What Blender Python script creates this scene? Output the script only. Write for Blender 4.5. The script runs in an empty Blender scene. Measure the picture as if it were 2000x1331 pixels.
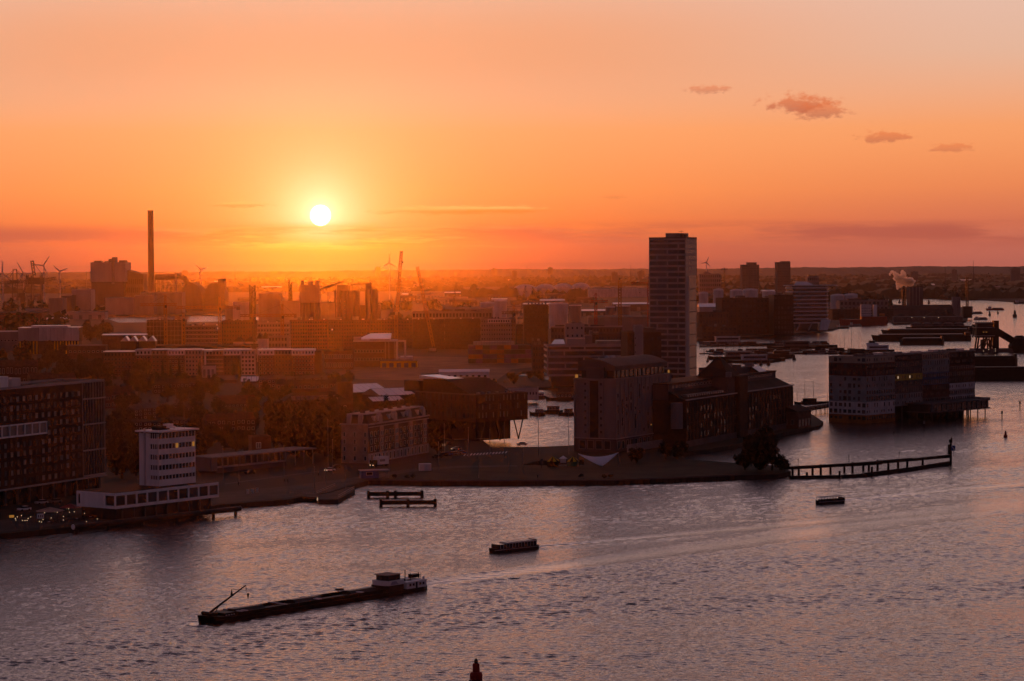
import bpy, math, random
import numpy as np
from mathutils import Vector, Matrix
from mathutils.geometry import tessellate_polygon
R = math.radians
rnd = random.Random(7)
scene = bpy.context.scene
C = scene.collection

# ------------------------------------------------------------------ camera
CAM_H = 80.0; F = 4722.0; CXP = 1000.0; CYP = 665.5
PITCH = math.atan((CYP - 515.0) / F); ROLL = -0.0060
fw = Vector((0, math.cos(PITCH), -math.sin(PITCH)))
r0 = Vector((1, 0, 0)); u0 = Vector((0, math.sin(PITCH), math.cos(PITCH)))
rt = r0 * math.cos(ROLL) + u0 * math.sin(ROLL)
up = u0 * math.cos(ROLL) - r0 * math.sin(ROLL)
cam_d = bpy.data.cameras.new('camera'); cam = bpy.data.objects.new('camera', cam_d); C.objects.link(cam)
cam_d.sensor_width = 36; cam_d.lens = 85; cam_d.clip_start = 1; cam_d.clip_end = 90000
mw = Matrix((rt, up, -fw)).transposed().to_4x4(); mw.translation = (0, 0, CAM_H)
cam.matrix_world = mw
scene.camera = cam
def ray(px, py): return fw * F + rt * (px - CXP) + up * (CYP - py)
def gp(px, py, z=1.5):
    """the place on the level z seen at photo pixel px, py"""
    d = ray(px, py); t = (z - CAM_H) / d.z
    return Vector((d.x * t, d.y * t, z))
def at(px, py, Y):
    d = ray(px, py); t = Y / d.y
    return Vector((d.x * t, Y, CAM_H + d.z * t))
def gy(px, Y, z=1.5):
    """the place on level z at distance Y in the direction of column px"""
    py = 515.0 + (CAM_H - z) * F / Y
    for _ in range(3):
        p = at(px, py, Y); py += (p.z - z) * F / Y
    return Vector((p.x, Y, z))

# ------------------------------------------------------------------ light
SUN_DIR = ray(626, 421).normalized()
sun_el = math.asin(SUN_DIR.z); sun_az = math.atan2(SUN_DIR.x, SUN_DIR.y)
def lin(c):
    if isinstance(c, (tuple, list)): return tuple(lin(x) for x in c)
    c = c / 255.0
    return c / 12.92 if c <= 0.04045 else ((c + 0.055) / 1.055) ** 2.4
sun_d = bpy.data.lights.new('sun', 'SUN'); sun_o = bpy.data.objects.new('sun', sun_d); C.objects.link(sun_o)
sun_d.energy = 0.68; sun_d.angle = R(0.53); sun_d.color = (1.0, 0.17, 0.004)
sun_o.rotation_euler = SUN_DIR.to_track_quat('Z', 'Y').to_euler()

world = bpy.data.worlds.new('World'); scene.world = world; world.use_nodes = True
class NT:
    """small helper to write node trees"""
    def __init__(s, nt): s.nt = nt; nt.nodes.clear()
    def n(s, typ, **kw):
        nd = s.nt.nodes.new(typ)
        for k, v in kw.items():
            if k.startswith('i_'):
                key = k[2:]; key = int(key) if key.isdigit() else key.replace('_', ' ')
                s.put(nd.inputs[key], v)
            else: setattr(nd, k, v)
        return nd
    def put(s, sock, v):
        if isinstance(v, bpy.types.NodeSocket): s.nt.links.new(v, sock)
        elif isinstance(v, bpy.types.Node): s.nt.links.new(v.outputs[0], sock)
        else:
            if sock.type == 'RGBA' and len(v) == 3: v = (*v, 1)
            sock.default_value = v
    def m(s, op, a, b=None, c=None, clamp=False):
        nd = s.nt.nodes.new('ShaderNodeMath'); nd.operation = op; nd.use_clamp = clamp
        for i, x in enumerate((a, b, c)):
            if x is not None: s.put(nd.inputs[i], x)
        return nd.outputs[0]
    def vm(s, op, a, b=None, out=0):
        nd = s.nt.nodes.new('ShaderNodeVectorMath'); nd.operation = op
        s.put(nd.inputs[0], a)
        if b is not None: s.put(nd.inputs[1], b)
        return nd.outputs[out]
    def mix(s, fac, a, b, typ='MIX'):
        nd = s.nt.nodes.new('ShaderNodeMix'); nd.data_type = 'RGBA'; nd.blend_type = typ
        s.put(nd.inputs[0], fac); s.put(nd.inputs[6], a); s.put(nd.inputs[7], b)
        return nd.outputs[2]
    def ramp(s, fac, stops, interp='LINEAR'):
        nd = s.nt.nodes.new('ShaderNodeValToRGB'); s.put(nd.inputs[0], fac)
        e = nd.color_ramp.elements; nd.color_ramp.interpolation = interp
        while len(e) < len(stops): e.new(0.5)
        for el, (p, c) in zip(e, stops):
            el.position = p; el.color = (*c, 1) if len(c) == 3 else c
        return nd.outputs[0]
    def link(s, a, b): s.nt.links.new(a, b)
    def noise(s, vec, scale, detail=2, rough=0.5, dim='3D'):
        nd = s.nt.nodes.new('ShaderNodeTexNoise'); nd.noise_dimensions = dim
        s.put(nd.inputs['Vector'], vec); nd.inputs['Scale'].default_value = scale
        nd.inputs['Detail'].default_value = detail; nd.inputs['Roughness'].default_value = rough
        return nd.outputs[0]
    def sstep(s, x, lo, hi):
        nd = s.nt.nodes.new('ShaderNodeMapRange'); nd.interpolation_type = 'SMOOTHSTEP'
        s.put(nd.inputs[0], x); nd.inputs[1].default_value = lo; nd.inputs[2].default_value = hi
        return nd.outputs[0]

def build_world():
    t = NT(world.node_tree)
    out = t.n('ShaderNodeOutputWorld'); bg = t.n('ShaderNodeBackground')
    t.link(bg.outputs[0], out.inputs[0])
    co = t.n('ShaderNodeTexCoord').outputs['Generated']
    d = t.vm('NORMALIZE', co)
    sp = t.n('ShaderNodeSeparateXYZ'); t.put(sp.inputs[0], d)
    el = sp.outputs[2]
    x = t.m('MAXIMUM', el, 0.0)
    fac = t.m('POWER', x, 0.5)                     # spends the ramp on the low sky
    S = lambda z: math.sqrt(z)
    west = t.ramp(fac, [(S(0.0), lin((150, 70, 56))), (S(0.006), lin((186, 88, 60))), (S(0.016), lin((230, 116, 62))),
                        (S(0.03), lin((246, 142, 80))), (S(0.055), lin((244, 158, 104))), (S(0.085), lin((226, 179, 153))),
                        (S(0.12), lin((226, 188, 172))), (S(0.20), lin((234, 194, 194))), (S(0.32), lin((206, 170, 182))), (S(0.5), lin((112, 94, 112))), (1.0, lin((54, 47, 64)))])
    east = t.ramp(fac, [(0.0, lin((66, 50, 66))), (S(0.06), lin((82, 64, 82))), (S(0.2), lin((84, 69, 88))), (S(0.45), lin((70, 60, 78))), (1.0, lin((54, 47, 64)))])
    sunv = t.n('ShaderNodeCombineXYZ', i_0=SUN_DIR.x, i_1=SUN_DIR.y, i_2=SUN_DIR.z)
    hs = Vector((SUN_DIR.x, SUN_DIR.y, 0)).normalized()
    hz = t.vm('NORMALIZE', t.vm('MULTIPLY', d, (1, 1, 0)))
    caz = t.vm('DOT_PRODUCT', hz, tuple(hs), 1)
    wfac = t.sstep(caz, 0.0, 0.97)
    col = t.mix(wfac, east, west)
    # sky texture for the part of the dome far from the sun
    sky = t.n('ShaderNodeTexSky'); sky.sky_type = 'NISHITA'; sky.sun_disc = False
    sky.sun_elevation = sun_el; sky.sun_rotation = sun_az; sky.altitude = 80; sky.dust_density = 4
    nis = t.mix(1.0, sky.outputs[0], (0.004, 0.004, 0.004), 'MULTIPLY')
    col = t.mix(1.0, col, nis, 'ADD')
    # aureole
    dot = t.vm('DOT_PRODUCT', d, sunv, 1)
    ang = t.m('ARCCOSINE', t.m('MINIMUM', dot, 0.9999999))
    deg = t.m('MULTIPLY', ang, 57.29578)
    # the sky is redder and dimmer to the sides of the sun
    side = t.m('ABSOLUTE', t.m('ARCTAN2', t.vm('DOT_PRODUCT', d, (hs.y, -hs.x, 0), 1), t.vm('DOT_PRODUCT', d, tuple(hs), 1)))
    low = t.m('SUBTRACT', 1.0, t.sstep(el, 0.0, 0.055))
    sidef = t.m('MULTIPLY', t.sstep(side, 0.06, 0.30), low)
    warm = t.m('MULTIPLY', t.m('SUBTRACT', 1.0, t.sstep(side, 0.08, 0.30)), t.m('MULTIPLY', t.sstep(el, 0.05, 0.085), t.m('SUBTRACT', 1.0, t.sstep(el, 0.088, 0.135))))
    col = t.mix(t.m('MULTIPLY', warm, 0.85), col, lin((236, 158, 116)))
    col = t.mix(t.m('MULTIPLY', sidef, 0.66), col, lin((190, 108, 94)))
    # cloud band low over the horizon
    lon = t.m('ARCTAN2', sp.outputs[0], sp.outputs[1])
    cv = t.n('ShaderNodeCombineXYZ', i_0=t.m('MULTIPLY', lon, 10.0), i_1=t.m('MULTIPLY', el, 95.0), i_2=0.0)
    n1 = t.noise(cv, 1.35, 6, 0.58)
    band = t.m('MULTIPLY', t.sstep(el, 0.0035, 0.0105), t.m('SUBTRACT', 1.0, t.sstep(el, 0.0125, 0.0185)))
    cl = t.m('MULTIPLY', t.sstep(n1, 0.38, 0.56), band)
    n1u = t.noise(t.vm('ADD', cv, (0.0, 0.16, 0.0)), 1.35, 6, 0.58)
    rim = t.m('MULTIPLY', t.m('SUBTRACT', cl, t.m('MULTIPLY', t.sstep(n1u, 0.38, 0.56), band)), 1.0, clamp=True)
    g1 = t.m('POWER', 2.718, t.m('MULTIPLY', deg, -1 / 0.55))
    g2 = t.m('POWER', 2.718, t.m('MULTIPLY', deg, -1 / 1.5))
    g3 = t.m('POWER', 2.718, t.m('MULTIPLY', deg, -1 / 6.0))
    near = t.m('POWER', 2.718, t.m('MULTIPLY', deg, -1 / 3.0))
    def scl(c, f): return t.vm('SCALE', c, None), f
    def add(col, c, f):
        sc = t.nt.nodes.new('ShaderNodeVectorMath'); sc.operation = 'SCALE'
        sc.inputs[0].default_value = c; t.put(sc.inputs[3], f)
        return t.mix(1.0, col, sc.outputs[0], 'ADD')
    ext = t.m('MULTIPLY_ADD', t.sstep(el, 0.002, 0.022), 0.93, 0.07)
    col = add(col, (0.2, 0.07, 0.003), t.m('MULTIPLY', g3, ext))
    col = add(col, (0.36, 0.30, 0.15), t.m('MULTIPLY', g2, ext))
    col = add(col, (0.8, 0.78, 0.6), t.m('MULTIPLY', g1, ext))
    dk = t.mix(near, lin((176, 88, 72)), lin((250, 122, 40)))
    col = t.mix(t.m('MULTIPLY', cl, 0.9), col, dk)
    col = add(col, (0.5, 0.32, 0.09), t.m('MULTIPLY', rim, near))
    # thin bright streak cloud right of the sun
    # (sky features sit at their own direction: longitude, elevation)
    def blob(px, py, hw, hh, sc, lo, hi, seed):
        p = ray(px, py).normalized(); L = math.atan2(p.x, p.y)
        a = t.m('DIVIDE', t.m('SUBTRACT', lon, L), hw / F); b = t.m('DIVIDE', t.m('SUBTRACT', el, p.z), hh / F)
        rr = t.m('SQRT', t.m('ADD', t.m('MULTIPLY', a, a), t.m('MULTIPLY', b, b)))
        v = t.n('ShaderNodeCombineXYZ', i_0=t.m('MULTIPLY', a, sc), i_1=t.m('MULTIPLY', b, 1.0), i_2=seed)
        nz = t.noise(v, 1.6, 5, 0.6)
        return t.sstep(t.m('SUBTRACT', nz, t.m('MULTIPLY', rr, 0.5)), lo, hi), b
    for (px, py, hw, hh, sc, lo, hi, seed, a) in ((1560, 203, 100, 26, 2.4, 0.10, 0.36, 3.1, 0.7), (1600, 216, 60, 18, 1.8, -0.05, 0.25, 8.7, 0.6), (1385, 175, 50, 10, 2.5, 0.0, 0.3, 5.5, 0.45),
                                               (1730, 268, 60, 16, 2.2, 0.05, 0.3, 1.7, 0.55), (1860, 289, 52, 12, 2.0, 0.05, 0.3, 9.3, 0.42), (1200, 385, 30, 5, 2, 0.0, 0.3, 4.4, 0.2)):
        bf, b = blob(px, py, hw, hh, sc, lo, hi, seed)
        shade = t.mix(t.sstep(b, -0.9, 0.7), lin((172, 90, 72)), lin((226, 112, 62)))
        col = t.mix(t.m('MULTIPLY', bf, a), col, shade)
    for (px, py, hw, hh, seed, a) in ((900, 411, 165, 9, 2.2, 0.55), (470, 400, 60, 6, 6.1, 0.4), (980, 409, 90, 6, 7.7, 0.35)):
        bf, b = blob(px, py, hw, hh, 3.0, -0.1, 0.3, seed)
        col = t.mix(t.m('MULTIPLY', bf, a), col, t.mix(t.sstep(b, -0.4, 0.6), lin((240, 125, 45)), lin((255, 190, 110))))
    # the sun's disc
    disc = t.m('SUBTRACT', 1.0, t.sstep(deg, 0.175, 0.262))
    col = add(col, (9.0, 7.6, 4.6), disc)
    t.put(bg.inputs[0], col); bg.inputs[1].default_value = 1.0
build_world()

scene.view_settings.view_transform = 'Standard'; scene.view_settings.look = 'None'
scene.view_settings.exposure = 0.0; scene.view_settings.gamma = 1.0; scene.view_settings.use_curve_mapping = False
cy = scene.cycles
cy.max_bounces = 5; cy.diffuse_bounces = 2; cy.glossy_bounces = 3; cy.transmission_bounces = 2; cy.volume_bounces = 0
cy.transparent_max_bounces = 8; cy.use_adaptive_sampling = True; cy.adaptive_threshold = 0.02
cy.use_denoising = True
try: cy.denoiser = 'OPENIMAGEDENOISE'; cy.denoising_input_passes = 'RGB_ALBEDO_NORMAL'
except Exception: pass
cy.caustics_reflective = False; cy.caustics_refractive = False
cy.sample_clamp_indirect = 4.0

# ------------------------------------------------------------------ materials
MATS = {}
def mat(name, col, rough=0.8, var=0.25, scale=0.4, metal=0.0, bump=0.0, spec=0.08, streak=False, col2=None):
    if name in MATS: return MATS[name]
    m = bpy.data.materials.new(name); m.use_nodes = True
    t = NT(m.node_tree); o = t.n('ShaderNodeOutputMaterial'); p = t.n('ShaderNodeBsdfPrincipled')
    t.link(p.outputs[0], o.inputs[0])
    pos = t.n('ShaderNodeNewGeometry').outputs['Position']
    v = t.vm('MULTIPLY', pos, (1, 1, 0.25)) if streak else pos
    nz = t.noise(v, scale, 4, 0.6)
    c2 = col2 or tuple(c * (1 - var) for c in col)
    c1 = tuple(min(1, c * (1 + var * 0.6)) for c in col)
    t.put(p.inputs['Base Color'], t.mix(t.sstep(nz, 0.3, 0.7), c2, c1))
    p.inputs['Roughness'].default_value = rough; p.inputs['Metallic'].default_value = metal
    p.inputs['Specular IOR Level'].default_value = spec
    if bump:
        b = t.n('ShaderNodeBump', i_Strength=0.6, i_Distance=bump); t.put(b.inputs['Height'], t.noise(pos, scale * 6, 3, 0.6))
        t.link(b.outputs[0], p.inputs['Normal'])
    MATS[name] = m
    return m
def emit(name, col, s):
    if name in MATS: return MATS[name]
    m = bpy.data.materials.new(name); m.use_nodes = True
    t = NT(m.node_tree); o = t.n('ShaderNodeOutputMaterial'); e = t.n('ShaderNodeEmission')
    e.inputs[0].default_value = (*col, 1); e.inputs[1].default_value = s
    t.link(e.outputs[0], o.inputs[0]); MATS[name] = m
    return m
def glass(name, col, rough=0.2, spec=0.3):
    return mat(name, col, rough, 0.4, 0.25, 0.0, 0.0, spec)
mat('brick_dark', (0.042, 0.023, 0.021), 0.85, 0.3, 0.6)
mat('brick_red', (0.13, 0.055, 0.042), 0.85, 0.3, 0.5)
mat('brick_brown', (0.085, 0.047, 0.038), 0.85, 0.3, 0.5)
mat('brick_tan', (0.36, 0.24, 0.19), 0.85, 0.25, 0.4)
mat('concrete', (0.19, 0.16, 0.165), 0.85, 0.18, 0.12, streak=True)
mat('concrete_dark', (0.085, 0.07, 0.074), 0.85, 0.2, 0.12, streak=True)
mat('concrete_pale', (0.34, 0.29, 0.285), 0.8, 0.14, 0.1, streak=True)
mat('white', (0.72, 0.68, 0.68), 0.6, 0.12, 0.3, streak=True)
mat('white_dull', (0.48, 0.44, 0.45), 0.7, 0.2, 0.25, streak=True)
mat('roof_dark', (0.028, 0.022, 0.022), 0.9, 0.35, 0.2)
mat('roof_grey', (0.10, 0.085, 0.085), 0.85, 0.3, 0.12)
mat('roof_tile', (0.075, 0.033, 0.027), 0.85, 0.35, 0.5)
mat('roof_metal', (0.55, 0.5, 0.5), 0.32, 0.12, 0.1, 0.6)
mat('metal_dark', (0.03, 0.027, 0.03), 0.5, 0.3, 0.5, 0.3)
mat('metal_grey', (0.2, 0.18, 0.18), 0.5, 0.3, 0.3, 0.4)
mat('steel_black', (0.013, 0.011, 0.012), 0.55, 0.3, 0.5)
mat('timber_dark', (0.028, 0.02, 0.018), 0.9, 0.4, 0.8, bump=0.03)
mat('yellow', (0.62, 0.40, 0.03), 0.6, 0.15, 0.4)
mat('yellow_crane', (0.20, 0.10, 0.02), 0.5, 0.15, 0.4)
mat('orange_paint', (0.45, 0.13, 0.03), 0.6, 0.2, 0.4)
mat('red_paint', (0.30, 0.03, 0.025), 0.55, 0.25, 0.4)
mat('blue_paint', (0.04, 0.08, 0.22), 0.6, 0.2, 0.4)
mat('green_paint', (0.05, 0.12, 0.07), 0.6, 0.2, 0.4)
mat('purple_wrap', (0.16, 0.06, 0.14), 0.8, 0.3, 0.2)
mat('asphalt', (0.026, 0.022, 0.023), 0.9, 0.3, 0.2)
mat('paving', (0.055, 0.043, 0.041), 0.9, 0.3, 0.15)
mat('road_paint', (0.6, 0.56, 0.55), 0.7, 0.2, 0.6)
mat('grass', (0.032, 0.024, 0.015), 0.95, 0.4, 0.08, bump=0.1)
mat('sand', (0.15, 0.095, 0.065), 0.95, 0.4, 0.05, bump=0.1)
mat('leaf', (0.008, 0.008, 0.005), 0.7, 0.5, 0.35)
mat('leaf_far', (0.045, 0.05, 0.025), 0.9, 0.4, 0.02)
mat('bark', (0.05, 0.036, 0.026), 0.95, 0.3, 1.0)
mat('skin', (0.3, 0.18, 0.13), 0.7, 0.1, 1.0)
mat('cloth_dark', (0.03, 0.03, 0.04), 0.9, 0.3, 1.0)
mat('cloth_white', (0.75, 0.74, 0.82), 0.7, 0.06, 0.3)
glass('glass_dark', (0.018, 0.016, 0.02))
def membrane():
    m = bpy.data.materials.new('membrane'); m.use_nodes = True
    t = NT(m.node_tree); o = t.n('ShaderNodeOutputMaterial'); mx = t.n('ShaderNodeMixShader'); mx.inputs[0].default_value = 0.45
    a = t.n('ShaderNodeBsdfDiffuse'); a.inputs[0].default_value = (.86, .86, .92, 1); b = t.n('ShaderNodeBsdfTranslucent'); b.inputs[0].default_value = (.8, .82, .95, 1)
    t.link(a.outputs[0], mx.inputs[1]); t.link(b.outputs[0], mx.inputs[2]); t.link(mx.outputs[0], o.inputs[0]); MATS['membrane'] = m
membrane()
glass('glass_matte', (0.014, 0.011, 0.012), 0.6, 0.05)
glass('glass_mid', (0.045, 0.04, 0.05), 0.25, 0.35)
glass('glass_grey', (0.12, 0.11, 0.13), 0.3, 0.4)
emit('lit_warm', (1.0, 0.42, 0.08), 0.26)
emit('lit_white', (1.0, 0.7, 0.45), 0.45)
emit('lamp', (1.0, 0.7, 0.4), 2.0)
emit('lamp_red', (1.0, 0.08, 0.02), 3.0)

# ------------------------------------------------------------------ mesh helpers
class MB:
    def __init__(s): s.v = []; s.f = []; s.mi = []
    def add(s, vs, fs, mi=0):
        o = len(s.v); s.v += [tuple(p) for p in vs]
        s.f += [tuple(o + i for i in q) for q in fs]; s.mi += [mi] * len(fs)
        return s
    def box(s, x0, y0, z0, x1, y1, z1, mi=0):
        return s.add([(x0, y0, z0), (x1, y0, z0), (x1, y1, z0), (x0, y1, z0), (x0, y0, z1), (x1, y0, z1), (x1, y1, z1), (x0, y1, z1)],
                     [(0, 3, 2, 1), (4, 5, 6, 7), (0, 1, 5, 4), (1, 2, 6, 5), (2, 3, 7, 6), (3, 0, 4, 7)], mi)
    def cyl(s, p0, p1, r0, r1=None, n=8, mi=0):
        p0 = Vector(p0); p1 = Vector(p1); r1 = r0 if r1 is None else r1
        d = (p1 - p0).normalized(); a = d.orthogonal().normalized(); b = d.cross(a)
        vs = [p0 + (a * math.cos(2 * math.pi * i / n) + b * math.sin(2 * math.pi * i / n)) * r0 for i in range(n)]
        vs += [p1 + (a * math.cos(2 * math.pi * i / n) + b * math.sin(2 * math.pi * i / n)) * max(r1, 1e-3) for i in range(n)]
        fs = [(i, (i + 1) % n, n + (i + 1) % n, n + i) for i in range(n)] + [tuple(range(n))[::-1], tuple(range(n, 2 * n))]
        return s.add(vs, fs, mi)
    def bar(s, p0, p1, w, h=None, mi=0):
        """square bar between two points"""
        return s.cyl(p0, p1, w * 0.7071, None, 4, mi)
    def prism(s, poly, z0, z1, mi=0):
        n = len(poly)
        ar = sum(poly[i][0] * poly[(i + 1) % n][1] - poly[(i + 1) % n][0] * poly[i][1] for i in range(n))
        if ar < 0: poly = poly[::-1]
        vs = [(p[0], p[1], z0) for p in poly] + [(p[0], p[1], z1) for p in poly]
        fs = [tuple(range(n))[::-1], tuple(range(n, 2 * n))] + [(i, (i + 1) % n, n + (i + 1) % n, n + i) for i in range(n)]
        return s.add(vs, fs, mi)
    def xprism(s, prof, x0, x1, mi=0):
        """profile in (y, z) swept along x"""
        n = len(prof)
        vs = [(x0, p[0], p[1]) for p in prof] + [(x1, p[0], p[1]) for p in prof]
        return s.add(vs, [tuple(range(n)), tuple(range(n, 2 * n))[::-1]] + [(i, n + i, n + (i + 1) % n, (i + 1) % n) for i in range(n)], mi)
    def yprism(s, prof, y0, y1, mi=0):
        n = len(prof)
        vs = [(p[0], y0, p[1]) for p in prof] + [(p[0], y1, p[1]) for p in prof]
        return s.add(vs, [tuple(range(n))[::-1], tuple(range(n, 2 * n))] + [((i + 1) % n, n + (i + 1) % n, n + i, i) for i in range(n)], mi)
    def lathe(s, prof, c=(0, 0, 0), n=12, mi=0):
        vs = []; k = len(prof)
        for r, z in prof:
            for i in range(n):
                a = 2 * math.pi * i / n; vs.append((c[0] + r * math.cos(a), c[1] + r * math.sin(a), c[2] + z))
        fs = [(j * n + i, j * n + (i + 1) % n, (j + 1) * n + (i + 1) % n, (j + 1) * n + i) for j in range(k - 1) for i in range(n)]
        fs += [tuple(range(n))[::-1], tuple(range((k - 1) * n, k * n))]
        return s.add(vs, fs, mi)
    def lattice(s, p0, p1, w, n, t=0.12, mi=0, tri=False):
        """square (or triangular) lattice beam"""
        p0 = Vector(p0); p1 = Vector(p1); d = (p1 - p0).normalized()
        ref = Vector((0, 0, 1)) if abs(d.z) < 0.8 else Vector((0, 1, 0))
        a = d.cross(ref).normalized(); b = a.cross(d).normalized()
        if tri: offs = [a * w / 2 - b * w / 3, -a * w / 2 - b * w / 3, b * w * 2 / 3]
        else: offs = [a * w / 2 + b * w / 2, -a * w / 2 + b * w / 2, -a * w / 2 - b * w / 2, a * w / 2 - b * w / 2]
        for o in offs: s.bar(p0 + o, p1 + o, t * 1.5, mi=mi)
        L = p1 - p0; k = len(offs)
        for i in range(n):
            for j in range(k):
                q0, q1 = (j, (j + 1) % k) if i % 2 == 0 else ((j + 1) % k, j)
                s.bar(p0 + L * (i / n) + offs[q0], p0 + L * ((i + 1) / n) + offs[q1], t, mi=mi)
        return s
    def mesh(s, name, mats):
        me = bpy.data.meshes.new(name); me.from_pydata(s.v, [], s.f)
        for m in ([mats] if isinstance(mats, str) else mats): me.materials.append(MATS[m])
        if any(s.mi): me.polygons.foreach_set('material_index', s.mi)
        me.update(); return me
    def build(s, name, mats, parent=None, loc=None, rotz=0, smooth=False):
        me = s.mesh(name, mats)
        if smooth: me.polygons.foreach_set('use_smooth', [True] * len(me.polygons))
        return link(name, me, parent, loc, rotz)
def link(name, me, parent=None, loc=None, rotz=0):
    o = bpy.data.objects.new(name, me); C.objects.link(o)
    if parent is not None: o.parent = parent
    if loc is not None: o.location = loc
    if rotz: o.rotation_euler = (0, 0, rotz)
    return o
def tag(o, label, cat, group=None, kind=None):
    if label: o['label'] = label
    if cat: o['category'] = cat
    if group: o['group'] = group
    if kind: o['kind'] = kind
    return o
def thing(name, label, cat, loc=(0, 0, 0), rotz=0, group=None):
    o = link(name, None, None, loc, rotz); o.empty_display_size = 0.5
    return tag(o, label, cat, group)
def copy_tree(o, parent=None):
    kids = list(o.children)
    c = o.copy(); C.objects.link(c)
    if parent is not None: c.parent = parent
    for k in kids: copy_tree(k, c)
    return c
ORD = ['first', 'second', 'third', 'fourth', 'fifth', 'sixth', 'seventh', 'eighth', 'ninth', 'tenth', 'eleventh', 'twelfth', 'thirteenth', 'fourteenth',
       'fifteenth', 'sixteenth', 'seventeenth', 'eighteenth', 'nineteenth', 'twentieth', 'twenty-first', 'twenty-second', 'twenty-third', 'twenty-fourth']

# ------------------------------------------------------------------ building helpers
class B:
    """a building frame: origin at its near corner, u to the right along the front, v away along the side"""
    def __init__(s, name, label, cat='building', px=0, py=None, Y=None, yaw=0, pxl=None, pxr=None, W=None, D=None, top=None, H=None, z0=1.5, group=None):
        s.O = gp(px, py, z0) if py is not None else gy(px, Y, z0)
        s.yaw = R(yaw); s.z0 = z0
        s.u = Vector((math.cos(s.yaw), math.sin(s.yaw), 0)); s.v = Vector((-s.u.y, s.u.x, 0))
        yy = py if py is not None else 515 + 377000 / Y
        s.W = s.solve(s.u, pxr, yy) if pxr is not None else W
        s.D = s.solve(s.v, pxl, yy) if pxl is not None else D
        s.H = at(px, top, s.O.y).z - z0 if top is not None else H
        s.root = thing(name, label, cat, s.O, s.yaw, group) if name else None
    def solve(s, d, px, py):
        r = ray(px, py); k = r.x / r.y
        return (k * s.O.y - s.O.x) / (d.x - k * d.y)
    def zat(s, py, px=None, du=0, dv=0):
        """height above the base seen at row py over a point of the footprint"""
        p = s.O + s.u * du + s.v * dv
        q = at(1000 + p.x / p.y * F, py, p.y)
        return q.z - s.z0
    def walls(s, m='brick_dark', H=None, name='wall', z=0, inset=0):
        return MB().box(inset, inset, z, s.W - inset, s.D - inset, (H or s.H)).build(name, m, s.root)
    def part(s, name, mb, m, parent=None, smooth=False): return mb.build(name, m, parent or s.root, smooth=smooth)
    def roof(s, m='roof_dark', par=0.7, t=0.35, pm=None, H=None, over=0.003):
        """flat roof deck with a parapet round it"""
        H = H or s.H
        mb = MB(); a = -over
        mb.box(a, a, H, s.W + over, t, H + par, 0); mb.box(a, s.D - t, H, s.W + over, s.D + over, H + par, 0)
        mb.box(a, t, H, t, s.D - t, H + par, 0); mb.box(s.W - t, t, H, s.W + over, s.D - t, H + par, 0)
        r = mb.build('parapet', pm or m, s.root)
        MB().box(t, t, H + 0.004, s.W - t, s.D - t, H + 0.08).build('roof_deck', m, s.root)
        return r
    def gable(s, m='roof_tile', rise=4, along='u', H=None, over=0.4, wm=None):
        H = H or s.H
        if along == 'u':
            mb = MB().xprism([(-over, H), (s.D + over, H), (s.D / 2, H + rise)][::-1], -over, s.W + over)
        else:
            mb = MB().yprism([(-over, H), (s.W + over, H), (s.W / 2, H + rise)], -over, s.D + over)
        return mb.build('roof', m, s.root)
    def hip(s, m='roof_tile', rise=4, inset=None, H=None, over=0.5, flat=0):
        H = H or s.H; i = inset or min(s.W, s.D) / 2 * 0.98
        W, D = s.W, s.D; o = over
        i2 = min(i, D / 2 * 0.98, W / 2 * 0.98) if not flat else i
        mb = MB().add([(-o, -o, H), (W + o, -o, H), (W + o, D + o, H), (-o, D + o, H), (i2, i2, H + rise), (W - i2, i2, H + rise), (W - i2, D - i2, H + rise), (i2, D - i2, H + rise)],
                      [(0, 3, 2, 1), (4, 5, 6, 7), (0, 1, 5, 4), (1, 2, 6, 5), (2, 3, 7, 6), (3, 0, 4, 7)])
        return mb.build('roof', m, s.root)
    def boxes(s, spec, m='roof_grey', name='roof_box'):
        for (u, v, w, d, h) in spec:
            H = s.H
            MB().box(u, v, H, u + w, v + d, H + h).build(name, m, s.root)
WIN = {}
def win_mesh(w, h, fm, gm, mull=1):
    k = (round(w, 2), round(h, 2), fm, gm, mull)
    if k in WIN: return WIN[k]
    a = min(0.12, w * 0.09); W2, H2 = w / 2, h / 2; mb = MB(); d = 0.1
    o = [(-W2, -H2), (W2, -H2), (W2, H2), (-W2, H2)]; i = [(-W2 + a, -H2 + a), (W2 - a, -H2 + a), (W2 - a, H2 - a), (-W2 + a, H2 - a)]
    vs = [(x, -d, z) for x, z in o] + [(x, -d, z) for x, z in i] + [(x, 0.0, z) for x, z in o] + [(x, -0.03, z) for x, z in i]
    fs = []; mi = []
    for q in range(4):
        r = (q + 1) % 4
        fs += [(q, r, 4 + r, 4 + q), (8 + q, 8 + r, r, q), (4 + q, 4 + r, 12 + r, 12 + q)]
    mb.add(vs, fs, 0); mb.add([(x, -0.03, z) for x, z in i], [(0, 1, 2, 3)], 1)
    for q in range(1, mull):
        x = -W2 + w * q / mull; mb.box(x - 0.04, -0.08, -H2 + a, x + 0.04, -0.031, H2 - a, 0)
    WIN[k] = mb.mesh('window', [fm, gm]); return WIN[k]
ROT = {'F': 0, 'L': -math.pi / 2, 'R': math.pi / 2}
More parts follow.
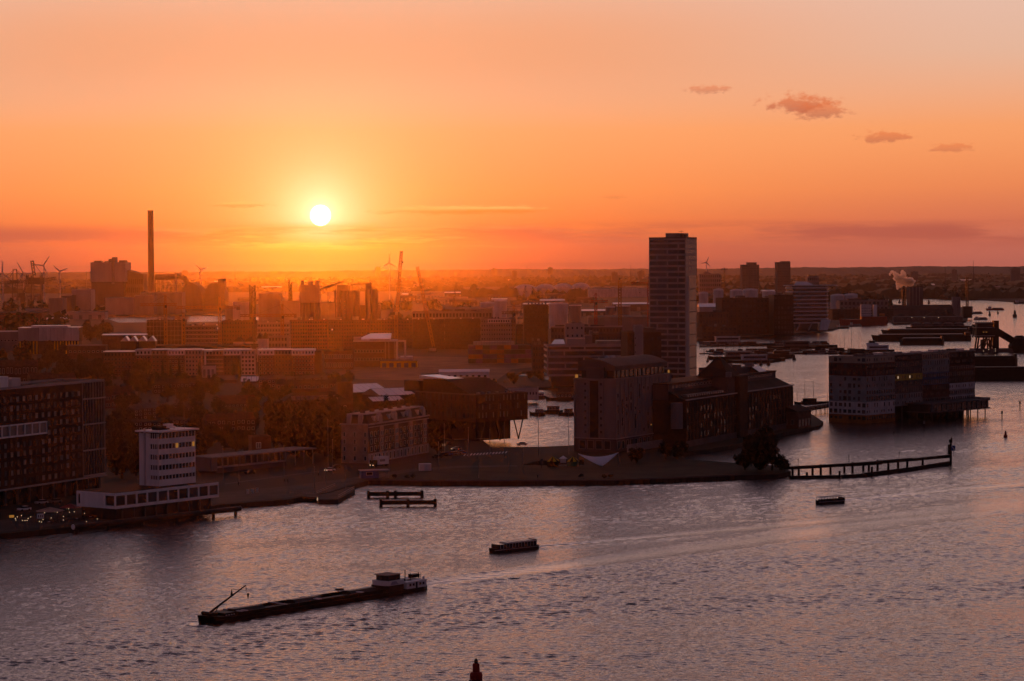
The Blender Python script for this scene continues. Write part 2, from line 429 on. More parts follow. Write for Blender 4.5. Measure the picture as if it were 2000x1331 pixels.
def windows(b, face, cols, rows, w, h, fm='white_dull', gm='glass_dark', lit=0.0, mull=1, name='window', skip=None, off=0.0, alt=None, par=None):
    """cols: positions along the face, rows: centre heights"""
    for r, z in enumerate(rows):
        for c, q in enumerate(cols):
            if skip and skip(r, c): continue
            g = gm
            if alt and rnd.random() < alt[1]: g = alt[0]
            if lit and rnd.random() < lit: g = rnd.choice(('lit_warm', 'lit_white'))
            me = win_mesh(w, h, fm, g, mull)
            p = {'F': (q, -off, z), 'L': (-off, q, z), 'R': (b.W + off, q, z)}[face]
            link(name, me, par or b.root, p, ROT[face])
def spread(a, bb, n): return [a + (bb - a) * (i + 0.5) / n for i in range(n)]
def bands(b, zs, h, m, proud=0.25, name='floor_band', faces='FLR', extra=0):
    """horizontal slab edges running round the building, each one a ring proud of the wall"""
    p = proud
    for z in zs:
        mb = MB()
        if 'F' in faces: mb.box(-p, -p, z, b.W + p, -0.002, z + h)
        if 'L' in faces: mb.box(-p, 0.0, z, -0.002, b.D, z + h)
        if 'R' in faces: mb.box(b.W + 0.002, 0.0, z, b.W + p, b.D, z + h)
        mb.build(name, m, b.root)
# ================================================================== the setting: water, land, haze
def water_material(name, calm=0.0):
    m = bpy.data.materials.new(name); m.use_nodes = True
    t = NT(m.node_tree); o = t.n('ShaderNodeOutputMaterial'); p = t.n('ShaderNodeBsdfPrincipled')
    t.link(p.outputs[0], o.inputs[0])
    pos = t.n('ShaderNodeNewGeometry').outputs['Position']
    p.inputs['Base Color'].default_value = (0.020, 0.016, 0.019, 1)
    p.inputs['IOR'].default_value = 1.46
    sml = t.noise(pos, 0.95, 3, 0.62)
    b = t.n('ShaderNodeBump', i_Strength=1.0, i_Distance=1.0); t.put(b.inputs['Height'], t.m('MULTIPLY', sml, 0.30))
    at_ = t.n('ShaderNodeAttribute'); at_.attribute_name = 'calm'
    t.put(b.inputs['Strength'], t.m('SUBTRACT', 1.0, t.m('MULTIPLY', at_.outputs['Fac'], 0.85)))
    t.link(b.outputs[0], p.inputs['Normal'])
    p.inputs['Roughness'].default_value = 0.07
    p.inputs['Specular IOR Level'].default_value = 0.5
    MATS[name] = m
water_material('water')

def sheet(name, outer, holes, ztop, zbot, m, side_m=None, label=None, kind='structure'):
    loops = [outer] + holes
    allp = [p for l in loops for p in l]
    tris = tessellate_polygon([[Vector((p[0], p[1], 0)) for p in l] for l in loops])
    vs = [(p[0], p[1], ztop) for p in allp]; fs = []
    for a, b, c in tris:
        n = (Vector(vs[b]) - Vector(vs[a])).cross(Vector(vs[c]) - Vector(vs[a]))
        fs.append((a, b, c) if n.z > 0 else (a, c, b))
    mb = MB(); mb.add(vs, fs, 0)
    if zbot is not None:
        o = 0
        for l in loops:
            n = len(l)
            for i in range(n):
                p, q = l[i], l[(i + 1) % n]
                mb.add([(p[0], p[1], ztop), (q[0], q[1], ztop), (q[0], q[1], zbot), (p[0], p[1], zbot)], [(0, 1, 2, 3)], 1)
    ob = mb.build(name, [m, side_m or m])
    return tag(ob, label, None, kind=kind)
def pts(*a, z=1.5): return [gp(x, y, z) for x, y in a]

mat('ground', (0.026, 0.018, 0.016), 0.95, 0.55, 0.006, col2=(0.028, 0.024, 0.017))
mat('quay', (0.035, 0.028, 0.027), 0.9, 0.4, 0.25, streak=True)
shore = pts((-300, 1085), (0, 1043), (140, 1030), (300, 1008), (428, 986), (560, 976), (650, 960), (700, 944), (720, 938), (830, 940), (1000, 940), (1200, 939), (1300, 935), (1440, 929),
            (1520, 926), (1545, 921), (1530, 911), (1490, 908), (1430, 904), (1340, 897), (1325, 884), (1380, 878), (1440, 868), (1500, 851), (1560, 839), (1600, 832), (1608, 824),
            (1590, 812), (1560, 800), (1480, 780), (1370, 752), (1342, 742), (1340, 664), (1365, 663), (1428, 662), (1440, 658), (1550, 652), (1565, 650), (1625, 643), (1636, 640), (1640, 629),
            (1736, 625), (1746, 632), (1800, 630), (1886, 627), (1894, 612), (1880, 600), (1760, 596), (1690, 590), (1690, 583), (1780, 581), (1880, 582), (1985, 589), (2300, 600))
shore = [(p.x, p.y) for p in shore] + [(4600, 12950), (-4600, 12950)]
def P2(*a): return [(p.x, p.y) for p in pts(*a)]
canal = P2((960, 874), (1060, 873), (1140, 869), (1150, 820), (1150, 757), (1040, 757), (1000, 800), (930, 850))
pond = P2((1004, 734), (1020, 726), (1078, 722), (1090, 742), (1062, 742), (1060, 734))
sliver = P2((1018, 909), (1050, 901), (1141, 898), (1141, 909))
basin = P2((204, 622), (226, 617.5), (445, 614.5), (565, 614), (565, 627), (380, 629), (232, 630.5))
sheet('ground', shore, [canal, pond, sliver, basin], 1.5, -3.0, 'ground', 'quay', 'flat earth and pavement of the city behind the river')


def inside(poly, X, Yv):
    r = np.zeros(X.shape, bool); n = len(poly)
    for i in range(n):
        x1, y1 = poly[i]; x2, y2 = poly[(i + 1) % n]
        if y1 == y2: continue
        c = ((y1 > Yv) != (y2 > Yv)) & (X < (x2 - x1) * (Yv - y1) / (y2 - y1) + x1)
        r ^= c
    return r
WAKES = [((830, 1143), (1000, 1120), 3.6, 0.34, 380), ((1055, 1069), (1300, 1047), 2.0, 0.22, 260), ((1655, 977), (1830, 961), 1.8, 0.22, 200), ((395, 1222), (830, 1146), 7.0, 0.10, 60)]
def build_water():
    rs = np.random.RandomState(5)
    rows = [430.0]
    while rows[-1] < 2250: rows.append(rows[-1] * 1.00092)
    rows = np.array(rows); nc = 580
    tt = np.linspace(-1, 1, nc)
    Y = np.repeat(rows[:, None], nc, 1); X = tt[None, :] * (0.214 * Y + 22)
    sp = Y * 0.00092
    Z = np.zeros_like(X); P = np.zeros_like(X); CALM = np.zeros_like(X)
    lam = np.concatenate([np.geomspace(1.5, 3.6, 36), np.geomspace(3.6, 10, 14)])
    for L in lam:
        th = R(-98) + rs.normal(0, 0.62); k = 2 * math.pi / L; ph = rs.uniform(0, 6.28)
        slope = 0.027 if L < 3.6 else 0.007
        fade = np.clip((L / sp - 2.0) / 1.5, 0, 1)
        Z += fade * slope / k * np.sin(k * (X * math.cos(th) + Y * math.sin(th)) + ph)
    for L in np.geomspace(60, 400, 12):                      # gusts: patches of rougher and calmer water
        th = R(-64) + rs.normal(0, 0.3); k = 2 * math.pi / L
        P += 0.15 * np.sin(k * (X * math.cos(th) + Y * math.sin(th)) + rs.uniform(0, 6.28))
    Z *= np.clip(0.95 + P, 0.35, 1.6)
    for (a, b, w, amp, ln) in WAKES:
        A = gp(*a, z=0); Bp = gp(*b, z=0); d = (Bp - A); d.z = 0; d.normalize()
        l = (X - A.x) * d.x + (Y - A.y) * d.y; s_ = -(X - A.x) * d.y + (Y - A.y) * d.x
        ln_in = (l > -2) * 1.0; dec = np.exp(-np.clip(l, 0, None) / ln) * ln_in
        wid = w + 0.028 * np.clip(l, 0, None)
        wob = 1.0 + 0.1 * np.sin(l * 0.11 + s_ * 0.2)
        core = np.exp(-(s_ / wid) ** 2) * dec
        Z *= 1 - 0.9 * core; CALM = np.maximum(CALM, core)
        for sg in (-1, 1):
            arm = s_ - sg * wid * 1.5
            Z += amp * wob * dec * np.exp(-(arm / (2.4 + 0.006 * np.clip(l, 0, None))) ** 2)
            arm2 = s_ - sg * (w + 0.16 * np.clip(l, 0, None))
            Z += 0.12 * amp * dec * np.exp(-(arm2 / 4.5) ** 2) * np.sin(arm2 * 1.1 + l * 0.35)
        Z += core * 0.16 * np.sin(l * 1.3 + rs.uniform(0, 6) + 2 * np.sin(s_)) * np.exp(-np.clip(l, 0, None) / 40)
    nr = len(rows); idx = np.arange(nr * nc).reshape(nr, nc)
    Q = np.stack([idx[:-1, :-1], idx[:-1, 1:], idx[1:, 1:], idx[1:, :-1]], -1).reshape(-1, 4)
    cx = X[:-1, :-1].ravel(); cyv = Y[:-1, :-1].ravel()
    ins = inside(shore, cx, cyv)
    for h in (canal, pond, sliver, basin): ins &= ~inside(h, cx, cyv)
    m4 = 4.0
    for dx, dy in ((m4, 0), (-m4, 0), (0, m4), (0, -m4)):
        i2 = inside(shore, cx + dx, cyv + dy)
        for h in (canal, pond, sliver, basin): i2 &= ~inside(h, cx + dx, cyv + dy)
        ins &= i2
    Q = Q[~ins]
    used, inv = np.unique(Q, return_inverse=True); Q = inv.reshape(Q.shape)
    co = np.stack([X.ravel(), Y.ravel(), Z.ravel()], 1)[used]; calm = np.concatenate([CALM.ravel()[used], np.zeros(4)])
    n0 = len(co)
    flat = np.array([(-4700, -400, -.7), (4700, -400, -.7), (4700, 13000, -.7), (-4700, 13000, -.7)])
    co = np.vstack([co, flat]); Q = np.vstack([Q, [[n0, n0 + 1, n0 + 2, n0 + 3]]])
    me = bpy.data.meshes.new('water'); nq = len(Q)
    me.vertices.add(len(co)); me.vertices.foreach_set('co', co.astype(np.float32).ravel())
    me.loops.add(nq * 4); me.loops.foreach_set('vertex_index', Q.astype(np.int32).ravel())
    me.polygons.add(nq); me.polygons.foreach_set('loop_start', np.arange(0, nq * 4, 4, dtype=np.int32)); me.polygons.foreach_set('loop_total', np.full(nq, 4, np.int32))
    me.polygons.foreach_set('use_smooth', np.ones(nq, bool))
    me.materials.append(MATS['water']); me.update(calc_edges=True)
    at_ = me.attributes.new('calm', 'FLOAT', 'POINT'); at_.data.foreach_set('value', calm.astype(np.float32))
    tag(link('water', me), 'rippled pink river water reflecting the sunset sky', None, kind='structure')
    print('water quads', nq)
build_water()

def hills():
    # the wooded dunes that close the view
    rs_ = np.random.RandomState(9); nx = 900; xs = np.linspace(-3600, 3600, nx); prof = np.zeros(nx)
    for w_, a_ in ((40, .6), (95, .9), (260, 1.4), (700, 1.8), (1900, 2.0)): prof += a_ * np.sin(xs / w_ * 6.283 * rs_.uniform(.8, 1.2) + rs_.rand() * 6.3)
    prof += rs_.normal(0, .5, nx)
    top = 48.5 + .7 * prof + xs * 0.0006
    V = []; Fc = []
    rows_ = ((11300, .0), (11700, .30), (12100, .62), (12450, .90), (12600, 1.0), (12900, .5))
    for y, k in rows_:
        for i in range(nx): V.append((xs[i], y + rs_.uniform(-20, 20), 1.2 + (top[i] - 1.2) * k + (rs_.normal(0, 1.2) if 0 < k < 1 else 0)))
    for j in range(len(rows_) - 1):
        for i in range(nx - 1): a = j * nx + i; Fc.append((a, a + 1, a + nx + 1, a + nx))
    tag(MB().add(V, Fc).build('hills', 'ground', smooth=False), 'low wooded dunes closing the far horizon', None, kind='structure')
hills()
def haze():
    mb = MB().box(-4800, -450, -5.0, 4800, 13200, 181.0)
    m = bpy.data.materials.new('haze'); m.use_nodes = True
    t = NT(m.node_tree); o = t.n('ShaderNodeOutputMaterial'); v = t.n('ShaderNodeVolumePrincipled')
    v.inputs['Color'].default_value = (0.95, 0.80, 0.88, 1); v.inputs['Density'].default_value = 0.95e-5
    v.inputs['Anisotropy'].default_value = 0.94
    t.link(v.outputs[0], o.inputs['Volume']); MATS['haze'] = m
    tag(mb.build('haze', 'haze'), 'thin evening haze over the city', None, kind='stuff')
haze()
# ================================================================== buildings along the near shore
def dark_block():
    b = B('apartment_block', 'dark brick apartment block with glazed corner bays, left of the white harbour tower', px=-75, py=1003, yaw=66, pxr=207, D=18, top=770)
    H = 38.2; b.H = H; W = b.W; ub = b.solve(b.u, 163, 950)
    MB().box(0, 0, 5.6, ub, b.D, H).build('wall', 'brick_dark', b.root)
    MB().box(ub, 0.5, 5.6, W - 0.4, b.D, H).build('bay_wall', 'glass_mid', b.root)
    MB().box(0, 1.2, 0, W - 1.5, b.D, 5.6).build('ground_floor', 'glass_dark', b.root)
    MB().box(-0.4, -0.5, 5.2, W + 0.2, 1.0, 5.75).build('plinth_band', 'concrete_pale', b.root)
    for u in spread(0, W, 12): MB().box(u - .3, 0.2, 0, u + .3, 0.9, 5.2).build('column', 'concrete_dark', b.root)
    b.roof('roof_dark', 0.8, 0.5, 'concrete_pale')
    rows = [7.6 + 3.02 * i for i in range(10)]; n = int(ub / 3.55); cols = spread(0.8, ub - 0.5, n)
    ribbon_end = b.solve(b.u, 88, 850); zr = (22.4, 26.6)
    windows(b, 'F', cols, rows, 1.75, 1.9, 'metal_dark', 'glass_mid', 0.003, alt=('glass_grey', 0.45), skip=lambda r, c: zr[0] - 1.2 < rows[r] < zr[1] + 1.2 and cols[c] < ribbon_end + 1)
    # white projecting ribbon of large panes
    rb = MB().box(0, -1.0, zr[0], ribbon_end, -0.002, zr[0] + .5).box(0, -1.0, zr[1] - .4, ribbon_end, -0.002, zr[1])
    k = 11
    for i in range(k + 1):
        u = ribbon_end * i / k; rb.box(max(0, u - .18), -0.95, zr[0] + .5, min(ribbon_end, u + .18), -0.002, zr[1] - .4)
    rb = rb.build('ribbon_frame', 'white', b.root)
    for i in range(k):
        u = ribbon_end * (i + .5) / k
        MB().box(u - ribbon_end / k / 2 + .19, -0.5, zr[0] + .52, u + ribbon_end / k / 2 - .19, -0.3, zr[1] - .42).build('pane', 'glass_grey', rb)
    # glazed bays: frames every third storey and tall curtains of panes
    for z in (5.9, 14.6, 23.6, 32.4): MB().box(ub, -0.25, z, W + .2, 0.46, z + .5).build('bay_beam', 'concrete_pale', b.root)
    for z0, z1 in ((6.4, 14.6), (15.1, 23.6), (24.1, 32.4), (32.9, H)):
        for i in range(9):
            u = ub + (W - ub) * i / 8
            MB().box(u - (.22 if i in (0, 4, 8) else .07), -0.05, z0, u + (.22 if i in (0, 4, 8) else .07), 0.48, z1).build('bay_mullion', 'concrete' if i in (0, 4, 8) else 'metal_grey', b.root)
    for z in (29.5, 21.0, 12.5):
        bl = MB().box(W - .2, 1, z, W + 1.6, 5, z + .25).box(W + 1.5, 1, z + .25, W + 1.6, 5, z + 1.2).build('balcony', 'concrete_dark', b.root)
        MB().box(W - .35, 1.5, z + .3, W + .25, 4.5, z + 2.6).build('lit_room', 'lit_warm', bl)
    u1 = b.solve(b.u, 8, 755)
    for px0, px1, h, m in ((0, 26, 4.2, 'white'), (33, 50, 3.4, 'white_dull'), (-30, -12, 3, 'roof_grey')):
        a, c = b.solve(b.u, px0, 755), b.solve(b.u, px1, 755)
        MB().box(a, 2.0, H + .08, c, 8.0, H + h).build('roof_house', m, b.root)
    MB().box(b.solve(b.u, 60, 755), 3, H + .08, b.solve(b.u, 78, 755), 6, H + 1.1).build('roof_house', 'roof_grey', b.root)
    a, c = b.solve(b.u, 6.5, 755), b.solve(b.u, 9.5, 755)
    MB().box(a, 1.9, H + .6, c, 2.0, H + 2.6).build('lit_door', 'lit_warm', b.root)
dark_block()

def harbour_tower():
    b = B('harbour_office', 'white six-storey harbour office tower on a long low podium by the water', px=226, py=1017, yaw=53.5, pxl=150, pxr=428, H=8.0)
    W, D = b.W, b.D
    MB().box(1.2, 1.2, 0, W - 2.5, D - 1, 3.5).build('ground_floor', 'glass_dark', b.root)
    for u in spread(1, W - 1, 9): MB().cyl((u, .6, 0), (u, .6, 3.5), .28).build('column', 'concrete_dark', b.root)
    MB().box(0, 0, 3.5, W, D, 4.4).build('podium_floor', 'white', b.root)
    MB().box(0, 0, 7.5, W, D, 8.35).build('podium_roof', 'white', b.root)
    MB().box(.5, .5, 4.4, W - .5, D - .5, 7.5).build('podium_core', 'glass_dark', b.root)
    MB().box(0.4, 0.4, 8.354, W - .4, D - .4, 8.5).build('roof_deck', 'roof_dark', b.root)
    for i in range(11): MB().box(W * i / 10 - (.0 if i == 0 else .3), 0.02, 4.402, W * i / 10 + (.3 if i == 0 else 0 if i == 10 else .3), .6, 7.498).build('podium_post', 'white', b.root)
    for i in range(10): MB().box(W * i / 10 + .32, 0.3, 4.41, W * (i + 1) / 10 - .32, .42, 7.49).build('podium_pane', rnd.choice(('glass_dark', 'glass_mid', 'glass_dark')), b.root)
    MB().box(-0.01, 4.6, 4.402, .55, D - 1.6, 7.498).build('podium_wall', 'white', b.root)
    MB().box(-0.01, D - .5, 4.402, .55, D, 7.498).build('podium_post', 'white', b.root)
    # tower
    tO = gp(311, 950.5, 10.0); rel = tO - b.O; tu, tv = rel.dot(b.u), rel.dot(b.v)
    t = B(None, None, px=0, py=1000, yaw=53.5, W=1, D=1, H=1); t.O = tO
    TW, TD = t.solve(b.u, 382, 900), t.solve(b.v, 272, 900)
    z0 = 8.5; fl = 3.33
    MB().box(tu + .4, tv + .4, z0, tu + TW - .4, tv + TD - .4, z0 + fl * 5 + .4).build('tower_core', 'glass_dark', b.root)
    for i in range(5):
        z = z0 + fl * i
        sp = MB().box(tu, tv, z, tu + TW, tv + TD, z + (2.05 if i == 0 else 1.75)).build('spandrel', 'white', b.root)
        zz = z + (2.05 if i == 0 else 1.75); zt = z + fl
        n = 11
        for j in range(n):
            a = tu + TW * j / n
            MB().box(a - .06 if j else a, tv + .05, zz, a + .1, tv + .45, zt).build('mullion', 'white', b.root)
            g = 'lit_warm' if rnd.random() < .005 else rnd.choice(('glass_dark', 'glass_mid'))
            MB().box(a + .1, tv + .3, zz + .02, a + TW / n - .06, tv + .38, zt - .02).build('window', g, b.root)
        MB().box(tu + TW - .15, tv + .05, zz, tu + TW, tv + .45, zt).build('mullion', 'white', b.root)
        for j in range(5):
            a = tv + TD * j / 9
            if j: MB().box(tu + .05, a - .08, zz, tu + .45, a + .08, zt).build('mullion', 'white', b.root)
            if j < 4: MB().box(tu + .3, a + .1, zz + .02, tu + .38, a + TD / 9 - .1, zt - .02).build('window', 'glass_mid', b.root)
        MB().box(tu + .002, tv + TD * 4.2 / 9, zz, tu + .5, tv + TD, zt).build('side_wall', 'white', b.root)
    zr = z0 + fl * 5 + .4
    MB().box(tu + .5, tv + .5, zr - .42, tu + TW - .5, tv + TD - .5, zr).build('top_storey', 'glass_dark', b.root)
    MB().box(tu - .9, tv - .9, zr, tu + TW + .9, tv + TD + .9, zr + .5).build('roof_slab', 'white', b.root)
    rh = MB().box(tu + 3, tv + 3, zr + .5, tu + 8, tv + 6, zr + 1.7).build('roof_house', 'roof_dark', b.root)
    MB().box(tu + 6.5, tv + 2.4, zr + 1.0, tu + 9, tv + 4.5, zr + 2.3).build('roof_plant', 'white', b.root)
    MB().cyl((tu + TW - 3, tv + 2, zr + .5), (tu + TW - 3, tv + 2, zr + 9.5), .07, .04, 6).build('flag_pole', 'metal_grey', b.root)
    MB().lathe([(.1, 0), (.55, .25), (.6, .6), (.3, .9)], (tu + 10, tv + 3, zr + .6)).build('radar_dome', 'white', b.root)
    MB().box(tu - .3, tv + TD * .66, z0, tu + .001, tv + TD * .74, zr + 1.2).build('service_shaft', 'white_dull', b.root)
    s = MB()
    for i in range(6): s.box(2 + i * 1.6, -2.4, 0, 2.1 + i * 1.6, -2.3, .9)
    return b
HT = harbour_tower()

def canopy_hall():
    b = B('canopy_hall', 'long low glazed hall with a flat overhanging roof beside the quay street', px=424, py=925, yaw=52, pxr=560, D=10, H=6.4)
    W = b.W
    MB().box(0, .6, 0, W, b.D, 2.0).build('base_wall', 'concrete_dark', b.root)
    MB().box(0, .3, 1.9, W, b.D, 2.6).build('sill_band', 'concrete_pale', b.root)
    MB().box(0.2, .9, 2.6, W - .2, b.D, 5.8).build('glazing', 'glass_dark', b.root)
    for i in range(13): MB().box(W * i / 12 - .12, .35, 2.6, W * i / 12 + .12, .88, 5.8).build('mullion', 'concrete_pale', b.root)
    MB().box(-3.4, -.2, 1.0, -.02, b.D, 5.8).build('end_wall', 'concrete', b.root)
    MB().box(-3.8, -1.2, 5.8, W + 16, b.D + 1, 6.3).build('roof', 'concrete', b.root)
    for u in (W + 5, W + 10, W + 15): MB().cyl((u, 0, 0), (u, 0, 5.8), .2).build('column', 'metal_grey', b.root)
canopy_hall()

def brick_mansion():
    b = B('brick_apartments', 'nineteenth-century pale brick apartment row with mansard roof and white ground floor', px=720, py=906, yaw=68.6, pxl=667, pxr=837, top=831)
    W, D, H = b.W, b.D, b.H
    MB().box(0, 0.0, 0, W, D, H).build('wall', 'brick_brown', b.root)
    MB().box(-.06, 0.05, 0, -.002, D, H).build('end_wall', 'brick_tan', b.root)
    MB().box(-.12, -.12, 0, W, -.002, 3.9).build('ground_storey', 'concrete_pale', b.root)
    MB().box(-.6, -.6, H, W + .3, D + .4, H + .55).build('cornice', 'concrete_pale', b.root)
    MB().box(-.3, -.3, H - 1.1, W, -.002, H - .75).build('frieze', 'concrete_pale', b.root)
    z = H + .55
    i = 1.9
    MB().add([(0, 0, z), (W, 0, z), (W, D, z), (0, D, z), (i, i, z + 3.4), (W - i, i, z + 3.4), (W - i, D - i, z + 3.4), (i, D - i, z + 3.4)],
             [(0, 3, 2, 1), (4, 5, 6, 7), (0, 1, 5, 4), (1, 2, 6, 5), (2, 3, 7, 6), (3, 0, 4, 7)]).build('roof', 'roof_dark', b.root)
    MB().box(i - .3, i - .3, z + 3.4, W - i + .3, D - i + .3, z + 3.75).build('roof_edge', 'concrete_pale', b.root)
    n = 16; cols = spread(1, W - 1, n); rows = [5.6 + 2.9 * k for k in range(4)]; rows = [r for r in rows if r < H - 1.4]
    windows(b, 'F', cols, rows, 1.7, 2.1, 'white', 'glass_dark', 0.008, 1)
    windows(b, 'F', cols, [1.9], 1.6, 3.0, 'white', 'glass_dark', 0.0, 1, off=.13)
    # pale projecting bays with little balconies
    for k, c in enumerate((3, 7, 11, 15)):
        u = cols[c] - (cols[1] - cols[0]) / 2
        bay = MB().box(u - 1.7, -.55, 3.9, u + 1.7, -.003, H - 1.1).build('bay', 'brick_tan', b.root)
        for r in rows:
            for du in (-.8, .8): link('window', win_mesh(1.1, 1.9, 'white', 'glass_dark'), bay, (u + du, -.552, r))
        MB().yprism([(u - 1.5, z), (u + 1.5, z), (u + 1.2, z + 2.4), (u, z + 3.6), (u - 1.2, z + 2.4)], -.2, 1.7).build('dormer', 'concrete_pale', b.root)
    for r in rows:
        for c in (1, 5, 9, 13): MB().box(cols[c] - 1.3, -1.0, r - 1.3, cols[c] + 1.3, -.004, r - 1.12).box(cols[c] - 1.3, -1.0, r - 1.1, cols[c] + 1.3, -.94, r - .35).build('balcony', 'metal_dark', b.root)
    for c in (1, 2, 5, 6, 9, 10, 13):
        MB().box(cols[c] - .7, .15, z + .7, cols[c] + .7, 1.6, z + 2.6).build('dormer_window', 'white_dull', b.root)
    vs = [D * .12, D * .5, D * .88]
    windows(b, 'L', vs, [2.0] + rows, 1.0, 1.8, 'white_dull', 'glass_dark', off=.065)
    for v in (.3, .72): MB().yprism([(-.2, z), (1.4, z), (1.2, z + 3), (.6, z + 3.9), (0, z + 3)], D * v - .9, D * v + .9).build('gable_dormer', 'concrete_pale', b.root)
    for u in spread(3, W - 3, 6): MB().box(u - .5, D * .5 - .9, z + 3.75, u + .5, D * .5 + .9, z + 5.0).build('chimney', 'brick_brown', b.root)
brick_mansion()

def leg_office():
    b = B('leg_office', 'dark wood-clad office raised on slanting V legs beside the canal', px=930, Y=1063, yaw=41, pxl=812, pxr=1031, H=20.5)
    W, D, H = b.W, b.D, b.H
    MB().box(0, 0, 8.6, W, D, H).build('wall', 'brick_dark', b.root)
    MB().box(4, 5, 0, W - 6, D - 4, 8.6).build('glass_foyer', 'glass_dark', b.root)
    b.roof('roof_grey', .5, .4, 'concrete_dark')
    for z in (11.6, 15.2, 19.0):
        windows(b, 'F', spread(.8, W - .8, 14), [z], 1.0, 2.6, 'metal_dark', 'glass_mid', 0, alt=('glass_grey', .45))
        windows(b, 'L', spread(.8, D - .8, 14), [z], 1.0, 2.6, 'metal_dark', 'glass_mid', 0, alt=('glass_dark', .6))
    for z in (9.9, 13.4, 17.1): bands(b, [z], .25, 'timber_dark', .12, faces='FL')
    for u in (W * .12, W * .5, W * .86):
        for s in (-1, 1):
            for v in (1.5, D * .5): MB().cyl((u, v, 0), (u + s * 2.6, v, 8.6), .3, .3, 6).build('leg', 'metal_dark', b.root)
    MB().xprism([(D * .2, H + .1), (D * .98, H + .1), (D * .98, H + 6.2), (D * .62, H + 6.2)], 4, W * .95).build('roof_wedge', 'timber_dark', b.root)
    MB().box(2, D * .99, H, W * .62, D * 1.25, H + 5.0).build('roof_hall', 'roof_dark', b.root)
    MB().add([(6, D * .62, H + 6.25), (W * .5, D * .62, H + 6.25), (W * .42, D * .99, H + 7.6), (2, D * .99, H + 7.6), (6, D * .62, H + 6.0), (W * .5, D * .62, H + 6.0), (W * .42, D * .99, H + 6.0), (2, D * .99, H + 6.0)],
             [(0, 1, 2, 3), (4, 7, 6, 5), (0, 4, 5, 1), (1, 5, 6, 2), (2, 6, 7, 3), (3, 7, 4, 0)]).build('metal_roof', 'roof_metal', b.root)
    for u, v in ((3, 2), (6, 2.5), (10, 3), (20, 2.5), (24, 3), (14, 2.2)): MB().box(u, v, H + .08, u + 1.2, v + 1.2, H + 1.2).build('roof_vent', 'metal_grey', b.root)
leg_office()

def silo():
    b = B('grain_silo', 'tall grey concrete grain silo with ribbed walls and a curved roof storey', px=1203, py=884, yaw=62, pxl=1122, pxr=1310, H=29.8)
    W, D, H = b.W, b.D, b.H
    MB().box(0, 0, 5.6, W, D, H).build('wall', 'concrete', b.root)
    MB().box(-.25, -.25, 0, W + .1, D + .1, 5.4).build('plinth', 'concrete_dark', b.root)
    MB().box(-.5, -.5, 5.4, W + .3, D + .3, 5.75).build('plinth_band', 'concrete_pale', b.root)
    MB().box(-.45, -.45, H, W + .3, D + .3, H + .7).build('cornice', 'concrete', b.root)
    n = 13
    for i in range(n + 1): MB().box(W * i / n - .35, -.32, 5.75, W * i / n + .35, -.002, H).build('rib', 'concrete', b.root)
    for v in (0.35, D * .3, D * .68, D - .35): MB().box(-.32, v - .4, 5.75, -.002, v + .4, H).build('rib', 'concrete', b.root)
    MB().box(-.12, D * .42, 5.75, -.002, D * .62, H - .3).build('stair_recess', 'steel_black', b.root)
    zs = [8.2 + 2.85 * i for i in range(8)]
    windows(b, 'L', [D * .36, D * .36 + .001], [], 1, 1)
    windows(b, 'L', [D * .345], [z for k, z in enumerate(zs) if k not in (6,)], 1.5, 1.2, 'concrete', 'glass_dark')
    windows(b, 'L', [D * .72], zs, 1.5, 1.2, 'concrete', 'glass_dark')
    for i in range(n):
        u = W * (i + .5) / n
        zz = rnd.uniform(7, 12)
        while zz < H - 3:
            h = rnd.choice((1.2, 1.6, 3.4, 6.0))
            if zz + h < H - .8 and rnd.random() < .62:
                link('window', win_mesh(.8, h, 'concrete_dark', 'glass_dark'), b.root, (u, -.002, zz + h / 2))
            zz += h + rnd.uniform(1, 3.4)
    link('window', win_mesh(1.6, .7, 'concrete_dark', 'lit_warm'), b.root, (W * .62, -.33, 9.4))
    windows(b, 'F', spread(0, W, 13), [2.9], 2.2, 3.4, 'concrete_pale', 'glass_dark', off=.26)
    windows(b, 'L', spread(D * .1, D * .9, 4), [2.9], 3.0, 3.6, 'concrete_pale', 'glass_dark', off=.26)
    # set-back roof storeys with a vaulted metal roof
    z = H + .7
    MB().box(3, 2, z, W - 2, D - 2, z + 3.4).build('penthouse', 'glass_dark', b.root)
    for u in spread(3, W - 2, 12): MB().box(u - .12, 1.7, z, u + .12, 1.998, z + 3.4).build('penthouse_post', 'concrete_dark', b.root)
    prof = [(1.0 + (D - 2) * t, z + 3.4 + 4.6 * math.sin(math.pi * min(1, t * .62 + .12))) for t in np.linspace(0, 1, 12)]
    MB().xprism([(1.0, z + 3.2)] + prof + [(D - 1, z + 3.2)], 1.5, W - 1).build('vaulted_roof', 'concrete_dark', b.root)
    MB().box(-.2, D * .28, z, 2.9, D * .7, z + 4.6).build('stair_head', 'concrete_dark', b.root)
    MB().box(.2, D * .93, z + .1, 1.0, D * .98, z + 1.5).build('lit_room', 'lit_warm', b.root)
    MB().box(W - .8, .4, z + .1, W, .9, z + 1.4).build('lit_room', 'lit_warm', b.root)
    for v in (.35, .55, .62): 
        MB().lathe([(.9, 0), (1.0, .5), (.8, 1.0), (.3, 1.3)], (W * (.15 + v * .4), D * .6, z + 7.6), 10).build('roof_vent', 'white_dull', b.root)
    # pale slatted fence at the foot
    fr = thing('slat_fence', 'pale vertical slat fence at the foot of the concrete silo', 'fence', b.O + b.u * 1.5 + b.v * (-4.5), b.yaw)
    for i in range(44): MB().box(i * .92, 0, 0, i * .92 + .42, .12, 3.2).build('slat', 'concrete_pale', fr)
    MB().box(0, .121, .5, 40.5, .2, .7).box(0, .121, 2.5, 40.5, .2, 2.7).build('rail', 'concrete_dark', fr)
silo()

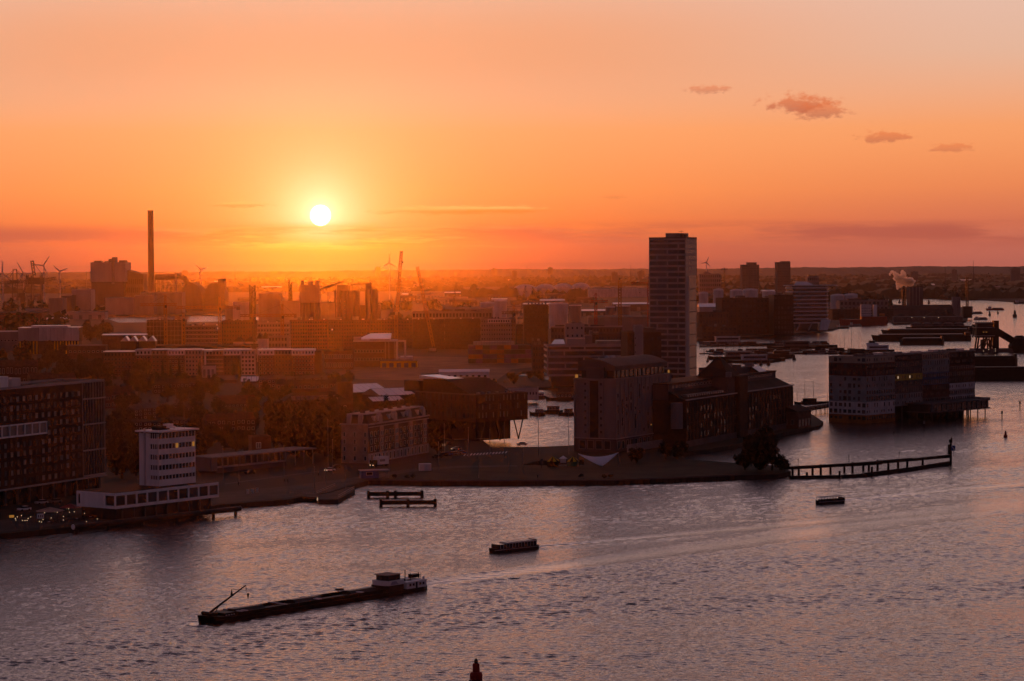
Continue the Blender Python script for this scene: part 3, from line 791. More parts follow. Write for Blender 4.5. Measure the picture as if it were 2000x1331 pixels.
def warehouse():
    b = B('brick_warehouse', 'long brown brick warehouse range with pyramid roof, right of the concrete silo', px=1340, py=874, yaw=63.8, pxr=1548, D=24, H=19.8)
    W, D, H = b.W, b.D, b.H
    MB().box(0, 0, 0, W, D, H).build('wall', 'brick_dark', b.root)
    MB().box(-.1, -.18, 0, W + .1, -.002, 2.6).build('plinth', 'concrete_dark', b.root)
    us = lambda px: b.solve(b.u, px, 790)
    # stepped eaves, lean-to roof and the upper range behind
    MB().box(-.4, -.6, H, us(1440), -.003, H + .5).build('eaves', 'concrete_pale', b.root)
    MB().box(us(1452), -.6, H, W + .3, -.003, H + .5).build('eaves', 'concrete_pale', b.root)
    MB().xprism([(.1, H), (8, H), (8, H + 3.6)], 0, W).build('lean_roof', 'roof_dark', b.root)
    MB().box(0.5, 8.2, H, W - .5, D, H + 6.6).build('upper_wall', 'concrete_dark', b.root)
    MB().box(0.2, 7.8, H + 6.6, W - .2, D + .3, H + 7.1).build('upper_roof', 'roof_dark', b.root)
    for u in spread(4, us(1430), 14): link('window', win_mesh(2.0, 1.1, 'concrete_pale', 'glass_mid'), b.root, (u, 8.18, H + 5.4))
    for u in spread(us(1456), W - 6, 16): link('window', win_mesh(2.0, 1.1, 'concrete_pale', 'glass_mid'), b.root, (u, 8.18, H + 5.4))
    for i in range(16): MB().box(5 + i * 2.7, 1.2, H + 1.2, 6.6 + i * 2.7, 4.4, H + 2.1).build('skylight', 'glass_grey', b.root)
    c0, c1 = us(1438), us(1454)
    MB().box(c0, -1.6, 0, c1, 10, H + 7.6).build('centre_bay', 'brick_dark', b.root)
    MB().box(c0 - .3, -1.9, H + 7.6, c1 + .3, 10.3, H + 8.2).build('centre_bay_cap', 'concrete_dark', b.root)
    # buttress piers and tall windows
    n = 34
    for i in range(n + 1):
        u = W * i / n
        if c0 - 1 < u < c1 + 1: continue
        MB().box(max(0, u - .3), -.4, 2.6, min(W, u + .3), -.002, H - .6).build('pier', 'brick_brown', b.root)
    cols = [u for u in spread(0, W, n) if not c0 - 1.2 < u < c1 + 1.2]
    windows(b, 'F', cols, [4.6, 8.2, 11.8, 15.6], 1.7, 2.3, 'brick_brown', 'glass_matte', 0.0, alt=('glass_dark', .3))
    for z in (6.3, 9.9, 13.6): bands(b, [z], .3, 'brick_brown', .2, faces='F')
    # pyramid roof with a louvred cap
    pu = us(1352); pw = 20.0
    z = H + 7.1
    p0 = gy(1404, b.O.y + 55)
    q = p0 - b.O; cu, cv = q.dot(b.u), q.dot(b.v)
    MB().box(cu - 7, cv - 7, 0, cu + 7, cv + 7, H + 7.6).build('pyramid_base', 'concrete_dark', b.root)
    P4 = lambda r, z: [(cu - r, cv - r, z), (cu + r, cv - r, z), (cu + r, cv + r, z), (cu - r, cv + r, z)]
    MB().add(P4(8, H + 7.6) + P4(6.2, H + 9.6) + P4(1.4, H + 15.6),
             [(0, 1, 5, 4), (1, 2, 6, 5), (2, 3, 7, 6), (3, 0, 4, 7), (4, 5, 9, 8), (5, 6, 10, 9), (6, 7, 11, 10), (7, 4, 8, 11), (8, 9, 10, 11), (0, 3, 2, 1)]).build('pyramid_roof', 'roof_dark', b.root)
    MB().box(cu - 1.2, cv - 1.2, H + 15.6, cu + 1.2, cv + 1.2, H + 16.6).build('roof_cap', 'roof_dark', b.root)
    MB().box(cu - 8.2, cv - 8.4, H + 7.7, cu - 5.6, cv - 6.4, H + 10.0).build('dormer', 'concrete', b.root)
    for pa, pb, h in ((1438, 1452, 4.2), (1468, 1476, 5), (1478, 1486, 5), (1494, 1503, 4), (1503, 1524, 2.6), (1525, 1528, 4)):
        a, c = us(pa), us(pb)
        MB().box(a, 14, H + 7.1, c, 18, H + 7.1 + h).build('roof_house', rnd.choice(('concrete_dark', 'concrete')), b.root)
    sk = MB().xprism([(9, H + 7.1), (13, H + 7.1), (13, H + 9.6)][::1], us(1518), us(1532)).build('glass_lantern', 'roof_dark', b.root)
    for i in range(5): 
        u = us(1519) + i * 2.0
        MB().add([(u, 8.95, H + 7.3), (u + 1.2, 8.95, H + 7.3), (u + 1.2, 12.6, H + 9.6), (u, 12.6, H + 9.6), (u, 9.0, H + 7.1), (u + 1.2, 9.0, H + 7.1), (u + 1.2, 12.6, H + 9.4), (u, 12.6, H + 9.4)],
                 [(0, 1, 2, 3), (4, 7, 6, 5), (0, 4, 5, 1), (1, 5, 6, 2), (2, 6, 7, 3), (3, 7, 4, 0)]).build('lantern_pane', 'roof_metal', sk)
    MB().cyl((-3, 3, 8), (-3, 3, 19), 2.6, 2.6, 12).build('round_stair', 'concrete', b.root)
    # small brick annex at the far end of the pier
    a = B('pier_annex', 'small brick shed at the end of the warehouse pier', px=1558, py=838, yaw=60, pxr=1584, D=12, H=8)
    a.walls('brick_brown'); a.gable('roof_dark', 2.5)
    windows(a, 'F', spread(.5, a.W - .5, 4), [2.6], 2.0, 3.4, 'concrete', 'glass_mid')
    windows(a, 'L', spread(1, 11, 3), [3.0], 1.6, 2.4, 'concrete', 'glass_mid')
warehouse()
# ================================================================== the tower, the stilt block and the offices between
def glass_tower():
    b = B('residential_tower', 'tall slender tower of pale concrete bands and dark windows, highest building by the river', 'tower', px=1340, Y=1600, yaw=68, pxl=1268.5, pxr=1362, top=466)
    W, D, H = b.W, b.D, b.H
    n = 25; fl = H / n
    MB().box(.35, .35, 0, W - .35, D - .35, H - .3).build('core', 'glass_dark', b.root)
    q = W * .30                                   # light strip on the right face beside the recess
    for i in range(n + 1):
        z = min(i * fl, H - 1.1); hh = 1.25 if i < n else 1.1
        mb = MB()
        mb.box(0, 0, z, .6, D, z + hh)                                           # left face band
        if i >= n - 6: mb.box(.6, 0, z, W, .6, z + hh)
        else: mb.box(.6, 0, z, q, .6, z + hh)
        if i >= n - 6: mb.box(W - .6, .6, z, W, D, z + hh)
        mb.build('floor_band', 'concrete_pale', b.root)
    for i in range(n):
        z0, z1 = i * fl + 1.25, (i + 1) * fl
        splits = (.22, .50, .78) if i % 4 < 2 else (.5, .80)
        if i == n - 1: splits = (.5,)
        vs = [0.0] + [1 - s for s in splits[::-1]] + [1.0]
        for j, v in enumerate(vs):
            w = .9 if j not in (0, len(vs) - 1) else .55
            thick = (i + j) % 2 == 0 or j in (0, len(vs) - 1)
            a = min(max(v * D - w / 2, 0), D - w)
            MB().box(.01, a, z0, .5, a + w, z1).build('pier', 'concrete_pale' if thick else 'concrete_dark', b.root)
        for v0, v1 in zip(vs[:-1], vs[1:]):
            g = 'glass_mid' if rnd.random() < .5 else 'glass_dark'
            MB().box(.26, v0 * D + .46, z0 + .02, .34, v1 * D - .46, z1 - .02).build('window', g, b.root)
        if i >= n - 7:
            for u in (.0, W * .25, W * .5, W * .75, W - .5): MB().box(u, .01, z0, u + .4, .5, z1).build('pier', 'concrete_pale', b.root)
            for k in range(4): MB().box(W * k / 4 + .42, .2, z0 + .02, W * (k + 1) / 4 - .06, .3, z1 - .02).build('window', 'glass_grey', b.root)
        else:
            MB().box(0, .01, z0, q, .55, z1).build('pier', 'concrete_pale', b.root)
            if i % 2 == 0: MB().box(q + .2, .25, i * fl, W - .2, .34, i * fl + .5).build('balcony_edge', 'concrete_dark', b.root)
    MB().box(.8, .8, H, W - .8, D - .8, H + .12).build('roof_deck', 'roof_dark', b.root)
    mb = MB()
    mb.box(0, 0, H, W, .5, H + .9).box(0, .5, H, .5, D, H + .9).box(W - .5, .5, H, W, D, H + .9).box(.5, D - .5, H, W - .5, D, H + .9)
    mb.build('parapet', 'concrete_dark', b.root)
    v0, v1 = b.solve(b.v, 1326, 460), b.solve(b.v, 1298, 460)
    MB().box(2, v0, H + .12, W - 4, v1, H + 3.6).build('roof_house', 'metal_grey', b.root)
    MB().box(2, 1.5, H + .12, 8, v0 - .3, H + 3.2).build('roof_house', 'concrete_dark', b.root)
    MB().cyl((3, 4, H + 3.2), (3, 4, H + 5.5), .12).box(2.9, 2.2, H + 4.6, 3.1, 5.8, H + 4.8).build('antenna', 'metal_dark', b.root)
glass_tower()

def band_office():
    b = B('band_office', 'wide pale office with long horizontal window bands, left of the tall tower', px=1068.5, Y=1538, yaw=3, pxr=1250, D=30, top=675)
    W, D, H = b.W, b.D, b.H
    MB().box(.4, .4, 6.5, W, D, H).build('core', 'glass_dark', b.root)
    MB().box(3, 3, 0, W - 4, D, 6.5).build('base', 'glass_dark', b.root)
    fl = (H - 6.5) / 5
    for i in range(6): MB().box(0, 0, 6.5 + fl * i - (1.2 if i == 5 else 0), W, D, 6.5 + fl * i + (1.3 if i < 5 else 0)).build('floor_band', 'concrete_pale', b.root)
    for i in range(5):
        z0, z1 = 6.5 + fl * i + 1.3, 6.5 + fl * (i + 1) - (1.2 if i == 4 else 0)
        off = (0, .35, .55, .18, .4)[i]
        us_ = sorted({0.0, *((off + k * .42) % 1.0 * W for k in range(3))})
        for u in us_: MB().box(u, .01, z0, u + .9, .39, z1).build('pier', 'concrete_pale', b.root)
        for k in range(6): MB().box(W * k / 6 + 1.0, .25, z0 + .02, W * (k + 1) / 6 - .05, .33, z1 - .02).build('window', rnd.choice(('glass_dark', 'glass_dark', 'glass_mid')), b.root)
    MB().box(0, 0, H + .002, W, .4, H + .6).build('parapet', 'concrete_pale', b.root)
    MB().add([(3, 4, H + .7), (W * .2, 4, H + .7), (W * .2, 16, H + 3.2), (6, 16, H + 3.2), (3, 4, H + .4), (W * .2, 4, H + .4), (W * .2, 16, H + .4), (6, 16, H + .4)], [(0, 1, 2, 3), (4, 7, 6, 5), (0, 4, 5, 1), (1, 5, 6, 2), (2, 6, 7, 3), (3, 7, 4, 0)]).build('solar_roof', 'roof_metal', b.root)
    MB().box(W * .22, 6, H, W * .42, 14, H + 4.2).build('roof_house', 'concrete_pale', b.root)
    MB().box(W * .42, 8, H, W * .5, 15, H + 6.0).build('roof_house', 'concrete', b.root)
    MB().box(W * .55, 8, H, W * .95, 20, H + 2.4).build('roof_plant', 'metal_grey', b.root)
band_office()

def stair_block():
    b = B('stair_block', 'dark block with a pale windowless stair strip, in front of the tall tower', px=1226, Y=1470, yaw=8, pxr=1292, D=22, top=650)
    W, D, H = b.W, b.D, b.H
    b.walls('brick_dark'); a, c = b.solve(b.u, 1239, 660), b.solve(b.u, 1256, 660)
    MB().box(a, -.9, 0, c, 3, H + 4.6).build('stair_strip', 'concrete_pale', b.root)
    MB().box(c, 1, H, W - 3, D - 2, H + 2.6).build('roof_house', 'concrete_dark', b.root)
    b.roof('roof_dark', .6, .4, 'concrete_dark')
    zs = [H - 4 - 4.2 * i for i in range(7)]
    windows(b, 'F', [c + 6.0, c + 9.5], zs, 1.6, 2.0, 'brick_dark', 'glass_mid', 0, alt=('lit_white', .1))
    windows(b, 'F', [1.8], zs, 1.4, 2.0, 'brick_dark', 'glass_dark')
    for z in zs: MB().box(a + .2, -.93, z, a + .6, -.902, z + 1).build('slot', 'steel_black', b.root)
stair_block()

# ------------------------------------------------------------------ stilt block in the water
def stilt_block():
    b = B('stilt_housing_block', 'long colourful container-like housing block standing on stilts in the river', px=1692, py=828, z0=0.0, yaw=46, pxl=1618, pxr=1906, H=33.2)
    W, D, H = b.W, b.D, b.H
    us = lambda px: b.solve(b.u, px, 760)
    segs = [0, us(1748), us(1803), us(1855), W]
    mat('sd_beige', (0.30, 0.25, 0.20), .8, .2, .2); mat('sd_darkred', (0.075, 0.025, 0.024), .8, .3, .3); mat('sd_grey', (0.21, 0.205, 0.21), .7, .25, .2)
    mat('sd_yellow', (0.45, 0.30, 0.06), .7, .2, .3); mat('sd_blue', (0.07, 0.085, 0.15), .7, .2, .2); mat('sd_orange', (0.26, 0.09, 0.025), .75, .3, .3); mat('sd_bluegrey', (0.18, 0.21, 0.23), .7, .2, .2)
    fl = 3.2; z0 = 0.9
    colours = [['sd_orange', 'white_dull', 'white_dull', 'sd_bluegrey', 'sd_bluegrey', 'sd_grey', 'sd_grey', 'sd_darkred', 'sd_darkred', 'sd_beige'],
               [None, None, 'sd_grey', 'sd_grey', 'concrete_dark', 'concrete_dark', 'sd_yellow', 'concrete_dark', 'concrete_dark', 'brick_dark'],
               [None, 'concrete_dark', 'concrete_dark', 'sd_darkred', 'sd_darkred', 'sd_blue', 'sd_blue', 'sd_grey', 'sd_grey', 'sd_beige'],
               [None, 'concrete_dark', 'white_dull', 'sd_grey', 'white_dull', 'brick_dark', 'brick_dark', 'sd_darkred', 'brick_dark', 'brick_dark']]
    for k in range(4):
        a, c = segs[k], segs[k + 1]
        for i in range(10):
            m = colours[k][i]
            if not m: continue
            z = z0 + fl * i; off = (.0, .35, .18, .5)[k] + (.16 if i % 2 else 0)
            fb = MB().box(a + .01, off, z if i else -1.5, c - .01, D - .2, z + fl - .02).build('storey', m, b.root)
            n = max(4, int((c - a) / 1.9)); ww = (c - a) / n
            style = (k * 3 + i) % 4
            for j in range(n):
                if style == 1 and j % 3 == 2: continue
                if style == 2 and rnd.random() < .3: continue
                w, h = ((ww * .78, 1.9), (ww * .55, 1.5), (ww * .6, 2.2), (ww * .86, 2.4))[style]
                g = 'lit_white' if (k == 1 and i == 6 and j % 5 == 1) else rnd.choice(('glass_dark', 'glass_mid'))
                fm = 'white_dull' if (k, i) in ((0, 2), (0, 1), (3, 4), (3, 2)) else m
                link('window', win_mesh(w, h, fm, g), fb, (a + ww * (j + .5), off - .002, z + fl * .52))
            if k == 0:
                n = 8; wv = (D - .4) / n
                for j in range(n):
                    if rnd.random() < (.5 if i in (5, 6, 9) else .15): continue
                    link('window', win_mesh(wv * rnd.choice((.55, .8, .7)), rnd.choice((1.5, 2.0, 2.3)), fm, rnd.choice(('glass_dark', 'glass_dark', 'glass_mid'))), fb, (a + .008, off + wv * (j + .5), z + fl * .52), ROT['L'])
        MB().box(a + .3, 1.2, z0 + fl * 10 - .02, c - .3, D - 1, z0 + fl * 10 + .1).build('roof_deck', 'roof_grey', b.root)
        MB().box(a, .2, z0 + fl * 10, c, .7, z0 + fl * 10 + .8).build('parapet', 'metal_grey', b.root)
        for j in range(3):
            u = a + (c - a) * (j + .5) / 3
            MB().box(u - 2.4, 6, z0 + fl * 10 + .1, u + 2.4, 9, z0 + fl * 10 + rnd.uniform(.8, 1.6)).build('roof_box', rnd.choice(('roof_grey', 'metal_grey', 'roof_metal')), b.root)
    MB().box(segs[1] + .3, 7, -2, W - .5, D - 3, z0 + fl * 2 - .05).build('underside_shade_box', 'steel_black', b.root)  # black box fills the open underside, standing in for the shade there
    for u in (1.2, *spread(4, W - 2, 14)):
        for v in (2.0, D - 2.5): MB().cyl((u, v, -3), (u, v, z0 + fl * 2 + .1), .45, .45, 8).build('stilt', 'concrete_dark', b.root)
    # low terrace building sticking out towards the river
    a, c = us(1768), us(1886)
    z = 4.0
    mb = MB().box(a, -15, z, c, -.2, z + .6).build('terrace_floor', 'concrete_dark', b.root)
    MB().box(a, -15, z + 4.2, c, -.2, z + 4.8).build('terrace_roof', 'concrete_dark', b.root)
    MB().box(a + .6, -14.2, z + .6, c - .6, -1, z + 4.2).build('terrace_glazing', 'glass_dark', b.root)
    for u in spread(a, c, 12): MB().box(u - .1, -14.6, z + .6, u + .1, -14.22, z + 4.2).build('terrace_mullion', 'metal_grey', b.root)
    for v in spread(-15, -1, 5): MB().box(c - .55, v - .1, z + .6, c - .2, v + .1, z + 4.2).build('terrace_mullion', 'metal_grey', b.root)
    MB().box(c - 9, -15, z + 4.8, c, -14.9, z + 5.7).box(c - .1, -14.9, z + 4.8, c, -1, z + 5.7).build('terrace_railing', 'metal_grey', b.root)
    for u in spread(a, c, 8):
        for v in (-14, -4): MB().cyl((u, v, -3), (u, v, z), .3, .3, 6).build('terrace_stilt', 'metal_dark', b.root)
    # gangway between the pier and the block
    g0 = gp(1576, 806, 1.5); g1 = gp(1620, 799, 1.5)
    g = thing('gangway', 'low covered gangway between the brick pier and the stilt block', 'gangway', g0)
    d = g1 - g0; dn = d.normalized(); pn = Vector((-dn.y, dn.x, 0)) * 2.2
    mb = MB()
    vs = []
    for zz in (1.0, 1.5):
        for e in (pn * -1, d - pn, d + pn, pn): vs.append((e.x, e.y, zz))
    mb.add(vs, [(0, 3, 2, 1), (4, 5, 6, 7), (0, 1, 5, 4), (1, 2, 6, 5), (2, 3, 7, 6), (3, 0, 4, 7)]).build('deck', 'timber_dark', g)
    for s in (-1, 1): MB().bar(pn * s + Vector((0, 0, 2.6)), d + pn * s + Vector((0, 0, 2.6)), .12).build('handrail', 'metal_dark', g)
    for i in range(6):
        p = d * (i / 5)
        for s in (-1, 1): MB().bar(p + pn * s + Vector((0, 0, -3)), p + pn * s + Vector((0, 0, 2.6)), .22).build('post', 'timber_dark', g)
    for i in range(9):
        p = d * ((i + .5) / 9)
        MB().box(p.x - 1.0, p.y - 1.2, 1.52, p.x + .6, p.y + 1.2, 3.0).build('canopy_hood', 'metal_grey', g)
stilt_block()

# ------------------------------------------------------------------ office row across the water
def striped_office():
    b = B('striped_office', 'tall rounded office with bright white floor stripes beyond the marina', px=1548, Y=2760, yaw=10, W=44, D=34, top=566)
    H = b.H
    def outline(w, d, r, ins=0):
        pts_ = []
        for cx_, cy_, a0 in ((r, r, 180), (w - r, r, 270), (w - r, d - r, 0), (r, d - r, 90)):
            for k in range(5):
                a = R(a0 + 22.5 * k); pts_.append((cx_ + (r - ins) * math.cos(a), cy_ + (r - ins) * math.sin(a)))
        return pts_
    MB().prism(outline(b.W, b.D, 5, 1.2), 8, H + 4).build('core', 'glass_dark', b.root)
    n = 9; fl = (H - 6) / n
    for i in range(n + 1): MB().prism(outline(b.W, b.D, 5, 0), 8 + fl * i * .98, 8 + fl * i * .98 + 1.1).build('floor_stripe', 'white', b.root)
    MB().prism([(-5, -1), (b.W + 9, -2), (b.W + 9, 12), (-5, 20)], H + 4, H + 5.0).build('roof_canopy', 'white_dull', b.root)
    MB().add([(2, 2, H + 5), (26, 2, H + 5), (20, 10, H + 9), (8, 10, H + 9)], [(0, 1, 2, 3)]).add([(2, 2, H + 5), (8, 10, H + 9), (8, 20, H + 5)], [(0, 1, 2)]).box(8, 10, H + 5, 20, 18, H + 8.9).build('roof_lantern', 'roof_metal', b.root)
    for x in (6, 20, 34): MB().cyl((x, 4, 0), (x + 4, 4, 8), .8).build('leg', 'white_dull', b.root)
    MB().add([(b.W - 12, -1.5, 0), (b.W - 3, -1.5, 0), (b.W + 1, -1.5, 12), (b.W - 10, -1.5, 12), (b.W - 12, 2, 0), (b.W - 3, 2, 0), (b.W + 1, 2, 12), (b.W - 10, 2, 12)], [(0, 1, 2, 3), (4, 7, 6, 5), (0, 4, 5, 1), (1, 5, 6, 2), (2, 6, 7, 3), (3, 7, 4, 0)]).build('entrance_frame', 'white', b.root)
    MB().box(4, 4, 0, b.W - 13, b.D - 3, 8).build('base', 'glass_dark', b.root)
striped_office()
def office(name, label, px, Y, pxr, top, m='brick_dark', nf=6, nc=14, yaw=4, D=25, lit=.003, roof='roof_dark', win=(.62, .55), wm=None, gm='glass_mid', extra=True, base=None, group=None, fm='concrete_dark'):
    b = B(name, label, px=px, Y=Y, yaw=yaw, pxr=pxr, D=D, top=top, group=group)
    W, H = b.W, b.H
    b.walls(m)
    fl = H / nf; cw = W / nc
    windows(b, 'F', spread(.3, W - .3, nc), [fl * (i + .52) for i in range(nf)], cw * win[0], fl * win[1], fm, gm, lit, alt=('glass_dark', .5))
    if yaw > 25:
        ncl = max(2, int(b.D / cw)); windows(b, 'L', spread(.3, b.D - .3, ncl), [fl * (i + .52) for i in range(nf)], cw * win[0], fl * win[1], fm, gm, lit)
    b.roof(roof, .7, .5, wm or m)
    if extra:
        for k in range(rnd.randint(2, 4)):
            u = rnd.uniform(.05, .75) * W; w = rnd.uniform(.05, .16) * W
            MB().box(u, b.D * .3, H + .08, u + w, b.D * .6, H + rnd.uniform(1.5, 3.5)).build('roof_house', rnd.choice(('roof_grey', 'metal_grey', 'concrete_dark')), b.root)
    return b
office('glass_office', 'low brown office with a long pale parapet, just right of the tall tower', 1366, 2540, 1424, 612, 'brick_brown', 4, 10, 6, 30)
office('brick_office', 'dark long brick office block left of the white-striped office', 1410, 2640, 1545, 584, 'brick_dark', 7, 18, 5, 40)
office('brick_office', 'tall black wing joining the white-striped office', 1512, 2600, 1550, 578, 'steel_black', 8, 6, 5, 30, win=(.5, .5))
office('low_office', 'low dark office right of the white-striped office behind the red ship', 1626, 3250, 1745, 606, 'brick_dark', 4, 16, 2, 40, fm='metal_dark')
office('low_office', 'pale two-storey quay shed behind the red ship', 1640, 3420, 1735, 588, 'concrete', 3, 12, 2, 30)
office('quay_office', 'low dark quay building with pale ground line below the long brick office', 1372, 2470, 1440, 640, 'brick_brown', 3, 8, 8, 14)
# ================================================================== trees
def leaf_crown(seed, n=900, squash=1.0, pointed=False):
    """unit crown (radius about 1, centre at 0): lumps of small leaf faces with gaps between"""
    rs = np.random.RandomState(seed); lumps = []
    for _ in range(15):
        d = rs.normal(size=3); d /= np.linalg.norm(d); rr = rs.uniform(.25, .72)
        lumps.append((d * rr * np.array([1, 1, squash]), rs.uniform(.26, .44)))
    if pointed: lumps = [(np.array([rs.uniform(-.1, .1), rs.uniform(-.1, .1), -1 + 2.3 * t]), .52 * (1 - t) + .08) for t in np.linspace(0, 1, 12)]
    V = []; Fc = []
    for i in range(n):
        c, r = lumps[rs.randint(len(lumps))]
        d = rs.normal(size=3); d /= np.linalg.norm(d)
        p = c + d * r * rs.uniform(.6, 1.08)
        s = rs.uniform(.07, .14)
        a = rs.normal(size=3); a -= a.dot(d) * d * .6; a /= np.linalg.norm(a); b = np.cross(d, a); b /= max(np.linalg.norm(b), 1e-6)
        o = len(V)
        V += [p - a * s, p + b * s * .7, p + a * s, p - b * s * .7]; Fc.append((o, o + 1, o + 2, o + 3))
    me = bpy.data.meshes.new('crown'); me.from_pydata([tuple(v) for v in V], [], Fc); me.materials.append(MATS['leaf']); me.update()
    return me
CROWNS = [leaf_crown(11 + i, 1100, .85) for i in range(5)]
CROWN_BIG = leaf_crown(77, 4200, .95)
CONIFER = leaf_crown(31, 700, 1, True)
def trunk_mesh(seed):
    rs = random.Random(seed); mb = MB()
    mb.cyl((0, 0, 0), (0.02, 0, .55), .045, .03, 7)
    for i in range(5):
        a = i * 1.26 + rs.uniform(-.4, .4); z = .32 + .05 * i
        mb.cyl((0.01, 0, z), (math.cos(a) * .26, math.sin(a) * .26, z + rs.uniform(.2, .38)), .02, .006, 5)
    mb.cyl((0.02, 0, .55), (0, .03, .9), .03, .008, 6)
    return mb.mesh('trunk', 'bark')
TRUNKS = [trunk_mesh(i) for i in range(3)]
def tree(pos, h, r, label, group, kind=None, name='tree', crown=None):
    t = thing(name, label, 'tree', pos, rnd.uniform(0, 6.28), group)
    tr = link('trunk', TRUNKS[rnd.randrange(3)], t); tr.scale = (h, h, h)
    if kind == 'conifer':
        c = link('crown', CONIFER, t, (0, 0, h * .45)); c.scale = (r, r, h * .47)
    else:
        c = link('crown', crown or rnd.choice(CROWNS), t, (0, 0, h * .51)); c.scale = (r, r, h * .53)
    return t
def wood(poly, n, hmin, hmax, label, group, rmul=.42, name='tree'):
    """n trees spread over a patch of ground given in photo pixels"""
    xs = [p[0] for p in poly]; ys = [p[1] for p in poly]; k = 0; guard = 0; placed = []
    while k < n and guard < 4000:
        guard += 1
        x, y = rnd.uniform(min(xs), max(xs)), rnd.uniform(min(ys), max(ys))
        c = False
        for i in range(len(poly)):
            (x1, y1), (x2, y2) = poly[i], poly[(i + 1) % len(poly)]
            if (y1 > y) != (y2 > y) and x < (x2 - x1) * (y - y1) / (y2 - y1) + x1: c = not c
        if not c: continue
        p = gp(x, y); h = rnd.uniform(hmin, hmax)
        if any((p - q).length < h * .32 for q in placed): continue
        placed.append(p); tree(p, h, h * rmul * rnd.uniform(.85, 1.25), label, group, name=name); k += 1

# ================================================================== streets, quay and grass
def strip(name, a, m, z, label):
    P = pts(*a, z=z)
    return sheet(name, [(p.x, p.y) for p in P], [], z, None, m, None, label)
strip('quay_pavement', ((-200, 1070), (0, 1040), (300, 1005), (428, 983), (560, 973), (640, 962), (715, 936), (715, 930), (560, 950), (428, 962), (200, 992), (-200, 1040)), 'paving', 1.506, 'paved quay along the left shore')
strip('street', ((-200, 1030), (200, 985), (428, 950), (640, 922), (800, 903), (920, 893), (1000, 888), (1120, 884), (1120, 875), (1000, 876), (900, 880), (780, 894), (640, 911), (428, 938), (200, 972), (-200, 1010)), 'asphalt', 1.51, 'asphalt street along the quay')
strip('grass_field', ((735, 936), (830, 939), (1000, 939), (1200, 938), (1300, 934), (1440, 928), (1520, 925), (1535, 919), (1480, 909), (1430, 905), (1340, 899), (1150, 909.5), (1010, 910.5), (840, 916), (760, 922)), 'grass', 1.507, 'dry grass field on the spit')
strip('footpath', ((700, 934), (720, 937), (800, 922), (900, 914), (1010, 911.5), (1010, 909), (900, 910), (790, 917)), 'paving', 1.513, 'pale footpath beside the grass field')
strip('building_site', ((600, 735), (690, 712), (760, 695), (1000, 700), (1060, 715), (1000, 722), (960, 750), (840, 745), (700, 740)), 'sand', 1.508, 'bare sandy building site in the middle of the city')
strip('site_road', ((625, 738), (660, 726), (740, 705), (735, 700), (640, 722), (610, 734)), 'paving', 1.514, 'pale road across the sandy building site')
for i in range(14):
    a = 905 + i * 6.2
    p = [gp(a, 890.8 - i * .38, 1.517), gp(a + 2.4, 890.6 - i * .38, 1.517), gp(a + 5.6, 886.8 - i * .38, 1.517), gp(a + 3.2, 887.0 - i * .38, 1.517)]
    tag(MB().add(p, [(0, 1, 2, 3)]).build('crosswalk_stripe', 'road_paint'), 'white painted zebra stripe on the quay street', None, 'zebra stripes', 'structure')
strip('lane_line', ((440, 946), (640, 918.6), (640, 917.8), (440, 945)), 'concrete_dark', 1.516, 'pale lane line along the quay street')

# ================================================================== the blocks behind the quay
def shed(name, label, px, Y, pxr, top, rise, m, roof, yaw=0, D=14, along='u', doors=0, cat='building', group=None, win=0):
    b = B(name, label, cat, px=px, Y=Y, yaw=yaw, pxr=pxr, D=D, top=top, group=group)
    b.walls(m)
    if rise: b.gable(roof, rise, along)
    else: b.roof(roof, .3, .3, roof)
    for i in range(doors):
        u = b.W * (i + .5) / doors
        MB().box(u - b.W / doors * .3, -.06, .1, u + b.W / doors * .3, -.002, b.H * .7).build('door', 'metal_grey', b.root)
    if win: windows(b, 'F', spread(.5, b.W - .5, win), [b.H * .55], min(2.0, b.W / win * .5), min(1.6, b.H * .4), 'white_dull', 'glass_dark')
    return b

# the white-topped apartment row in the middle distance
segs = [(202, 265, 'brick_brown', 'brick_brown', 688), (265, 296, 'white_dull', 'brick_red', 684), (296, 328, 'concrete', 'brick_brown', 684), (328, 361, 'white', 'brick_brown', 684), (361, 395, 'concrete_pale', 'brick_tan', 684),
        (395, 436, 'brick_tan', 'brick_brown', 685), (436, 470, 'white', 'brick_brown', 684), (470, 499, 'white_dull', 'white_dull', 684), (504, 536, 'white', 'brick_brown', 684), (536, 570, 'concrete', 'brick_brown', 684), (570, 615, 'white', 'brick_red', 684)]
desc = ['dark leftmost end house of', 'white-crowned brick house second in', 'grey-topped house third in', 'white-topped house fourth in', 'pale striped house fifth in', 'tan-topped house with a tall frame, sixth in', 'white-topped house seventh in', 'pale house with big windows, just left of the gap in',
        'white-topped house just right of the gap in', 'grey-topped house next to last in', 'white-crowned last house at the sunward end of']
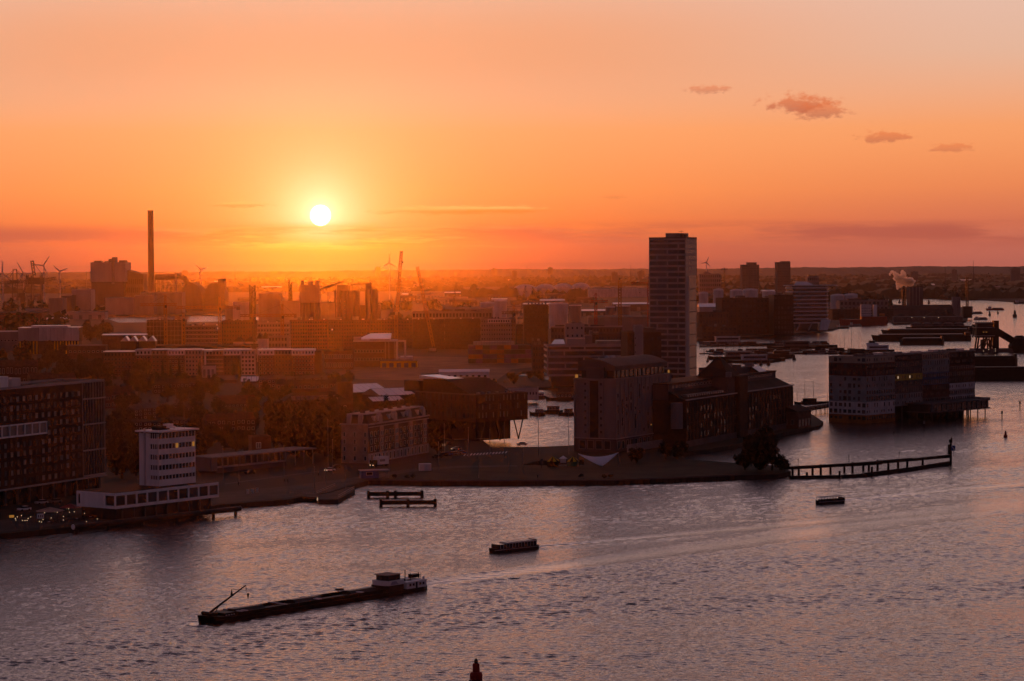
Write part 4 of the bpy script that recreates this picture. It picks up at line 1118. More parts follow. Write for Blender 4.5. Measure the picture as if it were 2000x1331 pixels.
for k, (a, c, mt, mw_, tp) in enumerate(segs):
    b = B('row_apartment', desc[k] + ' the long white-topped row', px=a + .4, Y=1716 + (a - 200) * .03, yaw=1.5, pxr=c - .4, D=13, top=tp, group='long white-topped apartment row')
    W, H = b.W, b.H; hz = H - 3.8
    MB().box(0, 0, 0, W, b.D, hz).build('wall', mw_, b.root)
    MB().box(-.15, -.25, hz, W + .15, b.D, H).build('top_storey', mt, b.root)
    MB().box(-.3, -.6, H, W + .3, b.D + .3, H + .45).build('roof', 'roof_metal' if k not in (1,) else 'white_dull', b.root)
    n = max(4, int(W / 2.3)); cols = spread(.3, W - .3, n); fl = hz / 5
    windows(b, 'F', cols, [hz + 1.9], W / n * .5, 2.0, mt, 'glass_dark', .0, off=.25)
    wd = ('white_dull' if k in (1, 3, 8, 10, 4) else 'concrete')
    windows(b, 'F', cols, [fl * (i + .5) for i in range(5)], W / n * .62, fl * .58, wd, 'glass_mid', .0, alt=('glass_dark', .5))
    if k in (4, 5): bands(b, [fl * i for i in range(1, 5)], .5, 'concrete_pale', .3, faces='F', name='balcony_band')
    if k == 5: MB().box(W * .1, -.5, 2, W * .18, -.01, H).box(W * .1, -.5, H - .8, W * .5, -.012, H).build('white_frame', 'white', b.root)
    if k == 10: MB().box(W + .02, .3, 0, W + 5, b.D, H - 1).build('end_wing', 'brick_dark', b.root)
shed('garage_row', 'low garage under the middle of the long white-topped row', 395, 1690, 420, 715, 0, 'white_dull', 'roof_grey', D=6, doors=3)

# tall back row towards the sun
back = [(287, 362, 627, 'brick_dark', 7, 16, 'scaffolded dark block with netted roof, leftmost of the tall back row', 2240), (362, 431, 638, 'concrete_dark', 6, 9, 'unfinished block with pale floor slabs, second in the tall back row', 2200),
        (431, 502, 628, 'brick_brown', 7, 13, 'brown brick block third in the tall back row', 2230), (503, 566, 632, 'concrete', 6, 11, 'pale gridded block fourth in the tall back row', 2180),
        (566, 640, 627, 'brick_red', 8, 15, 'reddish block below the sun, fifth in the tall back row', 2240), (641, 722, 627, 'brick_brown', 8, 16, 'wide brown block just right of the sun in the tall back row', 2240),
        (723, 806, 627, 'brick_brown', 8, 15, 'brown block behind the luffing crane in the tall back row', 2260), (807, 868, 626, 'brick_dark', 8, 13, 'dark block behind the slanted crane boom in the tall back row', 2230),
        (869, 938, 625, 'brick_dark', 8, 15, 'dark block next to last in the tall back row', 2220), (939, 1008, 624, 'concrete', 7, 14, 'paler block with white top floor, last of the tall back row', 2200)]
for k, (a, c, tp, m, nf, nc, lb, Y) in enumerate(back):
    b = office('back_apartment', lb, a, Y, c, tp, m, nf, nc, 1, 16, .0015, 'roof_grey', (.6, .5), group='tall apartment row in the middle distance', fm='concrete_pale' if k in (1, 3, 9) else 'concrete_dark')
    if k in (1, 3): bands(b, [b.H / nf * i for i in range(1, nf + 1)], .5, 'concrete_pale', .35, faces='F')
    if k == 9:
        MB().box(b.W * .2, -.3, b.H - 3.6, b.W * .85, -.002, b.H + .3).build('white_top', 'white_dull', b.root)
        windows(b, 'F', spread(b.W * .22, b.W * .83, 9), [b.H - 1.8], 1.7, 2.2, 'white', 'glass_dark', off=.3)
    if k == 0:
        s = MB()
        for i in range(12): s.box(b.W * i / 11 - .1, -1.4, 0, b.W * i / 11 + .1, -1.2, b.H + 2)
        for i in range(7): s.box(-.2, -1.4, b.H / 6.5 * i + 1, b.W + .2, -.1, b.H / 6.5 * i + 1.2)
        s.build('scaffold', 'metal_grey', b.root)
    for i in range(rnd.randint(2, 4)):
        u = rnd.uniform(.1, .9) * b.W; MB().box(u, 4, b.H + .08, u + 1.4, 6, b.H + 1.6).build('chimney', 'white_dull', b.root)

# in front of the back row
office('front_apartment', 'lower gabled pale block in front of the tall back row', 500, 2000, 562, 658, 'concrete', 4, 10, 1, 12)
for i, (a, c) in enumerate(((456, 476), (478, 500))):
    shed('gabled_house', ('small pale gabled house', 'second small pale gabled house')[i] + ' left of the lower gabled block', a, 1980, c, 668, 4, 'concrete_pale', 'roof_dark', along='v', win=3)
for i, (a, c) in enumerate(((503, 512), (513, 523))):
    shed('frame_house', ('narrow white-framed gabled house with a pointed roof', 'second narrow white-framed gabled house')[i], a, 1960, c, 662, 5, 'white_dull', 'roof_dark', along='v', win=2, D=8)
office('low_brick_building', 'low brown brick building with white windows right of the white-topped row', 633, 1810, 690, 689, 'brick_brown', 2, 12, 1, 14, .0, fm='white')
def school():
    b = B('school_building', 'brown brick school with a tilted white metal roof and portico', px=691, Y=1850, yaw=1, pxr=776, D=26, top=668)
    W, H = b.W, b.H
    MB().box(0, 0, 0, W * .93, b.D, H).build('wall', 'brick_brown', b.root)
    MB().box(-.2, -.6, H, W, b.D, H + 1.0).build('roof_edge', 'white_dull', b.root)
    windows(b, 'F', spread(.5, W * .7, 10), [H * .3, H * .62], 1.9, 2.2, 'white_dull', 'glass_dark')
    a, c = b.solve(b.u, 722, 655), b.solve(b.u, 763, 655)
    MB().add([(a - 9, 2, H + 2.2), (c, 2, H + 2.2), (c, 22, H + 5.8), (a, 22, H + 5.8), (a - 9, 2, H + 1.4), (c, 2, H + 1.4), (c, 22, H + 5.0), (a, 22, H + 5.0)], [(0, 1, 2, 3), (4, 7, 6, 5), (0, 4, 5, 1), (1, 5, 6, 2), (2, 6, 7, 3), (3, 7, 4, 0)]).build('metal_roof', 'roof_metal', b.root)
    MB().box(a, 3, H + 1.0, c - 1, 20, H + 1.5).build('roof_wall', 'brick_dark', b.root)
    MB().box(0, 0, H + 1.0, W * .17, 8, H + 3.6).build('roof_house', 'concrete_pale', b.root)
    for u in (W * .72, W * .8, W * .93): MB().box(u, -1.8, 0, u + .7, -1.1, H).build('column', 'concrete', b.root)
    f = B('portal_frame', 'square white concrete portal frame right of the brick school', 'frame', px=774, Y=1845, yaw=1, pxr=793, D=4, top=668)
    MB().box(0, 0, 0, 1.2, 4, f.H).box(f.W - 1.2, 0, 0, f.W, 4, f.H).box(0, 0, f.H, f.W, 4, f.H + 1.1).box(1.2, 0, f.H * .35, f.W - 1.2, 4, f.H * .35 + .5).build('frame', 'white_dull', f.root)
school()
shed('yellow_barrack', 'long bright yellow site barrack with grey roof', 743, 1835, 815, 706, 1.2, 'yellow', 'roof_grey', D=8, doors=5)
shed('white_shed', 'long white corrugated shed on the building site', 858, 1611, 955, 727, 1.6, 'white', 'roof_metal', D=10, win=8)
shed('site_hut', 'small pale site hut above the yellow barrack', 783, 1900, 805, 697, .5, 'white_dull', 'roof_metal', D=5)
shed('site_hut', 'brown site hut with windows left of the white shed', 822, 1650, 857, 730, .6, 'concrete', 'roof_grey', D=6, win=5)
shed('flat_container', 'small yellow container in front of the white shed', 840, 1580, 848, 738, 0, 'yellow', 'yellow', D=4)
shed('houseboat_office', 'low white floating office behind the leg office', 980, 1385, 1052, 758, .6, 'white_dull', 'roof_grey', D=8, win=12)
def wrapped():
    b = B('wrapped_building', 'unfinished block wrapped in purple and orange sheeting', px=915, Y=1900, yaw=2, pxr=1040, D=22, top=675)
    W, H = b.W, b.H
    b.walls('concrete_dark'); fl = H / 4
    for i in range(4):
        for j in range(9):
            m = rnd.choice(('purple_wrap', 'purple_wrap', 'brick_red', 'brick_brown', 'orange_paint'))
            MB().box(W * j / 9 + .05, -.5, fl * i + .3, W * (j + 1) / 9 - .05, -.2, fl * (i + 1) - .05).build('wrap_sheet', m, b.root)
        MB().box(-.3, -.7, fl * i, W + .3, -.001, fl * i + .28).build('floor_band', 'concrete', b.root)
    MB().box(W * .08, 2, H, W * .72, 18, H + 2.6).build('roof_formwork', 'concrete_pale', b.root)
    for i in range(16): MB().box(W * .08 + W * .62 * i / 15, 1.7, H, W * .08 + W * .62 * i / 15 + .3, 1.98, H + 3.6).build('formwork_post', 'metal_grey', b.root)
wrapped()
b = office('dark_tower', 'narrow dark brick tower with a ragged unfinished top in the middle distance', 1024, 2000, 1071, 598, 'brick_dark', 12, 9, 2, 22, 0, 'roof_dark', (.55, .5), fm='brick_brown')
for i in range(7): MB().box(b.W * i / 7 + .3, 1, b.H, b.W * i / 7 + 1.6, 3, b.H + rnd.uniform(1, 5)).build('column_stub', 'concrete_dark', b.root)
office('tower_annex', 'darker annex at the foot of the narrow dark tower', 1028, 1960, 1068, 668, 'brick_dark', 5, 8, 2, 14)
office('dark_block', 'dark flat block left of the narrow dark tower', 1008, 2080, 1026, 636, 'steel_black', 6, 5, 2, 14)
office('flat_office', 'long flat office with a pale roof edge behind the band office', 1076, 1980, 1216, 640, 'concrete_dark', 5, 22, -1, 20, wm='concrete_pale')
office('concrete_block', 'pale windowless-looking concrete block above the band office', 1104, 1900, 1142, 634, 'concrete_pale', 5, 4, 0, 14, win=(.3, .3))
office('flat_office', 'brown office left of the dark stair block', 1145, 1820, 1228, 656, 'brick_brown', 6, 14, 0, 18)
office('roof_office', 'low brown flat office between the wrapped block and the band office', 1040, 1780, 1078, 676, 'brick_brown', 4, 7, 2, 16)
office('long_gallery', 'long low pale gallery beyond the slanted crane boom', 805, 2500, 962, 610, 'concrete', 4, 24, -1, 20)

# the yellow-columned building on the left
def yellow_columns():
    b = B('pavilion', 'white upper-storey pavilion standing on bright yellow columns, far left', px=36, Y=2160, yaw=2, pxr=155, D=24, top=641)
    W, H = b.W, b.H; z = H * .5
    MB().box(1, 1.5, 0, W - 1, b.D, z).build('base', 'glass_dark', b.root)
    a = W * .34
    for i in range(9):
        u0, u1 = (0, a, a + (W - a) * .1, a + (W - a) * .18, a + (W - a) * .28, a + (W - a) * .45, a + (W - a) * .62, a + (W - a) * .8, W)[i:i + 2] if i < 8 else (None, None)
        if u0 is None: continue
        MB().box(u0 + .12, 0, z + .1, u1 - .12, b.D, H).build('white_panel', 'white_dull' if i else 'concrete_pale', b.root)
    MB().box(.1, .4, z - .3, W - .1, b.D - .2, H - .1).build('panel_core', 'brick_dark', b.root)
    MB().box(W * .2, 5, H, W * .8, b.D - 2, H + 1.8).build('roof_house', 'roof_metal', b.root)
    MB().box(-.1, -.1, H, W + .1, b.D, H + .3).build('roof', 'roof_metal', b.root)
    for i, u in enumerate([*spread(0, W * .33, 6), *spread(W * .57, W, 9)]):
        MB().box(u - .5, .3, 0, u + .5, 1.2, z - .3).build('column', 'yellow', b.root)
yellow_columns()
shed('flat_pavilion', 'small pale flat pavilion at the picture edge left of the yellow columns', -8, 2230, 36, 648, 0, 'concrete', 'roof_metal', D=16, win=6)
shed('brown_hall', 'wide brown hall at the left edge above the yellow-columned pavilion', -10, 2900, 82, 612, 1.5, 'brick_red', 'roof_dark', D=30, win=14)
shed('brown_hall', 'low brown hall right of the yellow-columned pavilion', 132, 2050, 206, 676, 1.0, 'brick_brown', 'roof_grey', D=14, win=8)
for i, (a, c) in enumerate(((236, 252), (252, 268), (269, 286), (286, 304))):
    b = B('sawtooth_shed', ORD[i] + ' of four little sheds with bright pointed roofs, from the left', px=a, Y=1960, yaw=2, pxr=c, D=12, top=667, group='four pointed-roof sheds')
    b.walls('brick_dark')
    MB().yprism([(-.2, b.H), (b.W + .2, b.H), (b.W * .62, b.H + 4.2)], -.2, b.D + .2).build('roof', 'roof_metal', b.root)
shed('long_shed', 'long dark low shed right of the four pointed sheds', 305, 1900, 500, 676, .8, 'brick_dark', 'roof_dark', D=12, win=24)
shed('long_shed', 'long low shed with a thin bright roof edge above the pointed sheds', 200, 2080, 285, 655, 1.0, 'brick_brown', 'roof_metal', D=12)

# ------------------------------------------------------------------ halls and houses between the rows and the quay
def hall(name, label, px, Y, pxr, top, rise, yaw=20, D=18, m='brick_brown', roof='roof_grey', panels=0, win=0, pm='roof_metal'):
    b = B(name, label, px=px, Y=Y, yaw=yaw, pxr=pxr, D=D, top=top)
    b.walls(m); b.gable(roof, rise, 'u')
    n = panels
    L = math.hypot(b.D / 2 + .4, rise)
    for i in range(n):
        for s in (0,):
            y0, y1 = -.4, b.D / 2
            u0, u1 = b.W * i / n + .15, b.W * (i + 1) / n - .15
            f = lambda t: (y0 + (y1 - y0) * t, b.H + rise * t + .12)
            (ya, za), (yb, zb) = f(.06), f(.94)
            MB().add([(u0, ya, za), (u1, ya, za), (u1, yb, zb), (u0, yb, zb), (u0, ya, za - .1), (u1, ya, za - .1), (u1, yb, zb - .1), (u0, yb, zb - .1)],
                     [(0, 1, 2, 3), (4, 7, 6, 5), (0, 4, 5, 1), (1, 5, 6, 2), (2, 6, 7, 3), (3, 7, 4, 0)]).build('roof_panel', pm, b.root)
    if win: windows(b, 'F', spread(.6, b.W - .6, win), [b.H * .55], min(1.6, b.W / win * .5), min(2.0, b.H * .45), 'white_dull', 'glass_dark')
    return b
hall('market_hall', 'hall with a bright metal roof below the white-topped row', 470, 1600, 532, 746, 3.0, 5, 24, panels=6)
hall('market_hall', 'smaller hall with a dull metal roof left of the bright-roofed hall', 416, 1610, 462, 743, 2.6, 5, 20, panels=4, pm='roof_grey')
hall('factory_hall', 'large factory hall with bright glass roof panels left of the leg office', 688, 1330, 762, 768, 4.2, 30, 34, 'brick_dark', 'roof_grey', 6)
hall('factory_hall', 'second factory hall with bright roof panels nearer the leg office', 742, 1300, 812, 774, 3.6, 30, 22, 'brick_dark', 'roof_grey', 4)
hall('factory_hall', 'low factory annex with a striped skylight in front of the glass-roofed halls', 728, 1262, 790, 785, 2.2, 30, 12, 'brick_dark', 'roof_dark', 7)
b = B('brick_school', 'large dark brick school with hipped roof and a row of dormer windows', px=548, Y=1210, yaw=14, pxr=690, D=22, top=792)
b.walls('brick_dark'); b.hip('roof_dark', 6.2, 9)
windows(b, 'F', spread(4, b.W - 3, 13), [3, 6.4], 1.3, 2.0, 'white_dull', 'glass_dark')
for u in spread(6, b.W - 7, 10): MB().box(u - .9, 2.6, b.H + 2.2, u + .9, 6, b.H + 4.2).build('dormer', 'concrete', b.root)
MB().box(b.W * .2, 8, b.H + 6, b.W * .72, 13, b.H + 7.6).build('roof_ridge', 'roof_tile', b.root)
b = B('stair_tower', 'plain square brick tower at the corner of the dark brick school', px=660, Y=1240, yaw=10, pxr=690, D=8, top=750)
b.walls('brick_brown'); b.roof('roof_dark', .6, .3, 'brick_brown')
hall('brick_villa', 'brick villa with a white dormer gable behind the dark brick school', 428, 1330, 500, 790, 4.5, 16, 14, 'brick_dark', 'roof_tile', 0, 9)
b = B('white_gable', 'white gabled dormer house with ribbon windows behind the tree belt', px=462, Y=1360, yaw=12, pxr=484, D=7, top=772)
b.walls('white_dull'); b.gable('roof_dark', 2.2, 'v'); windows(b, 'F', spread(.3, b.W - .3, 4), [b.H - 1.5], 1.1, 1.3, 'white', 'glass_dark')
# terraces of brick houses
def terrace(name, lead, px, Y, pxr, top, n, yaw, m, roof, tail, D=9, rise=3.4, rows=2):
    f = B(None, None, px=px, Y=Y, yaw=yaw, pxr=pxr, D=D, top=top)
    for i in range(n):
        lb = '%s house from the left of the %s' % (ORD[i], tail)
        w = f.W / n
        r = thing(name, lb, 'house', f.O + f.u * (w * i), f.yaw, tail)
        bb = B(None, None, px=px, Y=Y, W=w - .06, D=D, H=f.H + rnd.uniform(-.5, .5), yaw=yaw); bb.root = r
        bb.walls(m); bb.gable(roof, rise + rnd.uniform(-.3, .5), 'u', over=.02)
        windows(bb, 'F', spread(.2, w - .3, 2), [bb.H * (k + .55) / rows for k in range(rows)], w * .26, bb.H / rows * .52, 'white_dull', 'glass_dark', .0)
        MB().box(w * .15, D * .45, bb.H + rise * .6, w * .15 + .8, D * .45 + .8, bb.H + rise + 1.2).build('chimney', 'brick_dark', r)
terrace('terrace_house', '', 206, 1330, 262, 772, 5, 30, 'brick_red', 'roof_tile', 'white-windowed brick terrace behind the dark block', 10, 4.5)
terrace('terrace_house', '', 262, 1230, 400, 800, 8, 34, 'brick_dark', 'roof_grey', 'long dark terrace left of the tree belt', 10, 2.8, 3)
terrace('terrace_house', '', 262, 1080, 386, 826, 7, 40, 'brick_dark', 'roof_dark', 'dark terrace behind the white harbour tower', 10, 1.0, 4)
terrace('terrace_house', '', 404, 1090, 500, 822, 5, 20, 'brick_dark', 'roof_tile', 'brick terrace above the canopy hall', 10, 3.0, 3)
terrace('terrace_house', '', 60, 1420, 150, 742, 6, 24, 'brick_dark', 'roof_tile', 'low red terrace behind the dark block roof', 10, 3.5, 2)
terrace('terrace_house', '', -20, 1560, 75, 716, 6, 12, 'brick_dark', 'roof_tile', 'brick terrace at the left edge', 10, 3.5, 2)
terrace('terrace_house', '', 300, 1480, 420, 752, 8, 14, 'brick_dark', 'roof_dark', 'dark terrace below the white-topped row', 10, 3.0, 2)
terrace('terrace_house', '', 540, 1450, 660, 752, 7, 10, 'brick_brown', 'roof_dark', 'low terrace behind the dark brick school', 10, 2.6, 2)
terrace('terrace_house', '', 505, 1540, 640, 742, 8, 4, 'brick_brown', 'roof_grey', 'low terrace right of the bright-roofed hall', 9, 2.2, 2)
b = B('corner_house', 'small square brick house with a white cross window beside the canopy hall', 'house', px=492, Y=960, yaw=15, pxr=530, D=9, top=855)
b.walls('brick_red'); b.roof('roof_dark', .4, .3, 'brick_red'); windows(b, 'F', [b.W * .35], [b.H * .68], 2.0, 2.3, 'white', 'glass_grey', 0, 2); windows(b, 'F', [b.W * .25, b.W * .7], [1.6], 1.5, 2.0, 'white_dull', 'glass_dark')
office('brick_block', 'dark brick block behind the brick mansard row', 845, 1180, 900, 800, 'brick_dark', 4, 9, 30, 14)

# ------------------------------------------------------------------ trees in the city
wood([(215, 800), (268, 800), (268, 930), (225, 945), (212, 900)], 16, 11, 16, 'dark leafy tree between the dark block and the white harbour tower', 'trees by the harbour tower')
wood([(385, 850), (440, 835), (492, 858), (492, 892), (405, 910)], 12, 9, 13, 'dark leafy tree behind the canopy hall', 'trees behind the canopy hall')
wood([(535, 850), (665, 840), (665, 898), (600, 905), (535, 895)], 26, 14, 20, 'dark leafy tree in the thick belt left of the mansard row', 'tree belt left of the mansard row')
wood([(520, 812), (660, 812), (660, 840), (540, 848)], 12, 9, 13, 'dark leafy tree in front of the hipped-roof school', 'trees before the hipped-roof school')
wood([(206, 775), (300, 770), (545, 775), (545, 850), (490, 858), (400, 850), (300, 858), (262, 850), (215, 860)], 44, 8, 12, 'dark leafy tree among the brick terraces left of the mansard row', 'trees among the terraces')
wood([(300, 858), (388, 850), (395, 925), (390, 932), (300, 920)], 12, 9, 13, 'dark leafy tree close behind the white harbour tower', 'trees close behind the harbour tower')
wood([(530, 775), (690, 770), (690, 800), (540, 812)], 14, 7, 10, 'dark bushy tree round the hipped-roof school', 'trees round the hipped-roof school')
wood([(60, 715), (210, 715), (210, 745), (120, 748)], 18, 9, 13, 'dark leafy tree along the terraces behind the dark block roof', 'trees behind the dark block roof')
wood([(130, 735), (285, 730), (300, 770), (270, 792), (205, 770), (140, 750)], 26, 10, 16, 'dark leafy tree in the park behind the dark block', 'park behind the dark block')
wood([(0, 690), (130, 690), (140, 735), (60, 740), (0, 712)], 24, 10, 15, 'dark leafy tree below the yellow-columned pavilion', 'trees below the pavilion')
wood([(300, 755), (420, 752), (420, 790), (320, 785)], 16, 8, 12, 'dark leafy tree along the street below the white-topped row', 'trees below the white-topped row')
wood([(660, 800), (815, 795), (815, 815), (670, 822)], 14, 8, 11, 'dark leafy tree behind the mansard row', 'trees behind the mansard row')
wood([(838, 838), (865, 832), (868, 885), (842, 890)], 6, 8, 11, 'dark leafy tree between the mansard row and the leg office', 'trees by the leg office')
wood([(160, 648), (212, 646), (214, 668), (160, 672)], 12, 12, 17, 'round dark tree right of the yellow-columned pavilion', 'trees right of the pavilion')
wood([(625, 748), (690, 740), (690, 752), (640, 758)], 7, 6, 9, 'bushy tree beside the sandy building site', 'bushes by the building site')
wood([(985, 742), (1062, 738), (1062, 750), (985, 752)], 8, 5, 8, 'bushy tree on the far canal bank', 'bushes on the far canal bank')
for i, px in enumerate((48, 88, 115)): tree(gy(px, 2300), 17 + 2 * (i == 2), 4.5, 'pointed conifer %s behind the yellow-columned pavilion' % ('leftmost of three', 'in the middle of three', 'at the end of the row')[i], 'conifers behind the pavilion', 'conifer', 'conifer_tree')
for i, px in enumerate((318, 333, 350, 390, 456, 468)): tree(gy(px, 1640), rnd.uniform(11, 15), 3.2, 'slender conifer %s in front of the white-topped row' % ORD[i], 'conifers before the white-topped row', 'conifer', 'conifer_tree')
tree(gp(1483, 917), 18.5, 8.4, 'big round dark tree near the tip of the grass spit', None, crown=CROWN_BIG, name='big_tree')
tree(gp(1508, 919), 10.5, 5.6, 'medium bushy tree just right of the big tree on the spit', None)
tree(gp(1526, 920), 6.0, 4.2, 'small bush at the very tip of the spit', None, name='bush')
tree(gp(1455, 918), 8, 4.8, 'low bush just left of the big tree on the spit', None, name='bush')
tree(gp(1533, 922), 3.6, 2.8, 'lowest shrub at the end of the spit beside the timber pier', None, name='bush')
for i, (px, py) in enumerate(((1330, 893), (1322, 896), (1300, 897), (1243, 905))): tree(gp(px, py), rnd.uniform(6.5, 9), 3.6, '%s small dark tree along the foot of the silo, from the right' % ORD[i], 'small trees below the silo')
# ================================================================== power station and harbour at the far left
def power_station():
    Y = 4200
    r = B('power_station', 'huge boxy power station boiler house beside the tall chimney', 'power station', px=179, Y=Y, yaw=0, pxr=246, D=60, top=513)
    W, H = r.W, r.H; zs = H * .60
    MB().box(0, 0, 0, W * .955, 60, zs).build('lower_wall', 'concrete_dark', r.root)
    MB().box(-1, -1, zs, W, 61, H).build('upper_wall', 'concrete_pale', r.root)
    MB().box(W * .6, -2.5, zs - 4, W * .68, -1.02, H + 6).build('riser_duct', 'concrete', r.root)
    for u, w, h in ((.05, .22, 3), (.36, .06, 2), (.48, .08, 6), (.58, .11, 9), (.78, .2, 3.5)): MB().box(W * u, 10, H, W * (u + w), 30, H + h).build('roof_house', 'concrete', r.root)
    for i in range(7): MB().box(W * .65, -1.05, zs + 4 + i * 5, W * .66, -1.01, zs + 5.5 + i * 5).build('stair_lamp', 'lit_white', r.root)
    a = B('turbine_hall', 'lower sloped-roof turbine hall right of the boiler house', px=247, Y=Y + 20, yaw=0, pxr=280, D=50, top=535)
    MB().yprism([(0, 0), (a.W, 0), (a.W, a.H - 1), (a.W * .6, a.H + 2), (a.W * .1, a.H + 6), (0, a.H + 5)], 0, 50).build('wall', 'concrete_dark', a.root)
    for i in range(8):
        for j in range(4): MB().box(a.W * (i + .2) / 8, -.8, a.H * (j + .15) / 4.4, a.W * (i + .75) / 8, -.01, a.H * (j + .75) / 4.4).build('louvre', 'brick_dark', a.root)
    p = gy(296, Y + 40); zt = at(296, 413, Y + 40).z
    c = thing('chimney_stack', 'very tall concrete chimney stack of the power station, left of the sun', 'chimney', p)
    rt_ = at(300.8, 413, Y + 40).x - at(295.3, 413, Y + 40).x
    k = rt_ ; MB().cyl((0, 0, 0), (0, 0, zt * .25), k * 1.36, k * 1.14, 24).build('base_shaft', 'concrete_dark', c, smooth=False)
    MB().cyl((0, 0, zt * .25), (0, 0, zt - 1.5), k * 1.14, k, 24).build('shaft', 'concrete_dark', c)
    MB().cyl((0, 0, zt - 1.5), (0, 0, zt), k * 1.06, k * 1.06, 24).build('rim', 'concrete_dark', c)
    # flue duct with a bend
    d = thing('flue_duct', 'thick flue duct on trestles bending down right of the chimney', 'duct', gy(304, Y + 40))
    z = at(320, 543, Y + 40).z; x1 = gy(352, Y + 40).x - gy(304, Y + 40).x
    MB().cyl((0, 0, z), (x1, 0, z), 5, 5, 12).build('duct', 'concrete_dark', d)
    prev = Vector((x1, 0, z))
    mb = MB()
    for i in range(1, 7):
        a_ = R(15 * i); q = Vector((x1 + 13 * math.sin(a_), 0, z - 13 * (1 - math.cos(a_)))); mb.cyl(prev, q, 5, 5, 12); prev = q
    mb.cyl(prev, prev + Vector((0, 0, -26)), 5, 6, 12); mb.build('bend', 'concrete_dark', d)
    for i in range(6): MB().bar((x1 * (i + .3) / 6, 0, 0), (x1 * (i + .3) / 6, 0, z), 1.2).build('trestle', 'metal_grey', d)
    cv = thing('conveyor', 'slanted coal conveyor beside the chimney foot', 'conveyor', gy(281, Y - 20))
    x2 = gy(345, Y - 20).x - gy(281, Y - 20).x
    MB().bar((0, 0, 34), (x2, 0, 12), 3.2).build('gallery', 'concrete_dark', cv)
    for i in range(4): MB().bar((x2 * (i + .5) / 4, 0, 0), (x2 * (i + .5) / 4, 0, 34 - 22 * (i + .5) / 4), .8).build('trestle', 'metal_grey', cv)
    tw = thing('vent_mast', 'slim vent tower between duct and coal domes', 'tower', gy(344, Y)); MB().cyl((0, 0, 0), (0, 0, at(344, 534, Y).z), 2.6, 1.6, 8).build('mast', 'concrete', tw)
    for i, (a, b_, t) in enumerate(((355, 395, 554), (398, 440, 553))):
        s = B('coal_shed', ('left', 'right')[i] + '-hand big rounded coal shed right of the chimney', px=a, Y=Y - 60, yaw=0, pxr=b_, D=60, H=at(a, t, Y).z)
        W_, H_ = s.W, s.H
        pr = [(W_ * .02, 0), (W_ * .98, 0)] + [(W_ * (.5 + .48 * math.cos(R(q))), H_ * (.45 + .55 * math.sin(R(q)))) for q in range(0, 181, 15)]
        MB().yprism(pr, 0, 60).build('shell', 'concrete_dark', s.root)
        if i: MB().box(W_ * .68, -2, 0, W_ * .98, 20, H_ * 1.12).build('head_house', 'concrete_dark', s.root)
    for i, (a, b_, t, m) in enumerate(((140, 178, 566, 'concrete_pale'), (274, 356, 572, 'concrete'), (120, 140, 578, 'concrete_dark'), (206, 262, 582, 'concrete_pale'), (262, 300, 578, 'concrete'), (95, 122, 583, 'concrete'))):
        s = shed('works_shed', ORD[i] + ' low works shed at the foot of the power station', a, Y - 260 - 20 * i, b_, t, 1.0, m, 'roof_grey', D=40, group='sheds at the power station')
    ms = thing('light_mast', 'thin tall mast left of the boiler house', 'mast', gy(170, Y)); MB().cyl((0, 0, 0), (0, 0, at(170, 532, Y).z), .9, .6, 6).build('pole', 'metal_grey', ms)
power_station()
def turbine(px, hub, Y, blade, a0, label, r0=1.0):
    p = gy(px, Y); z = at(px, hub, Y).z - 1.5
    t = thing('wind_turbine', label, 'wind turbine', p, 0, 'wind turbines on the horizon')
    MB().cyl((0, 0, 0), (0, 0, z), r0 * 1.3, r0 * .8, 8).build('mast', 'white_dull', t)
    MB().box(-1.8, -4, z - 1.6, 1.8, 5, z + 1.8).build('nacelle', 'white_dull', t)
    for k in range(3):
        a = R(a0 + 120 * k); d = Vector((math.cos(a), 0, math.sin(a)))
        q = Vector((-d.z, 0, d.x)); L = blade
        c = Vector((0, -5, z))
        mb = MB()
        vs = []
        for s_, w in ((.02, 1.2), (.22, 2.4), (1, .5)):
            for e in (-1, 1):
                for f in (-.3, .3): vs.append(c + d * L * s_ + q * w * e * r0 / 1.6 + Vector((0, f, 0)))
        fs = []
        for j in (0, 4): fs += [(j, j + 2, j + 6, j + 4), (j + 1, j + 5, j + 7, j + 3), (j, j + 4, j + 5, j + 1), (j + 2, j + 3, j + 7, j + 6)]
        fs += [(0, 1, 3, 2), (8, 10, 11, 9)]
        mb.add(vs, fs).build('blade', 'white_dull', t)
turbine(6, 535, 5200, 28, 86, 'wind turbine at the very left edge')
turbine(47, 534, 5200, 28, 118, 'wind turbine behind the harbour crane legs')
turbine(86, 519, 5000, 26, 55, 'wind turbine right beside the tall container crane')
turbine(118, 530, 5200, 20, 138, 'wind turbine left of the power station')
turbine(393, 527, 5600, 18, 135, 'small wind turbine right of the chimney')
turbine(761, 514, 5400, 23, 88, 'large wind turbine left of the lattice crane tip')
turbine(1380, 513, 7000, 18, 70, 'faint wind turbine right of the tall river tower')
